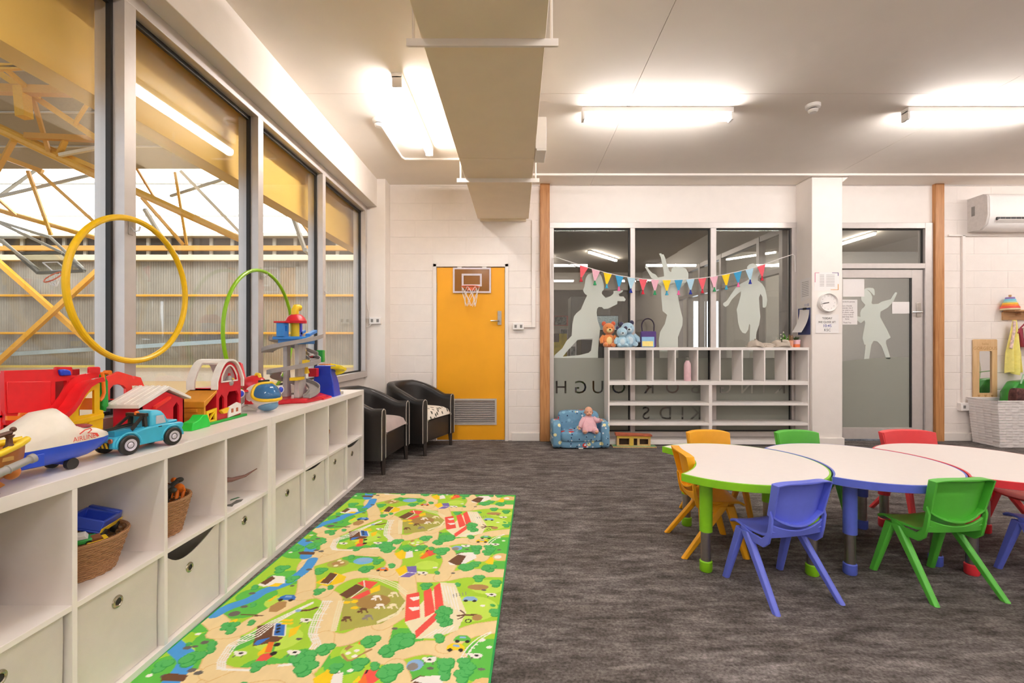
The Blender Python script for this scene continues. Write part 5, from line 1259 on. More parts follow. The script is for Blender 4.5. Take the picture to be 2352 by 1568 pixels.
# ================================================================ small fittings on walls and ceiling
def detector(x, y, label):
    t = thing('smoke_detector', label, 'smoke detector', (x, y, ZC - .06))
    MB().lathe([(.001, .0), (.026, .0), (.034, .008), (.036, .022)], n=24).build('sensor_head', m_wplas, t); MB().lathe([(.03, .022), (.03, .030)], n=24).build('vent_gap', m_black, t); MB().lathe([(.04, .030), (.052, .036), (.054, .06)], n=28).build('base', m_wplas, t)
detector(-1.157, 3.87, 'white round smoke detector by the hall windows'); detector(2.33, 3.63, 'white round smoke detector between the two long tube lamps')
def pipe(pts, r, label, n=8, cat='conduit', m=None):
    o = MB().tube(pts, r, n).build('conduit', m or m_wplas); return tag(o, label, cat)
pipe([(-1.157, 3.87, ZC - .012), (-1.15, 4.60, ZC - .012), (-1.13, 4.655, ZC - .012), (-1.08, 4.66, ZC - .012), (-.47, 4.66, ZC - .012)], .011, 'white ceiling conduit from smoke detector to duct')
def socket(px0, px1, py0, py1, Y, label, proj=.035, holes=2, name='power_outlet'):
    x0, z1 = onY(px0, py0, Y); x1, z0 = onY(px1, py1, Y)
    t = thing(name, label, 'power outlet', ((x0 + x1) / 2, Y, z0))
    MB().box(x0, x1, Y - proj, Y, z0, z1).build('outlet_box', m_wplas, t, world=True, bevel=.004)
    for k in range(holes):
        cx_ = x0 + (x1 - x0) * (k + .5) / holes; cz_ = (z0 + z1) / 2
        s_ = MB().box(cx_ - .014, cx_ + .014, Y - proj - .002, Y - proj + .001, cz_ - .018, cz_ + .018).build('socket', M('grey socket', '8b8884', .5), t, world=True)
        for dx, dz in ((-.006, .006), (.006, .006), (0, -.008)): MB().box(cx_ + dx - .0015, cx_ + dx + .0015, Y - proj - .003, Y - proj - .0019, cz_ + dz - .004, cz_ + dz + .004).build('slot', m_black, s_, world=True)
    return t
socket(850, 876, 729, 744, 5.25, 'double power outlet on the pilaster beside the last window')
socket(1178, 1203, 742, 757, YB, 'white surface outlet right of the yellow door', .05, 2)
socket(2198, 2231, 924, 942, YB, 'white surface outlet behind the woven basket', .05, 2)
socket(812, 833, 866, 890, 5.25, 'white outlet plate low on the wall under the last window', .012, 1)
cv = [(-1.715, 5.238, 2.52), (-1.70, 5.236, 2.1), (-1.70, 5.236, 1.62), (-1.69, 5.23, 1.55), (-1.672, 5.236, 1.50), (-1.672, 5.232, 1.42)]
for a in range(22): cv.append((-1.69 + .045 * math.cos(a * .62 + 1), 5.228 - .0005 * a, 1.385 + .05 * math.sin(a * .62 + 1)))
cv.append((-1.65, 5.232, 1.40))
o = MB().tube(cv, .0035, 6).build('loose_cable', m_wplas); tag(o, 'thin white cable coiled beside the pilaster outlet', 'cable')
x = onY(1225.5, 0, YB)[0]
o = MB().box(x - .022, x + .022, 5.425, YB, onY(0, 752, YB)[1], 2.60).box(onY(1203, 0, YB)[0], x - .022, 5.425, YB, onY(0, 752, YB)[1], onY(0, 746, YB)[1]).build('cable_duct', m_trim, bevel=.002); tag(o, 'white vertical cable duct between door and timber post', 'cable duct')
x = onY(2210, 0, YB)[0]
o = MB().box(x - .016, x + .016, 5.425, 5.447, onY(0, 926, YB)[1], onY(0, 541, YB)[1]).box(onY(2175, 0, YB)[0], onY(2290, 0, YB)[0], 5.425, 5.447, onY(0, 543, YB)[1], onY(0, 539.5, YB)[1]).build('cable_duct', m_trim, bevel=.002); tag(o, 'white vertical cable duct under the air conditioner', 'cable duct')

# mini basketball hoop on the yellow door
mhp = thing('mini_basketball_hoop', 'small clear basketball backboard with white net on the yellow door', 'basketball hoop', (-.526, 5.43, 1.74))
bx0, bz1 = onY(1041, 615, YB); bx1, bz0 = onY(1128, 673, YB)
MB().box(bx0, bx1, 5.428, 5.434, bz0, bz1).build('backboard', M('smoky clear board', 'c98c46', .15, trans=.5, alpha=.75), mhp, world=True)
m_lil = M('lilac white print', 'd9cfd6', .4)
def frame2(nm, x0, x1, z0, z1, w): MB().prismh([[(x0, z0), (x1, z0), (x1, z1), (x0, z1)], [(x0 + w, z0 + w), (x1 - w, z0 + w), (x1 - w, z1 - w), (x0 + w, z1 - w)]], 'y', 5.425, 5.4279).build(nm, m_lil, mhp, world=True)
frame2('border', bx0, bx1, bz0, bz1, .02)
ax, az1 = onY(1061, 629, YB); bx_, az0 = onY(1107, 658, YB); frame2('target_square', ax, bx_, az0, az1, .022)
for px in (1056, 1113): MB().box(onY(px, 0, YB)[0] - .025, onY(px, 0, YB)[0] + .025, 5.42, 5.446, 2.028, 2.046).build('door_clip', m_wplas, mhp, world=True)
rc = Vector((onY(1083, 0, YB)[0], 5.31, onY(0, 662, YB)[1])); rr = .104
ring = [rc + Vector((rr * math.cos(2 * PI * k / 28), rr * math.sin(2 * PI * k / 28), 0)) for k in range(28)]
rm = MB().tube(ring, .006, 8, True).build('rim', M('orange rim', 'd9663f', .5), mhp, world=True); MB().box(rc.x - .05, rc.x + .05, 5.41, 5.428, rc.z - .03, rc.z + .01).build('rim_bracket', M('orange rim', 'd9663f', .5), mhp, world=True)
mb = MB()
for k in range(0, 28, 4):
    for dr_ in (1, -1):
        q = []
        for j in range(6):
            a = 2 * PI * (k + dr_ * j * 1.1) / 28; r_ = rr * (1 - .09 * j + (.02 * (j == 5))); q.append(rc + Vector((r_ * math.cos(a), r_ * math.sin(a), -.042 * j - .012 * (k % 8 == 0) * (j > 3))))
        mb.tube(q, .0028, 5)
mb.build('net', m_paper, rm, world=True)

# air conditioner
ac = thing('air_conditioner', 'white wall mounted air conditioner at the right edge', 'air conditioner', (5.85, 5.3, 2.44))
prof = [(YB, 2.46), (YB, 2.845), (5.26, 2.85), (5.225, 2.83), (5.215, 2.80), (5.21, 2.60), (5.235, 2.50), (5.30, 2.45)]
MB().prism(prof, 'x', 5.345, 6.35).build('casing', m_wplas, ac, world=True, smooth=50)
MB().prism([(y + .004 * (y < 5.4), z) for y, z in prof], 'x', 5.32, 5.3449).build('side_cheek', M('pale grey plastic', 'cfcac6', .45), ac, world=True, smooth=50)
MB().box(5.42, 6.3, 5.205, 5.26, 2.545, 2.575).build('air_outlet', m_black, ac, world=True); 
MB().bar((5.42, 5.208, 2.53), (6.3, 5.208, 2.53), .05, .006, up=(0, .6, 1)).build('louvre', m_wplas, ac, world=True)
for k in range(14): MB().box(5.45 + k * .06, 5.453 + k * .06, 5.203, 5.24, 2.546, 2.574).build('vane', M('grey socket', '8b8884', .5), ac, world=True)
MB().box(5.3185, 5.32, 5.36, 5.40, 2.63, 2.74).build('side_panel_plate', M('grey socket', '8b8884', .5), ac, world=True)

# wall shelf with pegs, stacker, hanging clothes, mirror, woven basket
m_oak = wood_mat('oak board', 'b98a5a', 'cfa477', axis=(.6, 8, 8))
ws = thing('peg_shelf', 'oak wall shelf with pegs at the right edge', 'shelf', (5.95, 5.4, 1.42))
wx0, wz1 = onY(2304, 713, YB); wz0 = onY(0, 735, YB)[1]
MB().box(wx0, 6.5, 5.32, YB, wz1 - .018, wz1).build('shelf_board', m_oak, ws, world=True, bevel=.002); MB().box(wx0 - .02, 6.5, 5.43, YB, wz0 - .0, wz1 - .019).build('back_rail', m_oak, ws, world=True, bevel=.002)
for px in (2330, 2362): MB().cyl((onY(px, 0, YB)[0], 5.435, wz0 + .06), (onY(px, 0, YB)[0], 5.37, wz0 + .075), .011, .013, 12).build('peg', m_oak, ws, world=True)
sk = thing('stacking_tower', 'rainbow wooden ring stacking tower on the peg shelf', 'stacking toy', (onY(2320, 0, 5.38)[0], 5.38, wz1))
for k, (r_, hx) in enumerate(((.086, 'e2c9a2'), (.084, 'ea5a4e'), (.074, 'f08c3c'), (.066, 'f4c842'), (.056, 'a8d8d0'), (.05, '7fc9e2'), (.042, '8a72b4'))):
    MB().lathe([(r_ * .96, 0), (r_, .004), (r_ * .97, .018), (r_ * .92, .021)], (0, 0, .0215 * k), 24).build('ring', M('stacker ' + hx, hx, .5), sk)
MB().cyl((0, 0, .15), (0, 0, .178), .012, .014, 12).build('peg', m_oak, sk)
ap = thing('child_smock', 'pale yellow smock hanging from the peg shelf', 'smock', (onY(2330, 0, 5.38)[0], 5.38, onY(0, 857, 5.38)[1]))
def smock(u, v):
    ztop, zbot = onY(0, 735, 5.38)[1], onY(0, 857, 5.38)[1]
    px = 2330 + (u - .5) * (8 + 26 * min(1, v * 1.6)) + 2 * math.sin(9 * u) * v
    X, Z = onY(px, 0, 5.38)[0], ztop + (zbot - ztop) * v
    return (X, 5.38 + .025 * math.sin(14 * u + 2 * v) * (.3 + v), Z + .02 * math.sin(7 * u) * v)
MB().grid(smock, 20, 24, .006).build('smock_body', M('pale yellow cloth', 'efe486', .9, var=.06, bump=.2), ap, world=True, smooth=70)
MB().tube([pt(2330, 737, 5.37), pt(2329, 760, 5.37), pt(2322, 800, 5.36)], .014, 8).build('printed_strap', M('pink pale cloth', 'e3c9bf', .9, var=.3, scale=40), ap, world=True)
pb = thing('hanging_bag', 'dark pink bag with grey flap hanging at the right edge', 'bag', tuple(pt(2352, 797, 5.37)))
MB().tube([pt(2362, 735, 5.37), pt(2345, 752, 5.36), pt(2338, 765, 5.36)], .008, 8).build('strap', M('dark pink cloth', '9b3d4e', .8), pb, world=True)
MB().prism([onY(2340, 755, 5.37), onY(2375, 750, 5.37), onY(2378, 797, 5.37), onY(2346, 797, 5.37), onY(2338, 762, 5.37)], 'y', 5.34, 5.40).build('pouch', M('dark pink cloth', '9b3d4e', .8), pb, world=True, bevel=.01)
MB().prism([onY(2342, 752, 5.37), onY(2375, 745, 5.37), onY(2375, 779, 5.37), onY(2344, 778, 5.37)], 'y', 5.325, 5.339).build('flap', M('grey beige cloth', 'c9bcb2', .9), pb, world=True, bevel=.004)
mr = thing('wall_mirror', 'plywood framed mirror with engraved words and hearts', 'mirror', (onY(2259, 0, YB)[0], 5.43, onY(0, 915, YB)[1]))
m_mdf = wood_mat('pale plywood', 'cfa878', 'dcba8c', axis=(8, 8, .6)); m_burn = M('engraved brown', 'b58a58', .7)
x0, z1 = onY(2232, 779, YB); x1, z0 = onY(2287, 915, YB); a0, b1 = onY(2246, 806, YB); a1, b0 = onY(2275, 902, YB)
def rrect(x0, x1, z0, z1, r, n=5):
    out = []
    for cx_, cz_, s_ in ((x1 - r, z1 - r, 0), (x0 + r, z1 - r, 1), (x0 + r, z0 + r, 2), (x1 - r, z0 + r, 3)):
        for k in range(n + 1): a = PI / 2 * (s_ + k / n); out.append((cx_ + r * math.cos(a), cz_ + r * math.sin(a)))
    return out
MB().prismh([rrect(x0, x1, z0, z1, .015), rrect(a0, a1, b0, b1, .012)], 'y', 5.432, 5.444).build('frame', m_mdf, mr, world=True, smooth=30)
mm, N, L, B = newmat('mirror silver'); B.inputs['Metallic'].default_value = 1; B.inputs['Roughness'].default_value = .02; B.inputs['Base Color'].default_value = (.9, .9, .9, 1)
MB().box(a0 - .005, a1 + .005, 5.4445, 5.4465, b0 - .005, b1 + .005).build('mirror_glass', mm, mr, world=True)
MB().box(x0 + .01, x1 - .01, 5.4468, 5.449, z0 + .01, z1 - .01).build('backing', m_mdf, mr, world=True)
mb = MB(); put_text(mb, 'hello', ((x0 + x1) / 2, 5.4312, onY(0, 792, YB)[1]), (1, 0, 0), (0, 0, 1), .03); put_text(mb, 'GORGEOUS', ((x0 + x1) / 2, 5.4312, onY(0, 803, YB)[1]), (1, 0, 0), (0, 0, 1), .038); mb.build('lettering', m_burn, mr, world=True, smooth=0)
for px in (2245, 2260, 2275):
    hx_, hz_ = onY(px, 908.5, YB)
    MB().prism([(hx_ + .001 * x, hz_ + .001 * z) for x, z in ((0, -14), (-14, 2), (-13, 10), (-7, 13), (0, 8), (7, 13), (13, 10), (14, 2))], 'y', 5.4308, 5.4318).build('heart', m_burn, mr, world=True)
m_pw = wicker_mat('white paper weave', 'b9b2ae', 'ece7e5', sv=34)
bk2 = thing('woven_basket', 'white woven paper storage basket on the floor at the right edge', 'basket', (5.742, 5.24, 0))
bw = lambda z: (.0 + .06 * z / .51)
for nm, q in (('front_side', [(-.46, -.17), (.46, -.17)]), ('end_side', [(-.46, .17), (-.46, -.17)]), ('end_side', [(.46, -.17), (.46, .17)]), ('rear_side', [(.46, .17), (-.46, .17)])):
    mb = MB(); A_, B2 = Vector((*q[0], 0)), Vector((*q[1], 0)); d = B2 - A_; L_ = d.length; d.normalize(); nn_ = Vector((d.y, -d.x, 0))
    rows, colsn = 17, max(3, int(L_ / .075))
    for r_ in range(rows):
        z0_, z1_ = .03 * r_ + .002, .03 * r_ + .0295; sc_ = 1 - .10 * (1 - r_ / rows)
        for c_ in range(colsn):
            u0, u1 = L_ * c_ / colsn, L_ * (c_ + 1) / colsn; out = .005 if (r_ + c_) % 2 else -.004
            P4 = []
            for uu, zz_ in ((u0, z0_), (u1, z0_), (u1, z1_), (u0, z1_)):
                p = A_ + d * uu; p = Vector((p.x * sc_, p.y * sc_, zz_)); P4.append(p)
            mid0, mid1 = (P4[0] + P4[1]) / 2 + nn_ * (.006 + out), (P4[3] + P4[2]) / 2 + nn_ * (.006 + out)
            b_ = [P4[0], mid0, P4[1], P4[2], mid1, P4[3]]; mb.add([v + nn_ * .003 for v in b_] + [v - nn_ * .006 for v in b_], [(0, 1, 4, 5), (1, 2, 3, 4), (11, 10, 7, 6), (10, 9, 8, 7), (0, 6, 7, 1), (1, 7, 8, 2), (2, 8, 9, 3), (3, 9, 10, 4), (4, 10, 11, 5), (5, 11, 6, 0)])
    mb.build(nm, M('white paper strip', 'e6e0de', .8, var=.04, bump=.2), bk2, smooth=60)
MB().tube([(-.465, -.175, .512), (.465, -.175, .512), (.465, .175, .512), (-.465, .175, .512)], .008, 6, True).build('rim', M('white paper strip', 'e6e0de', .8), bk2)
MB().box(-.42, .42, -.15, .15, .004, .012).build('basket_base', M('white paper strip', 'e6e0de', .8), bk2)
MB().box(-.452, -.448, -.05, .05, .40, .43).build('hand_slot', m_black, bk2)
gbag = thing('green_bag', 'shiny green bag standing in the woven basket', 'bag', (5.80, 5.26, .015))
MB().prism([(-.26, 0), (.25, 0), (.25, .66), (.05, .72), (-.14, .70), (-.22, .58)], 'y', -.05, .08).build('bag_body', M('shiny green vinyl', '2c8a2c', .3, var=.3, scale=9, bump=.5, bscale=15), gbag, bevel=.02)
MB().tube([(-.12, -.06, .68), (-.1, -.065, .78), (.08, -.065, .80), (.12, -.06, .70)], .008, 6).build('bag_handle', M('pale green plastic', 'a8cfae', .4), gbag)
pl_ = thing('plaid_cloth', 'dark red plaid cloth stuffed in the woven basket', 'cloth', (5.615, 5.135, .35))
pillow('p', -.10, .04, -.05, .06, -.33, .30).build('folded_cloth', M('red plaid cloth', '5a3733', .9, var=.6, scale=26), pl_, smooth=60)
wd = thing('toy_paddle', 'white topped wooden paddle leaning out of the basket', 'paddle', (5.72, 5.12, .02))
MB().bar((-.09, .0, .05), (.03, -.0, .60), .05, .02, up=(0, 1, 0)).build('handle', wood_mat('honey wood', 'b9803c', 'd09a55'), wd, bevel=.004); MB().prism([(-.005, .58), (.045, .58), (.075, .80), (.055, .92), (.03, .80)], 'y', -.014, .014).build('blade', m_wplas, wd, bevel=.004)

# ================================================================ papers, clock, sign, clipboard
m_ink = M('dark ink', '3a3836', .7); m_blue = M('blue marker ink', '4b55a8', .7); m_faint = M('grey print', 'a9a4a4', .7)
YC = 5.1495                                             # face of the column
def on_col(px, py): X, Z = onY(px, py, YC); return Vector((X, YC, Z))
cl = thing('wall_clock', 'round white wall clock on the column', 'clock', tuple(on_col(1899, 695)))
R_c = .105
MB().lathe([(R_c, 0), (R_c, .03), (R_c * .94, .042), (R_c * .90, .036), (R_c * .88, .022), (.001, .022)], n=40).xf(Matrix.Rotation(PI / 2, 4, 'X')).build('case', m_wplas, cl)
mb = MB()
for h_ in range(1, 13):
    a = PI / 2 - h_ * PI / 6; put_text(mb, str(h_), (R_c * .70 * math.cos(a), -.0235, R_c * .70 * math.sin(a) - .006), (1, 0, 0), (0, 0, 1), .013)
mb.build('numerals', M('grey numerals', '8f8a84', .6), cl, smooth=0)
mb = MB(); a1 = PI / 2 - 2 * PI * (43 / 60); a2 = PI / 2 - 2 * PI * ((8 + 43 / 60) / 12)
mb.bar((-.01 * math.cos(a1), -.027, -.01 * math.sin(a1)), (R_c * .78 * math.cos(a1), -.027, R_c * .78 * math.sin(a1)), .004, .002, up=(0, 1, 0)); mb.bar((0, -.025, 0), (R_c * .5 * math.cos(a2), -.025, R_c * .5 * math.sin(a2)), .005, .002, up=(0, 1, 0)); mb.cyl((0, -.022, 0), (0, -.03, 0), .004)
mb.build('hands', m_black, cl)
def sheet(name, px0, px1, py0, py1, Y, label, cat='notice', curl=0.0):
    x0, z1 = onY(px0, py0, Y); x1, z0 = onY(px1, py1, Y); t = thing(name, label, cat, ((x0 + x1) / 2, Y, z0))
    MB().grid(lambda u, v: (x0 + (x1 - x0) * u, Y - .0012 - curl * (1 - v) ** 2, z0 + (z1 - z0) * v), 2, 8, .0008).build('sheet', m_paper, t, world=True)
    return t, x0, x1, z0, z1
t, x0, x1, z0, z1 = sheet('closing_time_sign', 1873, 1926, 722, 765, YC, 'white sign giving the closing time under the clock', 'sign', .004)
mb = MB(); put_text(mb, 'TODAY', ((x0 + x1) / 2, YC - .004, onY(0, 733, YC)[1]), (1, 0, 0), (0, 0, 1), .024); put_text(mb, 'WE CLOSE AT:', ((x0 + x1) / 2, YC - .004, onY(0, 741.5, YC)[1]), (1, 0, 0), (0, 0, 1), .022); mb.build('lettering', m_ink, t, world=True, smooth=0)
mb = MB(); put_text(mb, '10:45', ((x0 + x1) / 2, YC - .0045, onY(0, 751, YC)[1]), (1, 0, 0), (0, 0, 1), .032); mb.build('time', m_blue, t, world=True, smooth=0)
mb = MB(); put_text(mb, 'KSC', ((x0 + x1) / 2, YC - .006, onY(0, 760.5, YC)[1]), (1, 0, 0), (0, 0, 1), .030); mb.build('initials', M('grey marker ink', '55555a', .7), t, world=True, smooth=0)
t, x0, x1, z0, z1 = sheet('timetable_sheet', 1870, 1927, 625, 667, YC, 'white timetable sheet with colourful corners above the clock', 'notice')
mb = MB(); W_ = x1 - x0; H_ = z1 - z0
def rct(mb, a, b, c, d, dy=.0016): mb.box(x0 + W_ * a, x0 + W_ * b, YC - .0022, YC - dy, z0 + H_ * c, z0 + H_ * d)
rct(mb, .02, .05, .45, .98); rct(mb, .02, .2, .95, .98); mb.build('corner_mark', M('rose print', 'd98aa0', .6), t, world=True)
mb = MB(); rct(mb, .72, .98, .95, .98); rct(mb, .95, .98, .8, .98); mb.build('corner_mark', M('violet print', '7d6f96', .6), t, world=True)
mb = MB(); rct(mb, .66, .98, .03, .06); rct(mb, .95, .98, .03, .35); mb.build('corner_mark', M('amber print', 'e3a85a', .6), t, world=True)
mb = MB()
for k in range(8):
    v = .83 - k * .085; rct(mb, .22, .40, v, v + .025); rct(mb, .48, .82, v, v + .025)
mb.build('text_line', m_faint, t, world=True)
# sheets on the column's side face
XS = 3.2935
def side_sheet(name, q, label, cat='notice', m=None, dx=.001):
    P_ = [onX(x, y, XS) for x, y in q]; c = P_[0]
    t = thing(name, label, cat, (XS, c[0], min(p[1] for p in P_)))
    MB().prism(P_, 'x', XS - dx - .001, XS - dx).build('sheet', m or m_paper, t, world=True); return t
t = side_sheet('notice_sheet', [(1838, 643), (1861, 636), (1862, 683), (1840, 693)], 'printed sheet on the side of the column by the window')
mb = MB()
for k in range(9):
    y_ = 650 + k * 4; p, q = onX(1842, y_, XS), onX(1858, y_ - 4, XS); mb.add([(XS - .0023, p[0], p[1]), (XS - .0023, q[0], q[1]), (XS - .0023, q[0], q[1] + .006), (XS - .0023, p[0], p[1] + .006)], [(0, 1, 2, 3)])
mb.build('text_line', m_faint, t, world=True, smooth=0)
t = side_sheet('clipboard', [(1834, 709), (1862, 706), (1862, 768), (1834, 769)], 'blue clipboard with curling paper hung on the column side', 'clipboard', M('navy clipboard', '4b5284', .5), .004)
a_ = onX(1836, 711, XS); b_ = onX(1861, 709, XS)
def curlp(u, v):
    px = 1860 - 22 * u - (14 * (v ** 2)) * (1 - .2 * u); y, z = onX(1860 - 22 * u, 711 + 52 * v, XS)
    return (XS - .007 - .09 * v * v, y, z)
MB().grid(curlp, 6, 12, .001).build('paper', m_paper, t, world=True, smooth=60)
ck = onX(1850, 709, XS); MB().box(XS - .014, XS - .006, ck[0] - .03, ck[0] + .03, ck[1] - .012, ck[1] + .012).build('clip', m_black, t, world=True, bevel=.002)
tm = thing('time_note', 'handwritten 11:00 note above the clipboard', 'note', (XS, onX(1855, 700, XS)[0], onX(1855, 704, XS)[1]))
yy, zz_ = onX(1853, 703, XS); MB().box(XS - .0012, XS - .0004, yy - .075, yy + .065, zz_ - .012, zz_ + .045).build('note_paper', m_wall, tm, world=True)
mb = MB(); put_text(mb, '11:00', (XS - .0016, yy, zz_), (0, -1, 0), (0, 0, 1), .030); mb.build('lettering', m_blue, tm, world=True, smooth=0)
# notices on the glass door
YD = YG - .004
t, x0, x1, z0, z1 = sheet('blank_notice', 1936, 1985, 641, 681, YD, 'blank white sheet taped at the top of the glass door', 'notice')
t, x0, x1, z0, z1 = sheet('blank_notice', 2049, 2094, 693, 720, YD, 'blank white sheet taped beside the door handle', 'notice')
t, x0, x1, z0, z1 = sheet('reminder_notice', 1918, 1969, 688, 745, YD, 'pink tinted reminder letter taped on the glass door', 'notice')
mb = MB()
for k, (y_, s_) in enumerate(((694, 'Hi wonderful parents'), (703.5, 'Just a friendly'), (708.5, 'reminder that if'), (713.5, 'your child is sick'), (718.5, 'with a fever, cough'), (723.5, 'or runny nose to'), (728.5, 'please keep them'), (733.5, 'home'), (742, 'Thank You'))): put_text(mb, s_, ((x0 + x1) / 2 + .01, YD - .0025, onY(0, y_, YD)[1]), (1, 0, 0), (0, 0, 1), .0155)
mb.build('lettering', M('plum ink', '6d5a60', .7), t, world=True, smooth=0)
# ================================================================ bunting and things on the pigeonhole shelf
YBU = 5.405
bu = thing('bunting', 'string of pastel felt pennants with tassels across the window', 'bunting', (1.83, YBU, 1.9))
zb = lambda x, y: (1230 + x / 3.409, 400 + y / 3.409)
sp = [zb(*p) for p in ((150, 645), (260, 683), (380, 722), (470, 748), (565, 774), (655, 794), (748, 809), (840, 820), (933, 825), (1027, 827), (1122, 825), (1215, 820), (1308, 812), (1402, 799), (1493, 783), (1583, 763), (1690, 736), (1770, 712), (1900, 665), (2015, 627))]
MB().tube([pt(x, y, YBU) for x, y in sp], .0045, 6).build('string', m_paper, bu, world=True)
MB().tube([pt(*zb(150, 645), YBU), pt(*zb(136, 655), YBU), pt(*zb(134, 810), YBU)], .004, 6).build('string_tail', m_paper, bu, world=True); MB().tube([pt(*zb(2015, 627), YBU), pt(*zb(2030, 640), YBU), pt(*zb(2034, 765), YBU)], .004, 6).build('string_tail', m_paper, bu, world=True)
pc = [('coral felt', 'e8616c', 'red tassel', 'c8283c'), ('pink felt', 'eab4c4', 'green tassel', '2f9a62'), ('yellow felt', 'f4d022', 'teal tassel', '49a8cc'), ('blue felt', '3d9ac8', 'pink tassel', 'ea6ca4'), ('pale blue felt', 'aed2e6', 'navy tassel', '2b3a9c')]
def string_y(x):
    for (a, b), (c, d) in zip(sp[:-1], sp[1:]):
        if a <= x <= c: return b + (d - b) * (x - a) / (c - a), (d - b) / (c - a)
for k in range(16):
    zx = 380 + k * 92.5; x = 1230 + zx / 3.409; y, sl = string_y(x); f, fh, tn, th_ = pc[k % 5]
    hw = 9.6; y1, y2 = y - sl * hw, y + sl * hw; tilt = -sl * 12 if k < 6 else sl * -10
    bxp, byp = x + tilt * .7 + (-4 if k < 1 else 0), y + 26
    P_ = [onY(x - hw, y1, YBU), onY(x + hw, y2, YBU), onY(bxp + 1.5, byp, YBU), onY(bxp - 1.5, byp, YBU)]
    pn = MB().prism(P_, 'y', YBU - .002, YBU + .001).build('pennant', M(f, fh, .9, var=.05), bu, world=True, smooth=0)
    c = pt(bxp, byp - 1, YBU); mb = MB().ball(c + Vector((0, 0, -.006)), (.009, .009, .009), 8, 6); mb.lathe([(.007, 0), (.012, -.018), (.020, -.040), (.019, -.043)], c + Vector((0, 0, -.008)), 10, sy=.6); mb.build('tassel', M(tn, th_, .95, bump=.4, bscale=300), pn, world=True)
STOP = sz(797.5)
# plain plush bears where the photo has plush toys
def plush(px, Y, h, body, belly, ear, label, lean=0.0, s=1.0):
    X = onY(px, 0, Y)[0]; t = thing('plush_bear', label, 'plush toy', (X, Y, STOP), 0, 'plush toys on the shelf'); t.rotation_euler = (0, lean, 0)
    k = h / .30
    mbd = M(body[0], body[1], .95, var=.08, bump=.5, bscale=260, sheen=.5); mbl = M(belly[0], belly[1], .95, var=.06, bump=.5, bscale=260, sheen=.5); me_ = M(ear[0], ear[1], .95, bump=.5, bscale=260, sheen=.5)
    mb = MB().ball((0, 0, .075 * k), (.068 * k * s, .055 * k, .078 * k), 18, 12); mb.build('body', mbd, t, smooth=60)
    MB().ball((0, -.022 * k, .075 * k), (.045 * k * s, .038 * k, .055 * k), 16, 10).build('belly', mbl, t, smooth=60)
    hd = MB().ball((0, -.005, .205 * k), (.068 * k * s, .058 * k, .066 * k), 20, 12).build('head', mbd, t, smooth=60)
    MB().ball((0, -.05 * k, .187 * k), (.034 * k, .028 * k, .026 * k), 14, 10).build('muzzle', mbl, hd, smooth=60); MB().ball((0, -.077 * k, .194 * k), (.012 * k, .006 * k, .009 * k), 10, 6).build('nose', m_black, hd, smooth=60)
    for q in (-1, 1):
        MB().ball((q * .052 * k * s, .004, .262 * k), (.026 * k, .014 * k, .028 * k), 12, 8).build('ear', me_, hd, smooth=60); MB().ball((q * .026 * k, -.054 * k, .218 * k), (.006 * k, .004 * k, .007 * k), 8, 6).build('eye', m_black, hd, smooth=60)
        MB().tube([(q * .055 * k * s, -.005, .125 * k), (q * .085 * k * s, -.02 * k, .085 * k), (q * .082 * k * s, -.035 * k, .045 * k)], [.024 * k, .024 * k, .02 * k], 10).build('arm', mbd, t, smooth=60); MB().ball((q * .045 * k * s, -.055 * k, .028 * k), (.028 * k, .042 * k, .027 * k), 12, 8).build('foot', mbl if q > 2 else mbd, t, smooth=60)
plush(1398, 5.31, .31, ('orange plush', 'd9803a'), ('cream plush', 'ecd08a'), ('dark orange plush', 'c8552c'), 'orange plush bear with cream belly at the shelf\'s end')
plush(1428, 5.245, .25, ('light blue plush', 'a9cfe2'), ('pale blue plush', 'cfe0ea'), ('navy plush', '2d2b4e'), 'small light blue plush bear in front of the bigger one', .0, 1.05)
plush(1447, 5.37, .32, ('soft blue plush', 'a5c8dc'), ('pale blue plush', 'cfe0ea'), ('navy plush', '2d2b4e'), 'bigger light blue plush bear leaning over the small one', -.14, 1.1)
hb = thing('felt_bag', 'purple felt bag with a dark loop handle beside the plush toys', 'bag', (onY(1489, 0, 5.32)[0], 5.32, STOP))
MB().box(-.085, .085, -.03, .035, 0, .185).build('bag_body', M('purple felt', '57417e', .95), hb, bevel=.012); MB().box(-.085, .06, -.036, -.030, .004, .12).build('front_panel', M('sky blue felt', '8fbbe0', .95), hb, bevel=.006)
MB().box(-.08, .045, -.041, -.036, .01, .07).build('pocket', M('pale yellow felt', 'f0dc8c', .95), hb, bevel=.006)
MB().tube([(-.07, 0, .18)] + [(-.005 + .072 * math.cos(a), 0, .245 + .085 * math.sin(a)) for a in [PI - PI * k / 14 for k in range(15)]] + [(.065, 0, .18)], .007, 8).build('loop_handle', M('dark felt', '33293a', .9), hb)
bt = thing('drink_bottle', 'pink drink bottle with a grey cap in a shelf slot', 'bottle', (onY(1579, 0, 5.25)[0], 5.25, sz(875.5)))
MB().lathe([(.036, 0), (.039, .006), (.039, .17), (.034, .20), (.020, .225), (.019, .235)], n=28).build('body', M('pink enamel', 'e6bfc6', .4), bt); cp_ = MB().lathe([(.022, .233), (.023, .24), (.022, .262), (.016, .264), (.001, .265)], n=24).build('cap', M('grey green cap', '76756b', .5), bt); MB().tube([(-.016, 0, .26), (-.014, 0, .275), (.014, 0, .275), (.016, 0, .26)], .004, 6).build('carry_loop', M('grey green cap', '76756b', .5), cp_)
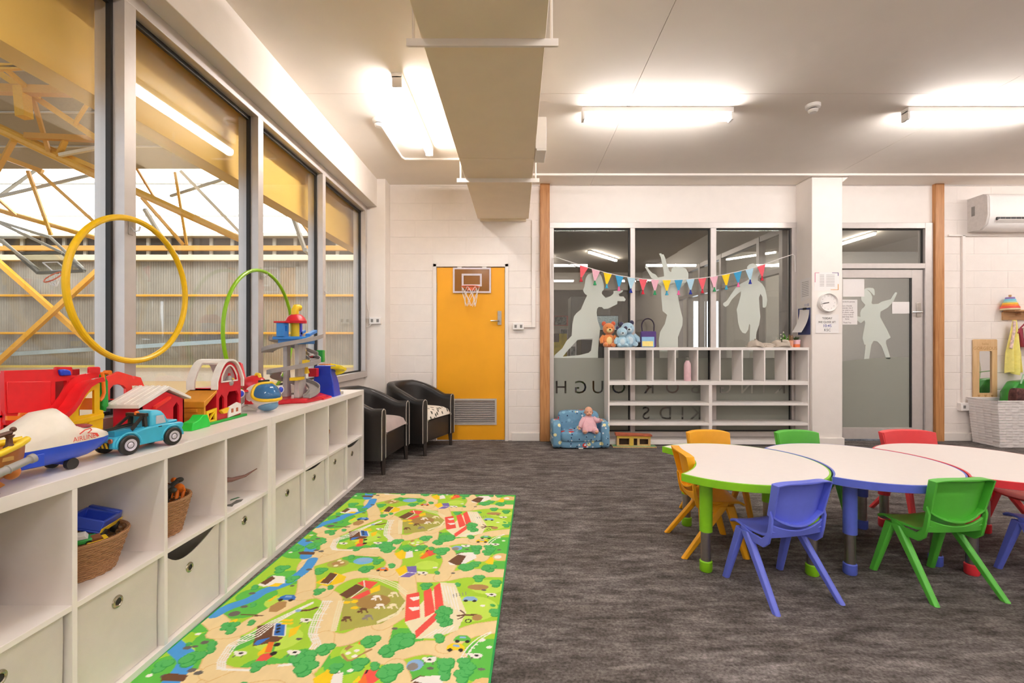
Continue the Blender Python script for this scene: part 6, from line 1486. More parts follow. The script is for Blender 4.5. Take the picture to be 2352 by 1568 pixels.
# beige sun hats
def hat(px, w, h, label, seed):
    X = onY(px, 0, 5.275)[0]; t = thing('sun_hat', label, 'hat', (X, 5.275, STOP), seed * .3, 'crumpled beige hats'); rnd = random.Random(seed); ph = [rnd.uniform(0, 6) for _ in range(4)]
    mh = M('beige linen', 'bcb0a2', .95, var=.1, scale=14, bump=.4, bscale=120)
    rs = []
    for j in range(9):
        v = j / 8; z = h * (1 - (1 - v) ** 2.2) if j else 0; rs.append([Vector(((w * (1 - v ** 2.6) + .01) * math.cos(a) * (1 + .10 * math.sin(3 * a + ph[0]) + .06 * math.sin(7 * a + ph[1] + 4 * v)), .085 * (1 - v ** 2.6) * math.sin(a) + .01 * math.sin(5 * a), max(0, z * (1 + .22 * math.sin(2 * a + ph[2]) + .1 * math.sin(5 * a + ph[3]))))) for a in [2 * PI * k / 28 for k in range(28)]])
    MB().ring_loft(rs).build('crown', mh, t, smooth=70)
    MB().ring_loft([[Vector(((w * q + .004) * math.cos(a) * (1 + .08 * math.sin(3 * a + ph[0])), (.085 * q + .004) * math.sin(a), z + .008 * math.sin(4 * a + ph[1]) * (q > 1.1) + .008 * (q > 1.1))) for a in [2 * PI * k / 28 for k in range(28)]] for q, z in ((.95, .014), (1.22, .006), (1.22, .002), (.95, .004))], cap=False, closed=True).build('brim', mh, t, smooth=70)
hat(1735, .078, .075, 'crumpled beige hat nearest the middle of the shelf', 2); hat(1763, .032, .04, 'small flat beige hat between the other two', 5); hat(1795, .09, .07, 'crumpled beige hat beside the potted plants', 8)
def pot_plant(px, Y, col, hexc, leaf, lhex, label, r=.042, h=.075, flowers=True, spread=.10, band=None):
    X = onY(px, 0, Y)[0]; t = thing('potted_plant', label, 'potted plant', (X, Y, STOP), 0, 'small plants on the shelf')
    MB().lathe([(r * .82, 0), (r * .85, .004), (r, h), (r * .9, h), (r * .88, h - .01), (.001, h - .012)], n=24).build('pot', M(col, hexc, .5), t)
    if band: MB().lathe([(r * .84, .0005), (r * .87, .004), (r * .93, h * .42), (r * .90, h * .42)], n=24).build('pot_band', M(*band, .5), t)
    ml = M(leaf, lhex, .6, var=.25, scale=30); rnd = random.Random(px)
    for k in range(26):
        a = rnd.uniform(0, 6.28); e = rnd.uniform(.2, 1); L_ = rnd.uniform(.05, .10); p0 = Vector((0, 0, h - .01)); d = Vector((math.cos(a) * e, math.sin(a) * e * .7, 1.1 - .6 * e)).normalized(); p1 = p0 + d * L_ * (spread / .1); sd = d.cross(Vector((0, 0, 1))).normalized() * .008
        MB().add([p0, p0 + (p1 - p0) * .55 + sd, p1, p0 + (p1 - p0) * .55 - sd, p0 + (p1 - p0) * .55 + Vector((0, 0, .003))], [(0, 1, 4), (1, 2, 4), (2, 3, 4), (3, 0, 4), (0, 3, 2, 1)]).build('leaf', ml, t)
        if flowers and k % 3 == 0: MB().ball(p1, .008, 8, 6).build('blossom', M('cream blossom', 'efe6d2', .8), t)
pot_plant(1803, 5.395, 'white pot', 'e8e4e0', 'bright leaf', '5f9a34', 'leafy green plant with cream blossoms behind the hat', .032, .06, True, .13)
pot_plant(1829, 5.30, 'pale pink pot', 'eec3cc', 'dull leaf', '4f6b40', 'plant in a pink and orange pot against the column', .042, .085, False, .075, ('orange pot band', 'ee8250'))
pcp = thing('pencil_cup', 'peach cup of brown pencils next to the pink pot', 'cup', (onY(1817, 0, 5.25)[0], 5.25, STOP))
MB().lathe([(.02, 0), (.025, .08), (.022, .08), (.018, .006), (.001, .005)], n=18).build('cup', M('peach cup', 'e2a184', .5), pcp)
for k in range(6): MB().cyl((.008 * math.cos(k), .008 * math.sin(k), .01), (.022 * math.cos(k), .02 * math.sin(k), .125 + .01 * (k % 3)), .0035, n=6).build('pencil', M('brown pencil', '8a6440', .6), pcp)

# ================================================================ toys along the top of the cube shelves
T = CTOP
def XP(pts, X): return [onX(x, y, X) for x, y in pts]
def z9(pts): return [(x / 9.046, 830 + y / 9.046) for x, y in pts]
# --- red and yellow folding playset with slide
m_tr = M('playset red', 'e0242a', .35); m_ty2 = M('playset yellow', 'f4c20e', .35); m_tor = M('playset orange', 'f07c1c', .35); m_tb = M('playset blue', '2242c8', .35); m_tg = M('playset green', '14a036', .35)
ps = thing('toy_playset', 'red and yellow toy playset with a curved slide by the window', 'toy playset', (-1.63, 1.62, T))
Xp = -1.60
MB().prismh([XP(z9([(85, 190), (1215, 160), (1240, 285), (1690, 285), (1900, 235), (2060, 240), (2060, 330), (1900, 360), (1700, 560), (1560, 800), (1400, 1010), (1230, 1150), (1050, 1260), (130, 1320), (110, 1240), (130, 1120), (95, 1000)]), Xp), XP(z9([(1150, 420), (1390, 395), (1395, 800), (1290, 900), (1150, 960)]), Xp), XP(z9([(1510, 385), (1690, 370), (1640, 470), (1520, 620)]), Xp)], 'x', Xp - .012, Xp).build('front_panel', m_tr, ps, world=True)
MB().prism(XP(z9([(120, 420), (1040, 410), (1040, 1060), (140, 1080)]), Xp), 'x', Xp, Xp + .004).build('relief_panel', m_tr, ps, world=True, bevel=.002)
MB().box(Xp - .085, Xp - .075, *XP(z9([(95, 190), (2060, 190)]), Xp)[0][:1], XP(z9([(2060, 190)]), Xp)[0][0], T, T + .29).build('rear_panel', M('playset deep red', 'a8141c', .4), ps, world=True)
yl = XP(z9([(95, 190)]), Xp)[0][0]; yr = XP(z9([(2060, 190)]), Xp)[0][0]
MB().box(Xp - .075, Xp - .012, yl, yl + .008, T, T + .29).build('end_panel', m_tr, ps, world=True); MB().box(Xp - .075, Xp - .012, yl, yr, T + .155, T + .162).build('floor_panel', m_tr, ps, world=True)
for a, b in ((1160, 1510), (1860, 2090)): MB().prism(XP(z9([(a, 300), (a, 130), (a + 20, 110), (b - 20, 108), (b, 130), (b, 300)]), Xp - .04), 'x', Xp - .05, Xp - .04).build('battlement', m_tr, ps, world=True, bevel=.002)
MB().prism(XP(z9([(1220, 165), (1330, 158), (1430, 185), (1455, 290), (1255, 300), (1230, 240)]), Xp + .004), 'x', Xp - .002, Xp + .012).build('blue_knob', m_tb, ps, world=True, bevel=.004); MB().box(Xp - .05, Xp - .04, *sorted((XP(z9([(1260, 0)]), Xp)[0][0], XP(z9([(1370, 0)]), Xp)[0][0])), T + .17, T + .24).build('blue_door', m_tb, ps, world=True)
sl = [(1070, 1235), (1240, 1130), (1420, 960), (1540, 800), (1640, 620), (1780, 450), (1920, 365), (2060, 335)]
up = XP(z9([(x - 35, y - 85) for x, y in sl]), Xp + .05); dn = XP(z9([(x + 45, y + 75) for x, y in sl]), Xp + .05)
n_ = len(sl)
MB().prism(dn + up[::-1], 'x', Xp + .002, Xp + .008).build('slide_side', m_tr, ps, world=True)
MB().prism(dn + [((a[0] * .75 + b[0] * .25), (a[1] * .75 + b[1] * .25)) for a, b in zip(dn, up)][::-1], 'x', Xp + .008, Xp + .06).build('slide_bed', m_tr, ps, world=True)
MB().prism(dn + [((a[0] * .45 + b[0] * .55), (a[1] * .45 + b[1] * .55)) for a, b in zip(dn, up)][::-1], 'x', Xp + .06, Xp + .066).build('slide_rim', m_tr, ps, world=True)
Xy = Xp + .03
MB().prismh([XP(z9([(1215, 1250), (1430, 1110), (1580, 960), (1640, 880), (1740, 690), (1880, 540), (2000, 470), (2075, 450), (2075, 1000), (2150, 1015), (2135, 1440), (2130, 1600), (1380, 1600), (1250, 1400)]), Xy), XP(z9([(1640, 980), (1720, 820), (1850, 650), (1960, 580), (1960, 1080), (1640, 1130)]), Xy), XP(z9([(1690, 1310), (1860, 1270), (1765, 1415)]), Xy)], 'x', Xy - .008, Xy).build('slide_support', m_ty2, ps, world=True)
MB().prism(XP(z9([(1390, 1360), (1400, 1270), (2140, 1080), (2140, 1170)]), Xy), 'x', Xy, Xy + .005).build('support_rail', m_ty2, ps, world=True, bevel=.001); MB().prism(XP(z9([(1640, 760), (1960, 760), (1960, 1000), (1640, 1000)]), Xy - .03), 'x', Xy - .034, Xy - .03).build('inner_panel', m_tor, ps, world=True)
MB().box(Xp - .075, Xp + .03, yl + .004, XP(z9([(1250, 0)]), Xp)[0][0], T, T + .075).build('yellow_base', m_ty2, ps, world=True, bevel=.003); MB().box(Xp - .07, Xy - .009, XP(z9([(1400, 0)]), Xp)[0][0], XP(z9([(2120, 0)]), Xy)[0][0], T, T + .05).build('base_block', m_ty2, ps, world=True)
MB().prismh([XP(z9([(135, 1130), (390, 1130), (410, 1065), (795, 1065), (805, 1110), (1100, 1105), (1105, 1190), (805, 1205), (795, 1275), (410, 1275), (390, 1215), (135, 1220)]), Xp + .035), XP(z9([(440, 1095), (760, 1095), (760, 1245), (440, 1245)]), Xp + .035)], 'x', Xp + .031, Xp + .037).build('gate', m_tor, ps, world=True)
mb = MB()
for a, b in (((440, 1095), (760, 1245)), ((440, 1245), (760, 1095)), ((150, 1170), (1090, 1155))): p, q = XP(z9([a, b]), Xp + .035); mb.bar((Xp + .034, *p), (Xp + .034, *q), .003, .003)
mb.build('gate_braces', m_tor, ps, world=True)
MB().tube([(Xp + .02, *q) for q in XP(z9([(2120, 220), (2140, 300), (2160, 650), (2130, 740), (2075, 810)]), Xp + .02)], .006, 8).build('crane_arm', m_tor, ps, world=True); MB().cyl((Xp + .01, *XP(z9([(2120, 230)]), Xp)[0]), (Xp + .032, *XP(z9([(2120, 230)]), Xp)[0]), .009, n=14).build('crane_pivot', m_tor, ps, world=True)
MB().prism(XP(z9([(2160, 270), (2205, 265), (2205, 350), (2245, 400), (2255, 930), (2215, 950), (2215, 1030), (2140, 1030), (2140, 950), (2100, 930), (2150, 800), (2170, 640)]), Xp - .005), 'x', Xp - .03, Xp - .004).build('green_climber', m_tg, ps, world=True, bevel=.003)
# --- red arch panel and shed with white roof
sh = thing('toy_shed', 'red toy shed with white roof and arched red back wall', 'toy shed', (-1.56, 1.96, T))
m_sr = M('barn red', 'cf1d2e', .35); m_sw = M('barn white', 'eeeae4', .4)
def z7(pts): return [(220 + x / 7.127, 840 + y / 7.127) for x, y in pts]
Xa = -1.655
MB().prismh([XP(z7([(185, 180), (380, 92), (600, 160), (605, 205), (632, 210), (635, 165), (740, 190), (800, 340), (800, 560), (215, 560)]), Xa), XP(z7([(232, 540), (235, 380), (290, 315), (370, 300), (450, 320), (500, 370), (500, 540)]), Xa)], 'x', Xa - .012, Xa).build('arch_wall', M('arch red', 'ea3a30', .35), sh, world=True, bevel=.001)
MB().prism(XP(z7([(590, 325), (680, 320), (680, 415), (600, 425)]), Xa), 'x', Xa, Xa + .0012).build('sticker', M('sticker print', 'e8d9c0', .5, var=.4, scale=120), sh, world=True)
Ye0, Ye1, Yap = 1.823, 2.10, 1.975; Ze, Za = .897, .945
MB().prismh([[(Ye0 + .02, T), (Ye1 - .02, T), (Ye1 - .02, Ze - .004), (Yap, Za - .010), (Ye0 + .02, Ze - .004)], [(2.015, .80), (2.05, .80), (2.05, .865), (2.035, .885), (2.015, .865)]], 'x', -1.508, -1.50).build('gable_wall', m_sr, sh, world=True)
MB().box(-1.612, -1.50, Ye0 + .02, Ye0 + .027, T, Ze - .006).build('side_wall', m_sr, sh, world=True); MB().box(-1.612, -1.50, Ye1 - .027, Ye1 - .02, T, Ze - .006).build('side_wall', m_sr, sh, world=True); MB().box(-1.612, -1.606, Ye0 + .027, Ye1 - .027, T, Ze - .006).build('rear_wall', m_sr, sh, world=True)
MB().prism([(Ye0 - .005, Ze - .012), (Yap, Za), (Ye1 + .01, Ze - .008), (Ye1 + .01, Ze + .004), (Yap, Za + .016), (Ye0 - .005, Ze + .004)], 'x', -1.625, -1.488).build('roof', m_sw, sh, world=True, bevel=.002)
for k in range(5): x_ = -1.615 + k * .026; MB().prism([(Ye0 - .002, Ze + .003), (Yap, Za + .015), (Yap, Za + .019), (Ye0 - .002, Ze + .007)], 'x', x_, x_ + .012).build('roof_rib', m_sw, sh, world=True)
MB().prism([(1.90, .872), (1.985, .905), (1.985, .915), (1.90, .884)], 'x', -1.50, -1.486).build('awning', M('arch red', 'ea3a30', .35), sh, world=True); MB().prism([(1.83, T + .03), (1.83, T + .002), (1.845, T + .002)], 'x', -1.5, -1.49).build('ledge', m_sr, sh, world=True)
for k in range(5): MB().box(-1.618, -1.613, Ye0 + .03, Ye1 - .05, T + .02 + k * .024, T + .026 + k * .024).build('board_line', m_sr, sh, world=True)
# --- big farm barn on its green base
fbn = thing('toy_barn', 'red toy farm barn with arched white roof on a green base', 'toy barn', (-1.53, 2.34, T))
def z8(pts): return [(400 + x / 8.25, 810 + y / 8.25) for x, y in pts]
Xf, Xr = -1.47, -1.60
yA, yB2 = onX(497, 0, Xf)[0], onX(553, 0, Xf)[0]; zE = .925; zR = 1.058; ym = (yA + yB2) / 2; hw = (yB2 - yA) / 2
def arch(hw_, z0_, z1_, n=12): return [(ym + hw_ * (-1 + 2 * k / n) , z0_ + (z1_ - z0_) * (1 - abs(-1 + 2 * k / n) ** 2.6)) for k in range(n + 1)]
MB().prismh([[(yA, T)] + [(yA, zE)] + arch(hw - .002, zE + .03, zR - .012) + [(yB2, zE), (yB2, T)], [(yA + .035, zE + .028)] + [(ym + (hw - .04) * (-1 + 2 * k / 8), zE + .055 + .052 * (1 - abs(-1 + k / 4) ** 2)) for k in range(9)] + [(yB2 - .035, zE + .028)],
             [(yA + .02, T + .06), (yA + .06, T + .06), (yA + .06, T + .115), (yA + .04, T + .135), (yA + .02, T + .115)], [(yA + .085, T + .045), (yB2 - .018, T + .045), (yB2 - .018, T + .12), (yB2 - .035, T + .142), (yA + .10, T + .142), (yA + .085, T + .12)]], 'x', Xf - .01, Xf).build('front_wall', m_sr, fbn, world=True)
MB().box(Xr, Xf - .01, yB2 - .01, yB2, T, zE).build('side_wall', m_sr, fbn, world=True); MB().box(Xr, Xf - .01, yA, yA + .01, T, zE).build('side_wall', m_sr, fbn, world=True); MB().box(Xr, Xf - .01, yA, yB2, zE - .012, zE - .004).build('loft_floor', m_sr, fbn, world=True)
MB().box(Xr, Xr + .008, yA, yB2, T, zE - .02).build('rear_wall', M('playset deep red', 'a8141c', .4), fbn, world=True)
ro = [(yA - .012, zE - .008)] + arch(hw + .012, zE + .035, zR + .006) + [(yB2 + .012, zE - .008)]; ri = [(yA - .004, zE - .008)] + arch(hw + .002, zE + .03, zR - .004) + [(yB2 + .004, zE - .008)]
MB().prism(ro + ri[::-1], 'x', Xf - .02, Xf + .012).build('roof_front', m_sw, fbn, world=True, bevel=.001)
MB().prism(ro + ri[::-1], 'x', Xr - .01, Xr + .03).build('roof_rear', m_sw, fbn, world=True, bevel=.001)
k0, k1 = 4, len(ro) - 1; MB().prism(ro[k0:k1 + 1] + ri[k0:k1 + 1][::-1], 'x', Xr + .03, Xf - .02).build('roof_middle', m_sw, fbn, world=True)
MB().tube([(Xf + .003, yA + .035, zE + .026)] + [(Xf + .003, ym + (hw - .04) * (-1 + 2 * k / 8), zE + .055 + .052 * (1 - abs(-1 + k / 4) ** 2)) for k in range(9)] + [(Xf + .003, yB2 - .035, zE + .026), (Xf + .003, yA + .035, zE + .026)], .004, 6).build('window_trim', m_sw, fbn, world=True)
MB().box(Xf - .03, Xf - .012, ym - .06, ym + .05, zE + .0, zE + .012).build('hay_ledge', Y_, fbn, world=True)
MB().prism([(yA + .08, T + .012), (yB2 - .008, T + .022), (yB2 - .01, T + .07), (yB2 - .045, T + .082), (yA + .085, T + .066)], 'x', Xf + .001, Xf + .008).build('white_gate', m_sw, fbn, world=True, bevel=.001)
for y_ in (.105, .145): MB().box(Xf + .008, Xf + .0095, yA + y_, yA + y_ + .016, T + .034, T + .054).build('gate_sticker', M('rust print', 'b0603c', .5, var=.3, scale=200), fbn, world=True)
MB().prism([(yA + .01, T + .058), (yA + .075, T + .066), (yA + .055, T + .04), (yA + .03, T + .04)], 'x', Xf + .001, Xf + .02).build('trough', Y_, fbn, world=True, bevel=.002)
m_awn = M('caramel plastic', 'd8922a', .4)
MB().prism([(yA - .002, zE - .01), (yA - .002, zE - .022), (yA - .095, T + .085), (yA - .095, T + .115)], 'x', Xr - .005, Xf + .006).build('lean_to_roof', m_awn, fbn, world=True, bevel=.003)
MB().box(Xf - .012, Xf - .0, yA - .09, yA - .078, T, T + .092).build('lean_to_post', m_awn, fbn, world=True); MB().box(Xr, Xf - .013, yA - .09, yA - .084, T, T + .088).build('lean_to_panel', m_awn, fbn, world=True)
for k in range(3): MB().box(Xr + .02, Xf - .03, yA - .094, yA - .09, T + .012 + k * .026, T + .028 + k * .026).build('crate_relief', m_awn, fbn, world=True, bevel=.002)
MB().prismh([[(yA - .076, T + .006), (yA - .002, T + .006), (yA - .002, T + .074), (yA - .076, T + .066)], [(yA - .06, T + .02), (yA - .018, T + .02), (yA - .018, T + .058), (yA - .06, T + .054)]], 'x', Xf - .004, Xf + .004).build('yellow_gate', Y_, fbn, world=True); MB().bar((Xf, yA - .064, T + .016), (Xf, yA - .014, T + .062), .004, .012, up=(1, 0, 0)).build('gate_brace', Y_, fbn, world=True)
MB().box(Xr - .02, Xf + .018, yA - .10, yB2 + .03, T, T + .012).build('base', m_tg, fbn, world=True, bevel=.003); MB().prism([(yA - .22, T), (yA - .21, T + .035), (yA - .17, T + .042), (yA - .145, T + .062), (yA - .115, T + .058), (yA - .098, T + .02), (yA - .095, T)], 'x', Xf - .016, Xf + .035).build('green_bush', M('bush green', '12c83c', .4), fbn, world=True, bevel=.004, seg=3)
hen = thing('toy_hen', 'grey toy hen with red comb in the barn window', 'toy hen', (Xf - .012, ym + .018, zE + .002))
mb = MB().lathe([(.016, 0), (.022, .012), (.018, .03), (.012, .045), (.004, .052)], n=14); mb.build('body', GY, hen); MB().prism([(-.006, .05), (-.002, .064), (.004, .056), (.008, .062), (.008, .05)], 'x', -.003, .003).build('comb', R_, hen); MB().cyl((.016, .004, .035), (.028, .004, .031), .005, .001, 8).build('beak', Y_, hen)
# --- toy aeroplane, nose to the right
ap = thing('toy_aeroplane', 'cream and blue toy aeroplane with red airline lettering', 'toy aeroplane', (-1.425, 1.345, T), math.radians(80)); ap.scale = (1.22, 1.22, 1.22)
m_cr = M('plane cream', 'ede6d8', .3); m_pb = M('plane blue', '2f52cc', .3)
secs = [(-.20, .020, .040, .072), (-.14, .042, .028, .082), (-.08, .050, .022, .096), (-.03, .055, .020, .122), (.01, .056, .019, .152), (.05, .055, .020, .156), (.066, .054, .020, .140), (.08, .053, .021, .108), (.11, .048, .025, .101), (.14, .039, .034, .092), (.165, .024, .046, .080), (.175, .008, .058, .068)]
n = 28; rs = []
for x, w, zb_, zt_ in secs:
    zm = .068; ring = []
    for k in range(n):
        a = 2 * PI * k / n; s_, c_ = math.sin(a), math.cos(a)
        z = zm + (zt_ - zm) * abs(s_) ** .8 if s_ > 0 else zm - (zm - zb_) * abs(s_) ** .9
        wid = w * (math.copysign(abs(c_) ** .7, c_)) * (1 if s_ <= 0 else 1 - .35 * max(0, (z - .10) / .06))
        ring.append(Vector((x, wid, z)))
    rs.append(ring)
up_, lo_ = MB(), MB()
for half, mb in ((1, up_), (0, lo_)):
    rr_ = [[r[k % n] for k in (range(0, n // 2 + 1) if half else range(n // 2, n + 1))] for r in rs]; m__ = len(rr_[0])
    mb.add([v for r in rr_ for v in r], [(i * m__ + k, i * m__ + k + 1, (i + 1) * m__ + k + 1, (i + 1) * m__ + k) for i in range(len(rr_) - 1) for k in range(m__ - 1)] + [tuple(range(m__)), tuple((len(rr_) - 1) * m__ + k for k in range(m__))])
up_.build('upper_fuselage', m_cr, ap, smooth=60); lo_.build('lower_fuselage', m_pb, ap, smooth=60)
MB().ball((.105, 0, .1005), (.030, .034, .005), 18, 6).build('cockpit_opening', M('cockpit red', '8e2a2e', .6), ap, smooth=60)
MB().prism([(-.055, .03), (-.005, .03), (-.005, .058), (-.055, .058)], 'y', -.0575, -.054).build('hatch', m_pb, ap, bevel=.001)
for x in (-.14, .07): 
    for y_ in (-.03, .03): MB().cyl((x, y_ - .006, .014), (x, y_ + .006, .014), .014, n=18).build('wheel', K_, ap)
    MB().box(x - .006, x + .006, -.03, .03, .012, .03).build('axle_mount', m_pb, ap)
mb = MB(); put_text(mb, 'AIRLINE', (.080, -.0592, .073), (1, .13, 0), (0, .10, 1), .012); mb.build('lettering', M('red decal', 'd8402f', .5), ap, smooth=0)
lg = MB(); lg.tube([(.072, -.0545, .089), (.086, -.0525, .097), (.10, -.0495, .098), (.103, -.0500, .094), (.092, -.0530, .088)], .0014, 5); lg.add([(.088, -.0552, .090), (.118, -.0482, .083), (.123, -.0482, .074), (.116, -.0502, .073), (.11, -.0512, .081)], [(0, 1, 2, 3, 4)]); lg.build('plane_emblem', M('red decal', 'd8402f', .5), ap, smooth=0)
# --- toy pirate style ship cut by the picture edge
shp = thing('toy_ship', 'brown and yellow toy ship cut off by the left edge', 'toy ship', (-1.345, 1.10, T), math.radians(84))
m_hull = M('hull brown', 'a9662c', .45); m_dk = M('dark brown plastic', '5a3626', .45); m_hy2 = M('ship yellow', 'f0cc1a', .4)
rs = []
for x, w, z0_, z1_ in ((-.16, .055, .0, .085), (-.08, .062, .0, .09), (.0, .06, .005, .098), (.06, .048, .02, .106), (.11, .03, .045, .115), (.14, .012, .07, .12)):
    rs.append([Vector((x, w * math.cos(a) * (1 if math.sin(a) < .01 else 1), (z1_ if math.sin(a) >= -.01 else z1_ + (z1_ - z0_) * math.sin(a)))) for a in [PI + PI * k / 12 for k in range(13)]])
MB().ring_loft(rs).build('hull', m_hull, shp, smooth=60)
for s_ in (-1, 1): MB().tube([(-.16, s_ * .06, .092), (-.08, s_ * .067, .097), (.0, s_ * .064, .105), (.06, s_ * .052, .113), (.11, s_ * .033, .122), (.148, s_ * .006, .128)], .009, 8).build('gunwale', m_hy2, shp, smooth=60)
for s_ in (-1, 1):
    MB().tube([(-.14, s_ * .055, .135), (-.04, s_ * .058, .142), (.09, s_ * .036, .158)], .006, 6).build('railing', m_dk, shp)
    for x, y_, z_ in ((-.11, .058, .10), (-.06, .06, .104), (-.01, .058, .107), (.04, .05, .113), (.085, .038, .12)): MB().lathe([(.012, 0), (.007, .010), (.006, .024), (.011, .032)], (x, s_ * y_, z_), 8).build('baluster', m_dk, shp)
    MB().ball((.095, s_ * .036, .165), .007, 8, 6).build('rail_knob', m_dk, shp); MB().ball((-.02, s_ * .06, .155), .009, 8, 6).build('rail_knob', m_dk, shp)
MB().box(-.16, .09, -.045, .045, .088, .098).build('deck', M('deck tan', 'c79a52', .5), shp)
MB().lathe([(.013, 0), (.015, .01), (.011, .014), (.010, .05), (.012, .052), (.010, .056), (.009, .10), (.012, .102), (.012, .112), (.006, .112)], n=16).xf(Matrix.Translation(Vector((.005, -.074, .06))) @ Matrix.Rotation(math.radians(75), 4, 'Y')).build('cannon', GY, shp)
MB().ball((.10, -.025, .052), (.018, .016, .018), 14, 10).build('figurehead', M('orange brown plastic', 'c87838', .4), shp); MB().prism([(-.16, .0), (.03, .0), (.06, .012), (.045, .02), (.07, .03), (.05, .05), (-.16, .05)], 'y', -.05, -.044).build('keel_relief', m_hull, shp, bevel=.002)
# --- light blue tow truck
tk = thing('toy_tow_truck', 'light blue toy tow truck with black boom on the shelf top', 'toy truck', (-1.385, 1.695, T), math.radians(77))
m_lb = M('truck light blue', '3fb2d2', .28); m_scr = M('grey glass', 'c4c8d2', .2); m_hub = M('wheel hub', 'd6d2de', .35, .2)
HW = .052
side = [(-.128, .03), (-.128, .05), (-.12, .066), (-.06, .074), (-.03, .082), (.0, .085), (.012, .084), (.015, .085), (.06, .086), (.125, .082), (.132, .074), (.12, .05), (.122, .028), (.105, .024), (-.11, .024)]
MB().prism(side, 'y', -HW, HW).build('body', m_lb, tk, bevel=.006, seg=3, smooth=50)
MB().box(-.115, -.015, -HW + .012, HW - .012, .066, .0862).build('truck_bed', M('truck shade blue', '2a93b4', .4), tk)
MB().ring_loft([[Vector((x, y, z)) for x, y in ((a, -w), (b, -w), (b, w), (a, w))] for a, b, w, z in ((.002, .075, HW - .004, .083), (.006, .058, HW - .009, .122), (.010, .050, HW - .014, .134), (.018, .042, HW - .022, .139))]).build('cab', m_lb, tk, bevel=.004, seg=3, smooth=50)
for s_ in (-1, 1): MB().prism([(.022, .090), (.060, .090), (.051, .120), (.024, .120)], 'y', *sorted((s_ * (HW - .0075), s_ * (HW - .004)))).build('side_window', m_scr, tk)
MB().prism([(.0755, .088), (.0755, .0895), (.0605, .118), (.0595, .117)], 'y', -HW + .012, HW - .012).build('windscreen', m_scr, tk)
MB().box(.07, .118, -HW + .016, HW - .016, .083, .093).build('bonnet', m_lb, tk, bevel=.006, seg=3)
for x in (-.078, .082):
    for s_ in (-1, 1):
        MB().lathe([(.0315, -.008), (.034, -.004), (.034, .006), (.030, .010), (.021, .010)], n=28).xf(Matrix.Translation(Vector((x, s_ * HW, .034))) @ Matrix.Rotation(-s_ * PI / 2, 4, 'X')).build('tyre', K_, tk)
        wh = MB().lathe([(.0215, 0), (.020, .004), (.010, .0015), (.006, .006), (.001, .0065)], n=24).xf(Matrix.Translation(Vector((x, s_ * (HW + .008), .034))) @ Matrix.Rotation(-s_ * PI / 2, 4, 'X')).build('hubcap', m_hub, tk)
        MB().tube([(x + .041 * math.cos(a), s_ * (HW + .001), .034 + .041 * math.sin(a)) for a in [PI * k / 14 for k in range(15)]], .004, 6).build('wheel_arch', m_lb, tk)
MB().lathe([(.008, 0), (.008, .008), (.005, .012), (.001, .012)], (-.01, 0, .128), 14).build('beacon', O_, tk)
bm_ = MB()
for s_ in (-1, 1): bm_.bar((-.008, s_ * .035, .085), (-.008, s_ * .03, .128), .012, .01); bm_.bar((-.06, s_ * .04, .082), (-.012, s_ * .03, .125), .009, .008)
bm_.bar((-.01, -.045, .128), (-.01, .045, .128), .012, .012); bm_.build('boom_frame', K_, tk)
for s_ in (-1, 1): MB().bar((-.02, s_ * .012, .098), (-.185, s_ * .01, .080), .005, .005).build('boom_arm', K_, tk); MB().bar((-.02, s_ * .012, .088), (-.185, s_ * .01, .072), .004, .004).build('boom_arm', K_, tk)
for s_ in (-1, 1): MB().cyl((-.128, s_ * .043, .056), (-.133, s_ * .043, .056), .008, n=14).build('tail_light', M('rust red light', 'b8603c', .4), tk)
MB().box(-.1305, -.1285, -.035, .035, .03, .05).build('rear_plate', K_, tk)
for k in range(4): MB().prism([(-.034 + k * .018, .031), (-.026 + k * .018, .031), (-.018 + k * .018, .049), (-.026 + k * .018, .049)], 'x', -.1318, -.1306).build('hazard_stripe', Y_, tk)
MB().cyl((.02, -HW + .0035, .0905), (.036, -HW + .0035, .0905), .0, n=4) if False else None
for s_ in (-1, 1): MB().box(.028, .040, *sorted((s_ * (HW - .001), s_ * (HW + .002))), .078, .081).build('door_handle', K_, tk)
# --- rescue helicopter with bubble canopy
hl = thing('toy_helicopter', 'red and white toy helicopter with blue bubble canopy', 'toy helicopter', (-1.485, 2.66, T), math.radians(-24))   # nose (+x) towards the viewer
m_hred = M('helicopter red', 'd2222c', .3); m_hwh = M('helicopter white', 'eeeae6', .3); m_can = M('blue clear canopy', '3f86c8', .08, trans=.35, alpha=.9)
fc, fr = Vector((.025, 0, .088)), (.108, .082, .080)
MB().ball(fc, fr, 28, 18).build('fuselage', m_hwh, hl, smooth=60)
def fdir(az, el, k): return fc + Vector((fr[0] * k * math.cos(el) * math.cos(az), fr[1] * k * math.cos(el) * math.sin(az), fr[2] * k * math.sin(el)))
def sup(t, e=.55): return math.copysign(abs(math.cos(t)) ** e, math.cos(t)), math.copysign(abs(math.sin(t)) ** e, math.sin(t))
def cpt(r_, t, k=1.045):
    c_, s_ = sup(t); return fdir(math.radians(72) * c_ * r_, math.radians(26) + math.radians(36) * s_ * r_, k)
mb = MB(); nT, nR = 32, 6; vs = [cpt(0, 0)]
for j in range(1, nR + 1): vs += [cpt(j / nR, 2 * PI * q / nT) for q in range(nT)]
fs = [(0, 1 + q, 1 + (q + 1) % nT) for q in range(nT)] + [(1 + (j - 1) * nT + q, 1 + j * nT + q, 1 + j * nT + (q + 1) % nT, 1 + (j - 1) * nT + (q + 1) % nT) for j in range(1, nR) for q in range(nT)]
mb.add(vs, fs).build('canopy', m_can, hl, smooth=60)
MB().tube([cpt(1.06, 2 * PI * q / 48, 1.04) for q in range(48)], .0095, 8, True).build('canopy_frame', Y_, hl, smooth=60)
MB().box(.03, .05, -.03, .03, .168, .180).build('roof_vent', K_, hl, bevel=.002)
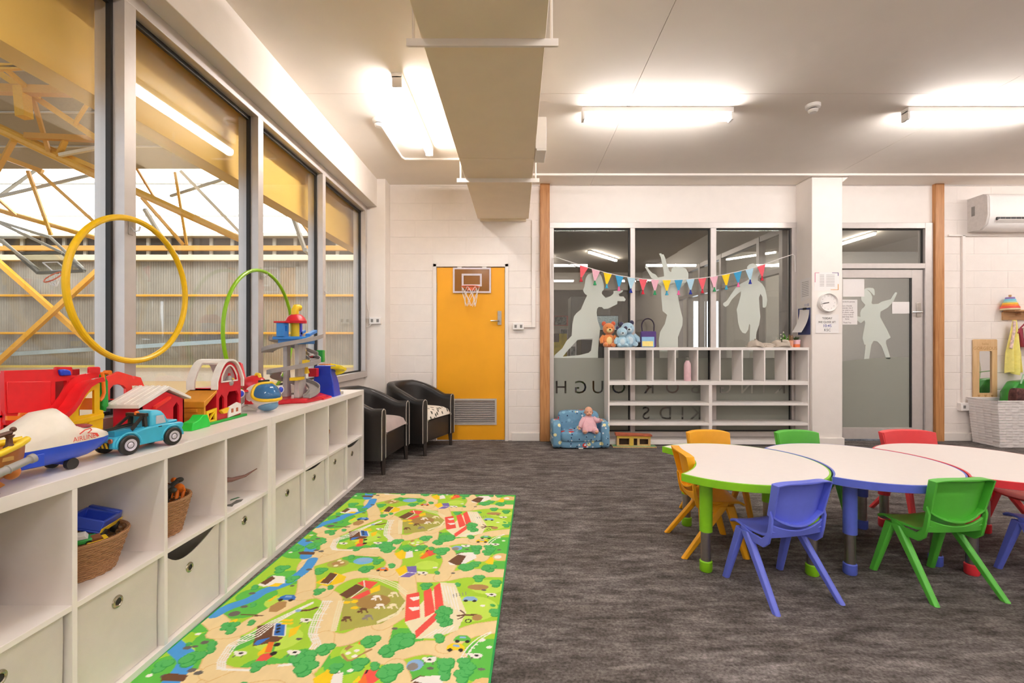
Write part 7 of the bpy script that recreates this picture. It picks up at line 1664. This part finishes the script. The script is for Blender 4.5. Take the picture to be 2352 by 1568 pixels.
MB().ball((-.04, 0, .15), (.085, .052, .055), 16, 10).build('engine_cowl', m_hred, hl, smooth=60); MB().tube([(-.06, 0, .13), (-.12, 0, .14), (-.16, 0, .15)], [.035, .022, .014], 10).build('tail_boom', m_hred, hl, smooth=60)
MB().prism([(-.18, .14), (-.11, .16), (-.15, .27), (-.178, .28)], 'y', -.008, .008).build('tail_fin', m_hred, hl, bevel=.004); MB().prism([(-.185, .14), (-.176, .14), (-.176, .21), (-.185, .20)], 'y', -.006, .006).build('fin_stripe', Y_, hl)
MB().tube([(-.03, .0, .198), (-.02, .0, .212), (.0, 0, .21), (.008, 0, .19)], .010, 8).build('grab_handle', Y_, hl, smooth=60)
for s_ in (-1, 1):
    MB().prism([(-.055, .118), (.015, .118), (.0, .128), (-.045, .128)], 'y', *sorted((s_ * .05, s_ * .125))).build('wing', m_hred, hl, bevel=.003)
    e = MB().cyl((-.055, s_ * .125, .112), (.022, s_ * .125, .112), .024, n=20).build('engine_pod', m_hwh, hl, bevel=.003); MB().ball((.022, s_ * .125, .112), (.008, .017, .017), 14, 8).build('pod_lens', m_tb, e, smooth=60)
    MB().prism([(-.02, .045), (.05, .05), (.03, .09), (-.01, .10)], 'y', *sorted((s_ * .066, s_ * .078))).build('side_panel', m_hred, hl, bevel=.003)
    MB().tube([(-.03, s_ * .06, .05), (-.06, s_ * .085, .015), (-.075, s_ * .09, .006)], .008, 8).build('landing_leg', m_hwh, hl)
MB().ball((.07, 0, .038), (.06, .055, .034), 20, 10).build('chin_canopy', M('pale blue clear plastic', '7fbbe6', .08, trans=.4, alpha=.85), hl, smooth=60); MB().box(.118, .128, -.03, .03, .062, .072).build('bumper', GY, hl, bevel=.002)
MB().cyl((.03, 0, .02), (.03, 0, .0), .03, .034, 16).build('nose_skid', m_hwh, hl)
# --- spiral parking tower
gx, gy = -1.50, 3.10
gr = thing('toy_garage_tower', 'tall toy garage tower with grey spiral ramps and red base', 'toy garage', (gx, gy, T))
m_gr = M('ramp grey', 'a39d9b', .4); m_gl = M('tower grey', 'c2bcb8', .4); m_gb = M('garage blue', '2a86d8', .35)
MB().prism([(-.13, -.17), (-.02, -.19), (.04, -.12), (.13, -.10), (.165, .13), (.12, .19), (.05, .16), (-.10, .14)], 'z', 0, .03).build('base', m_sr, gr, bevel=.008)
MB().prism([(.02, .03), (.17, .0), (.17, .012), (.02, .055)], 'y', .08, .22).build('exit_ramp', m_sr, gr, bevel=.003) 
for x, y, w in ((.05, -.035, .03), (.03, .06, .034), (-.06, .03, .03)): MB().ring_loft([[Vector((x - a, y - b, z)), Vector((x + a, y - b, z)), Vector((x + a, y + b, z)), Vector((x - a, y + b, z))] for a, b, z in ((.018, w, .03), (.013, w * .8, .2), (.015, w * .85, .40))]).build('tower_column', m_gl, gr, bevel=.003)
def ramp(r, z0_, z1_, a0, a1, wd, name='spiral_ramp', m=None, cx_=0, cy_=0, lip=.022):
    n = 30; rs = []
    for k in range(n + 1):
        t = k / n; a = a0 + (a1 - a0) * t; z = z0_ + (z1_ - z0_) * t; e = Vector((math.cos(a), math.sin(a), 0)); c = Vector((cx_, cy_, z))
        rs.append([c + e * (r - wd), c + e * r, c + e * r + Vector((0, 0, lip)), c + e * (r - .006) + Vector((0, 0, lip)), c + e * (r - .006) + Vector((0, 0, .005)), c + e * (r - wd + .006) + Vector((0, 0, .005)), c + e * (r - wd + .006) + Vector((0, 0, lip * .7)), c + e * (r - wd) + Vector((0, 0, lip * .7))])
    return MB().ring_loft(rs).build(name, m or m_gr, gr, smooth=40)
ramp(.165, .03, .13, -.5, 1.9, .07, lip=.03); ramp(.17, .19, .29, -2.3, 1.3, .07, lip=.028); ramp(.19, .33, .43, -2.6, 0.2, .07, lip=.026); ramp(.185, .30, .41, 1.0, 3.0, .07, lip=.03); ramp(.14, .10, .19, 1.9, 4.1, .06, lip=.028)
MB().prism([(-.07, -.07), (.085, -.075), (.10, .10), (-.06, .10)], 'z', .385, .43).build('deck', m_gb, gr, bevel=.004); MB().prism([(-.09, -.10), (.105, -.11), (.12, .13), (-.08, .13)], 'z', .415, .435).build('upper_deck', m_gb, gr, bevel=.004)
MB().prismh([[(-.115, .435), (-.045, .435), (-.045, .525), (-.115, .525)], [(-.092, .47), (-.068, .47), (-.068, .505), (-.092, .505)]], 'x', -.055, -.01).build('lift_house', m_gb, gr); MB().box(-.07, .005, -.125, -.035, .522, .534).build('lift_roof', m_sr, gr, bevel=.004)
MB().prism([(.02, .435), (.14, .465), (.14, .485), (.02, .455)], 'x', .07, .10).build('parking_ramp', m_gb, gr, bevel=.002); MB().prism([(.02, .435), (.14, .465), (.14, .485), (.02, .455)], 'x', .0, .02).build('parking_ramp', m_gb, gr, bevel=.002)
MB().cyl((.012, .0, .43), (.012, .0, .565), .026, n=18).build('mast', M('garage yellow', 'f0c818', .35), gr); MB().lathe([(.066, .525), (.068, .54), (.052, .568), (.03, .585), (.001, .586)], (.012, .01, 0), 28).build('dome_roof', m_sr, gr)
MB().box(-.01, .02, .06, .085, .435, .53).build('roof_post', m_tb, gr)
MB().tube([(.01, 0, .58), (.01, 0, .615), (.012, .01, .63), (.015, .045, .633)], .024, 12).build('periscope', M('garage yellow', 'f0c818', .35), gr, smooth=60)
MB().box(.085, .12, -.06, -.02, .245, .28).build('flag_sign', M('garage yellow', 'f0c818', .35), gr, bevel=.003); MB().cyl((.10, -.035, .25), (.105, -.03, .19), .008, .016, 10).build('petrol_pump', M('garage yellow', 'f0c818', .35), gr); MB().box(.04, .09, -.14, -.03, .15, .17).build('yellow_barrier', M('garage yellow', 'f0c818', .35), gr, bevel=.003)
MB().box(-.03, .03, .09, .13, .27, .35).build('yellow_crane', M('garage yellow', 'f0c818', .35), gr, bevel=.004)
small_car((-1.44, 3.24, T + .288), 1.7, (R_, WH), 'red and white toy car parked on the spiral ramp', .8)
# --- second play tower with yellow slide
g2 = thing('toy_slide_tower', 'blue toy tower with yellow curved slide at the shelf end', 'toy playset', (-1.44, 3.52, T))
MB().ring_loft([[Vector((x0_, y0_, z)), Vector((x1_, y0_, z)), Vector((x1_, y1_, z)), Vector((x0_, y1_, z))] for x0_, x1_, y0_, y1_, z in ((-.05, .11, -.16, -.03, 0), (-.05, .10, -.15, -.045, .10), (-.04, .08, -.14, -.05, .17), (-.04, .08, -.14, -.05, .225))]).build('blue_tower', m_tb, g2, bevel=.005)
MB().box(-.03, .06, -.06, -.02, 0, .22).build('white_pillar', m_gl, g2, bevel=.004); MB().box(-.06, -.02, .05, .075, 0, .21).build('red_post', m_sr, g2, bevel=.003); MB().box(-.06, .0, -.20, -.16, .15, .21).build('red_post', m_sr, g2, bevel=.003)
m_gy = M('slide yellow', 'f2dc1c', .35)
rs = []
for k in range(25):
    a = -1.9 + 3.9 * k / 24; z = .205 - .075 * (1 - k / 24) ; e = Vector((math.sin(a + 1.57) * .9, -math.cos(a + 1.57), 0)); c = Vector((.01, .02, z)); r_ = .115; wd = .055
    rs.append([c + e * (r_ - wd), c + e * r_, c + e * r_ + Vector((0, 0, .028)), c + e * (r_ - .006) + Vector((0, 0, .028)), c + e * (r_ - .006) + Vector((0, 0, .006)), c + e * (r_ - wd) + Vector((0, 0, .006))])
MB().ring_loft(rs).build('curved_slide', m_gy, g2, smooth=40)
MB().prism([(-.15, .225), (-.02, .205), (-.02, .19), (-.05, .18), (-.08, .195), (-.15, .205)], 'x', .08, .15).build('yellow_chute', m_gy, g2, bevel=.003); MB().box(-.06, .01, -.02, .03, .228, .234).build('orange_plate', m_tor, g2); MB().box(-.06, -.01, -.07, -.03, .25, .34).build('green_flag', m_tg, g2, bevel=.004)
MB().tube([(.05, .0, .03), (.06, .06, .022), (.02, .10, .018), (-.03, .10, .016)], .014, 8).build('exit_chute', m_gy, g2); MB().box(.06, .10, -.01, .05, 0, .022).build('grey_plate', GY, g2, bevel=.003)
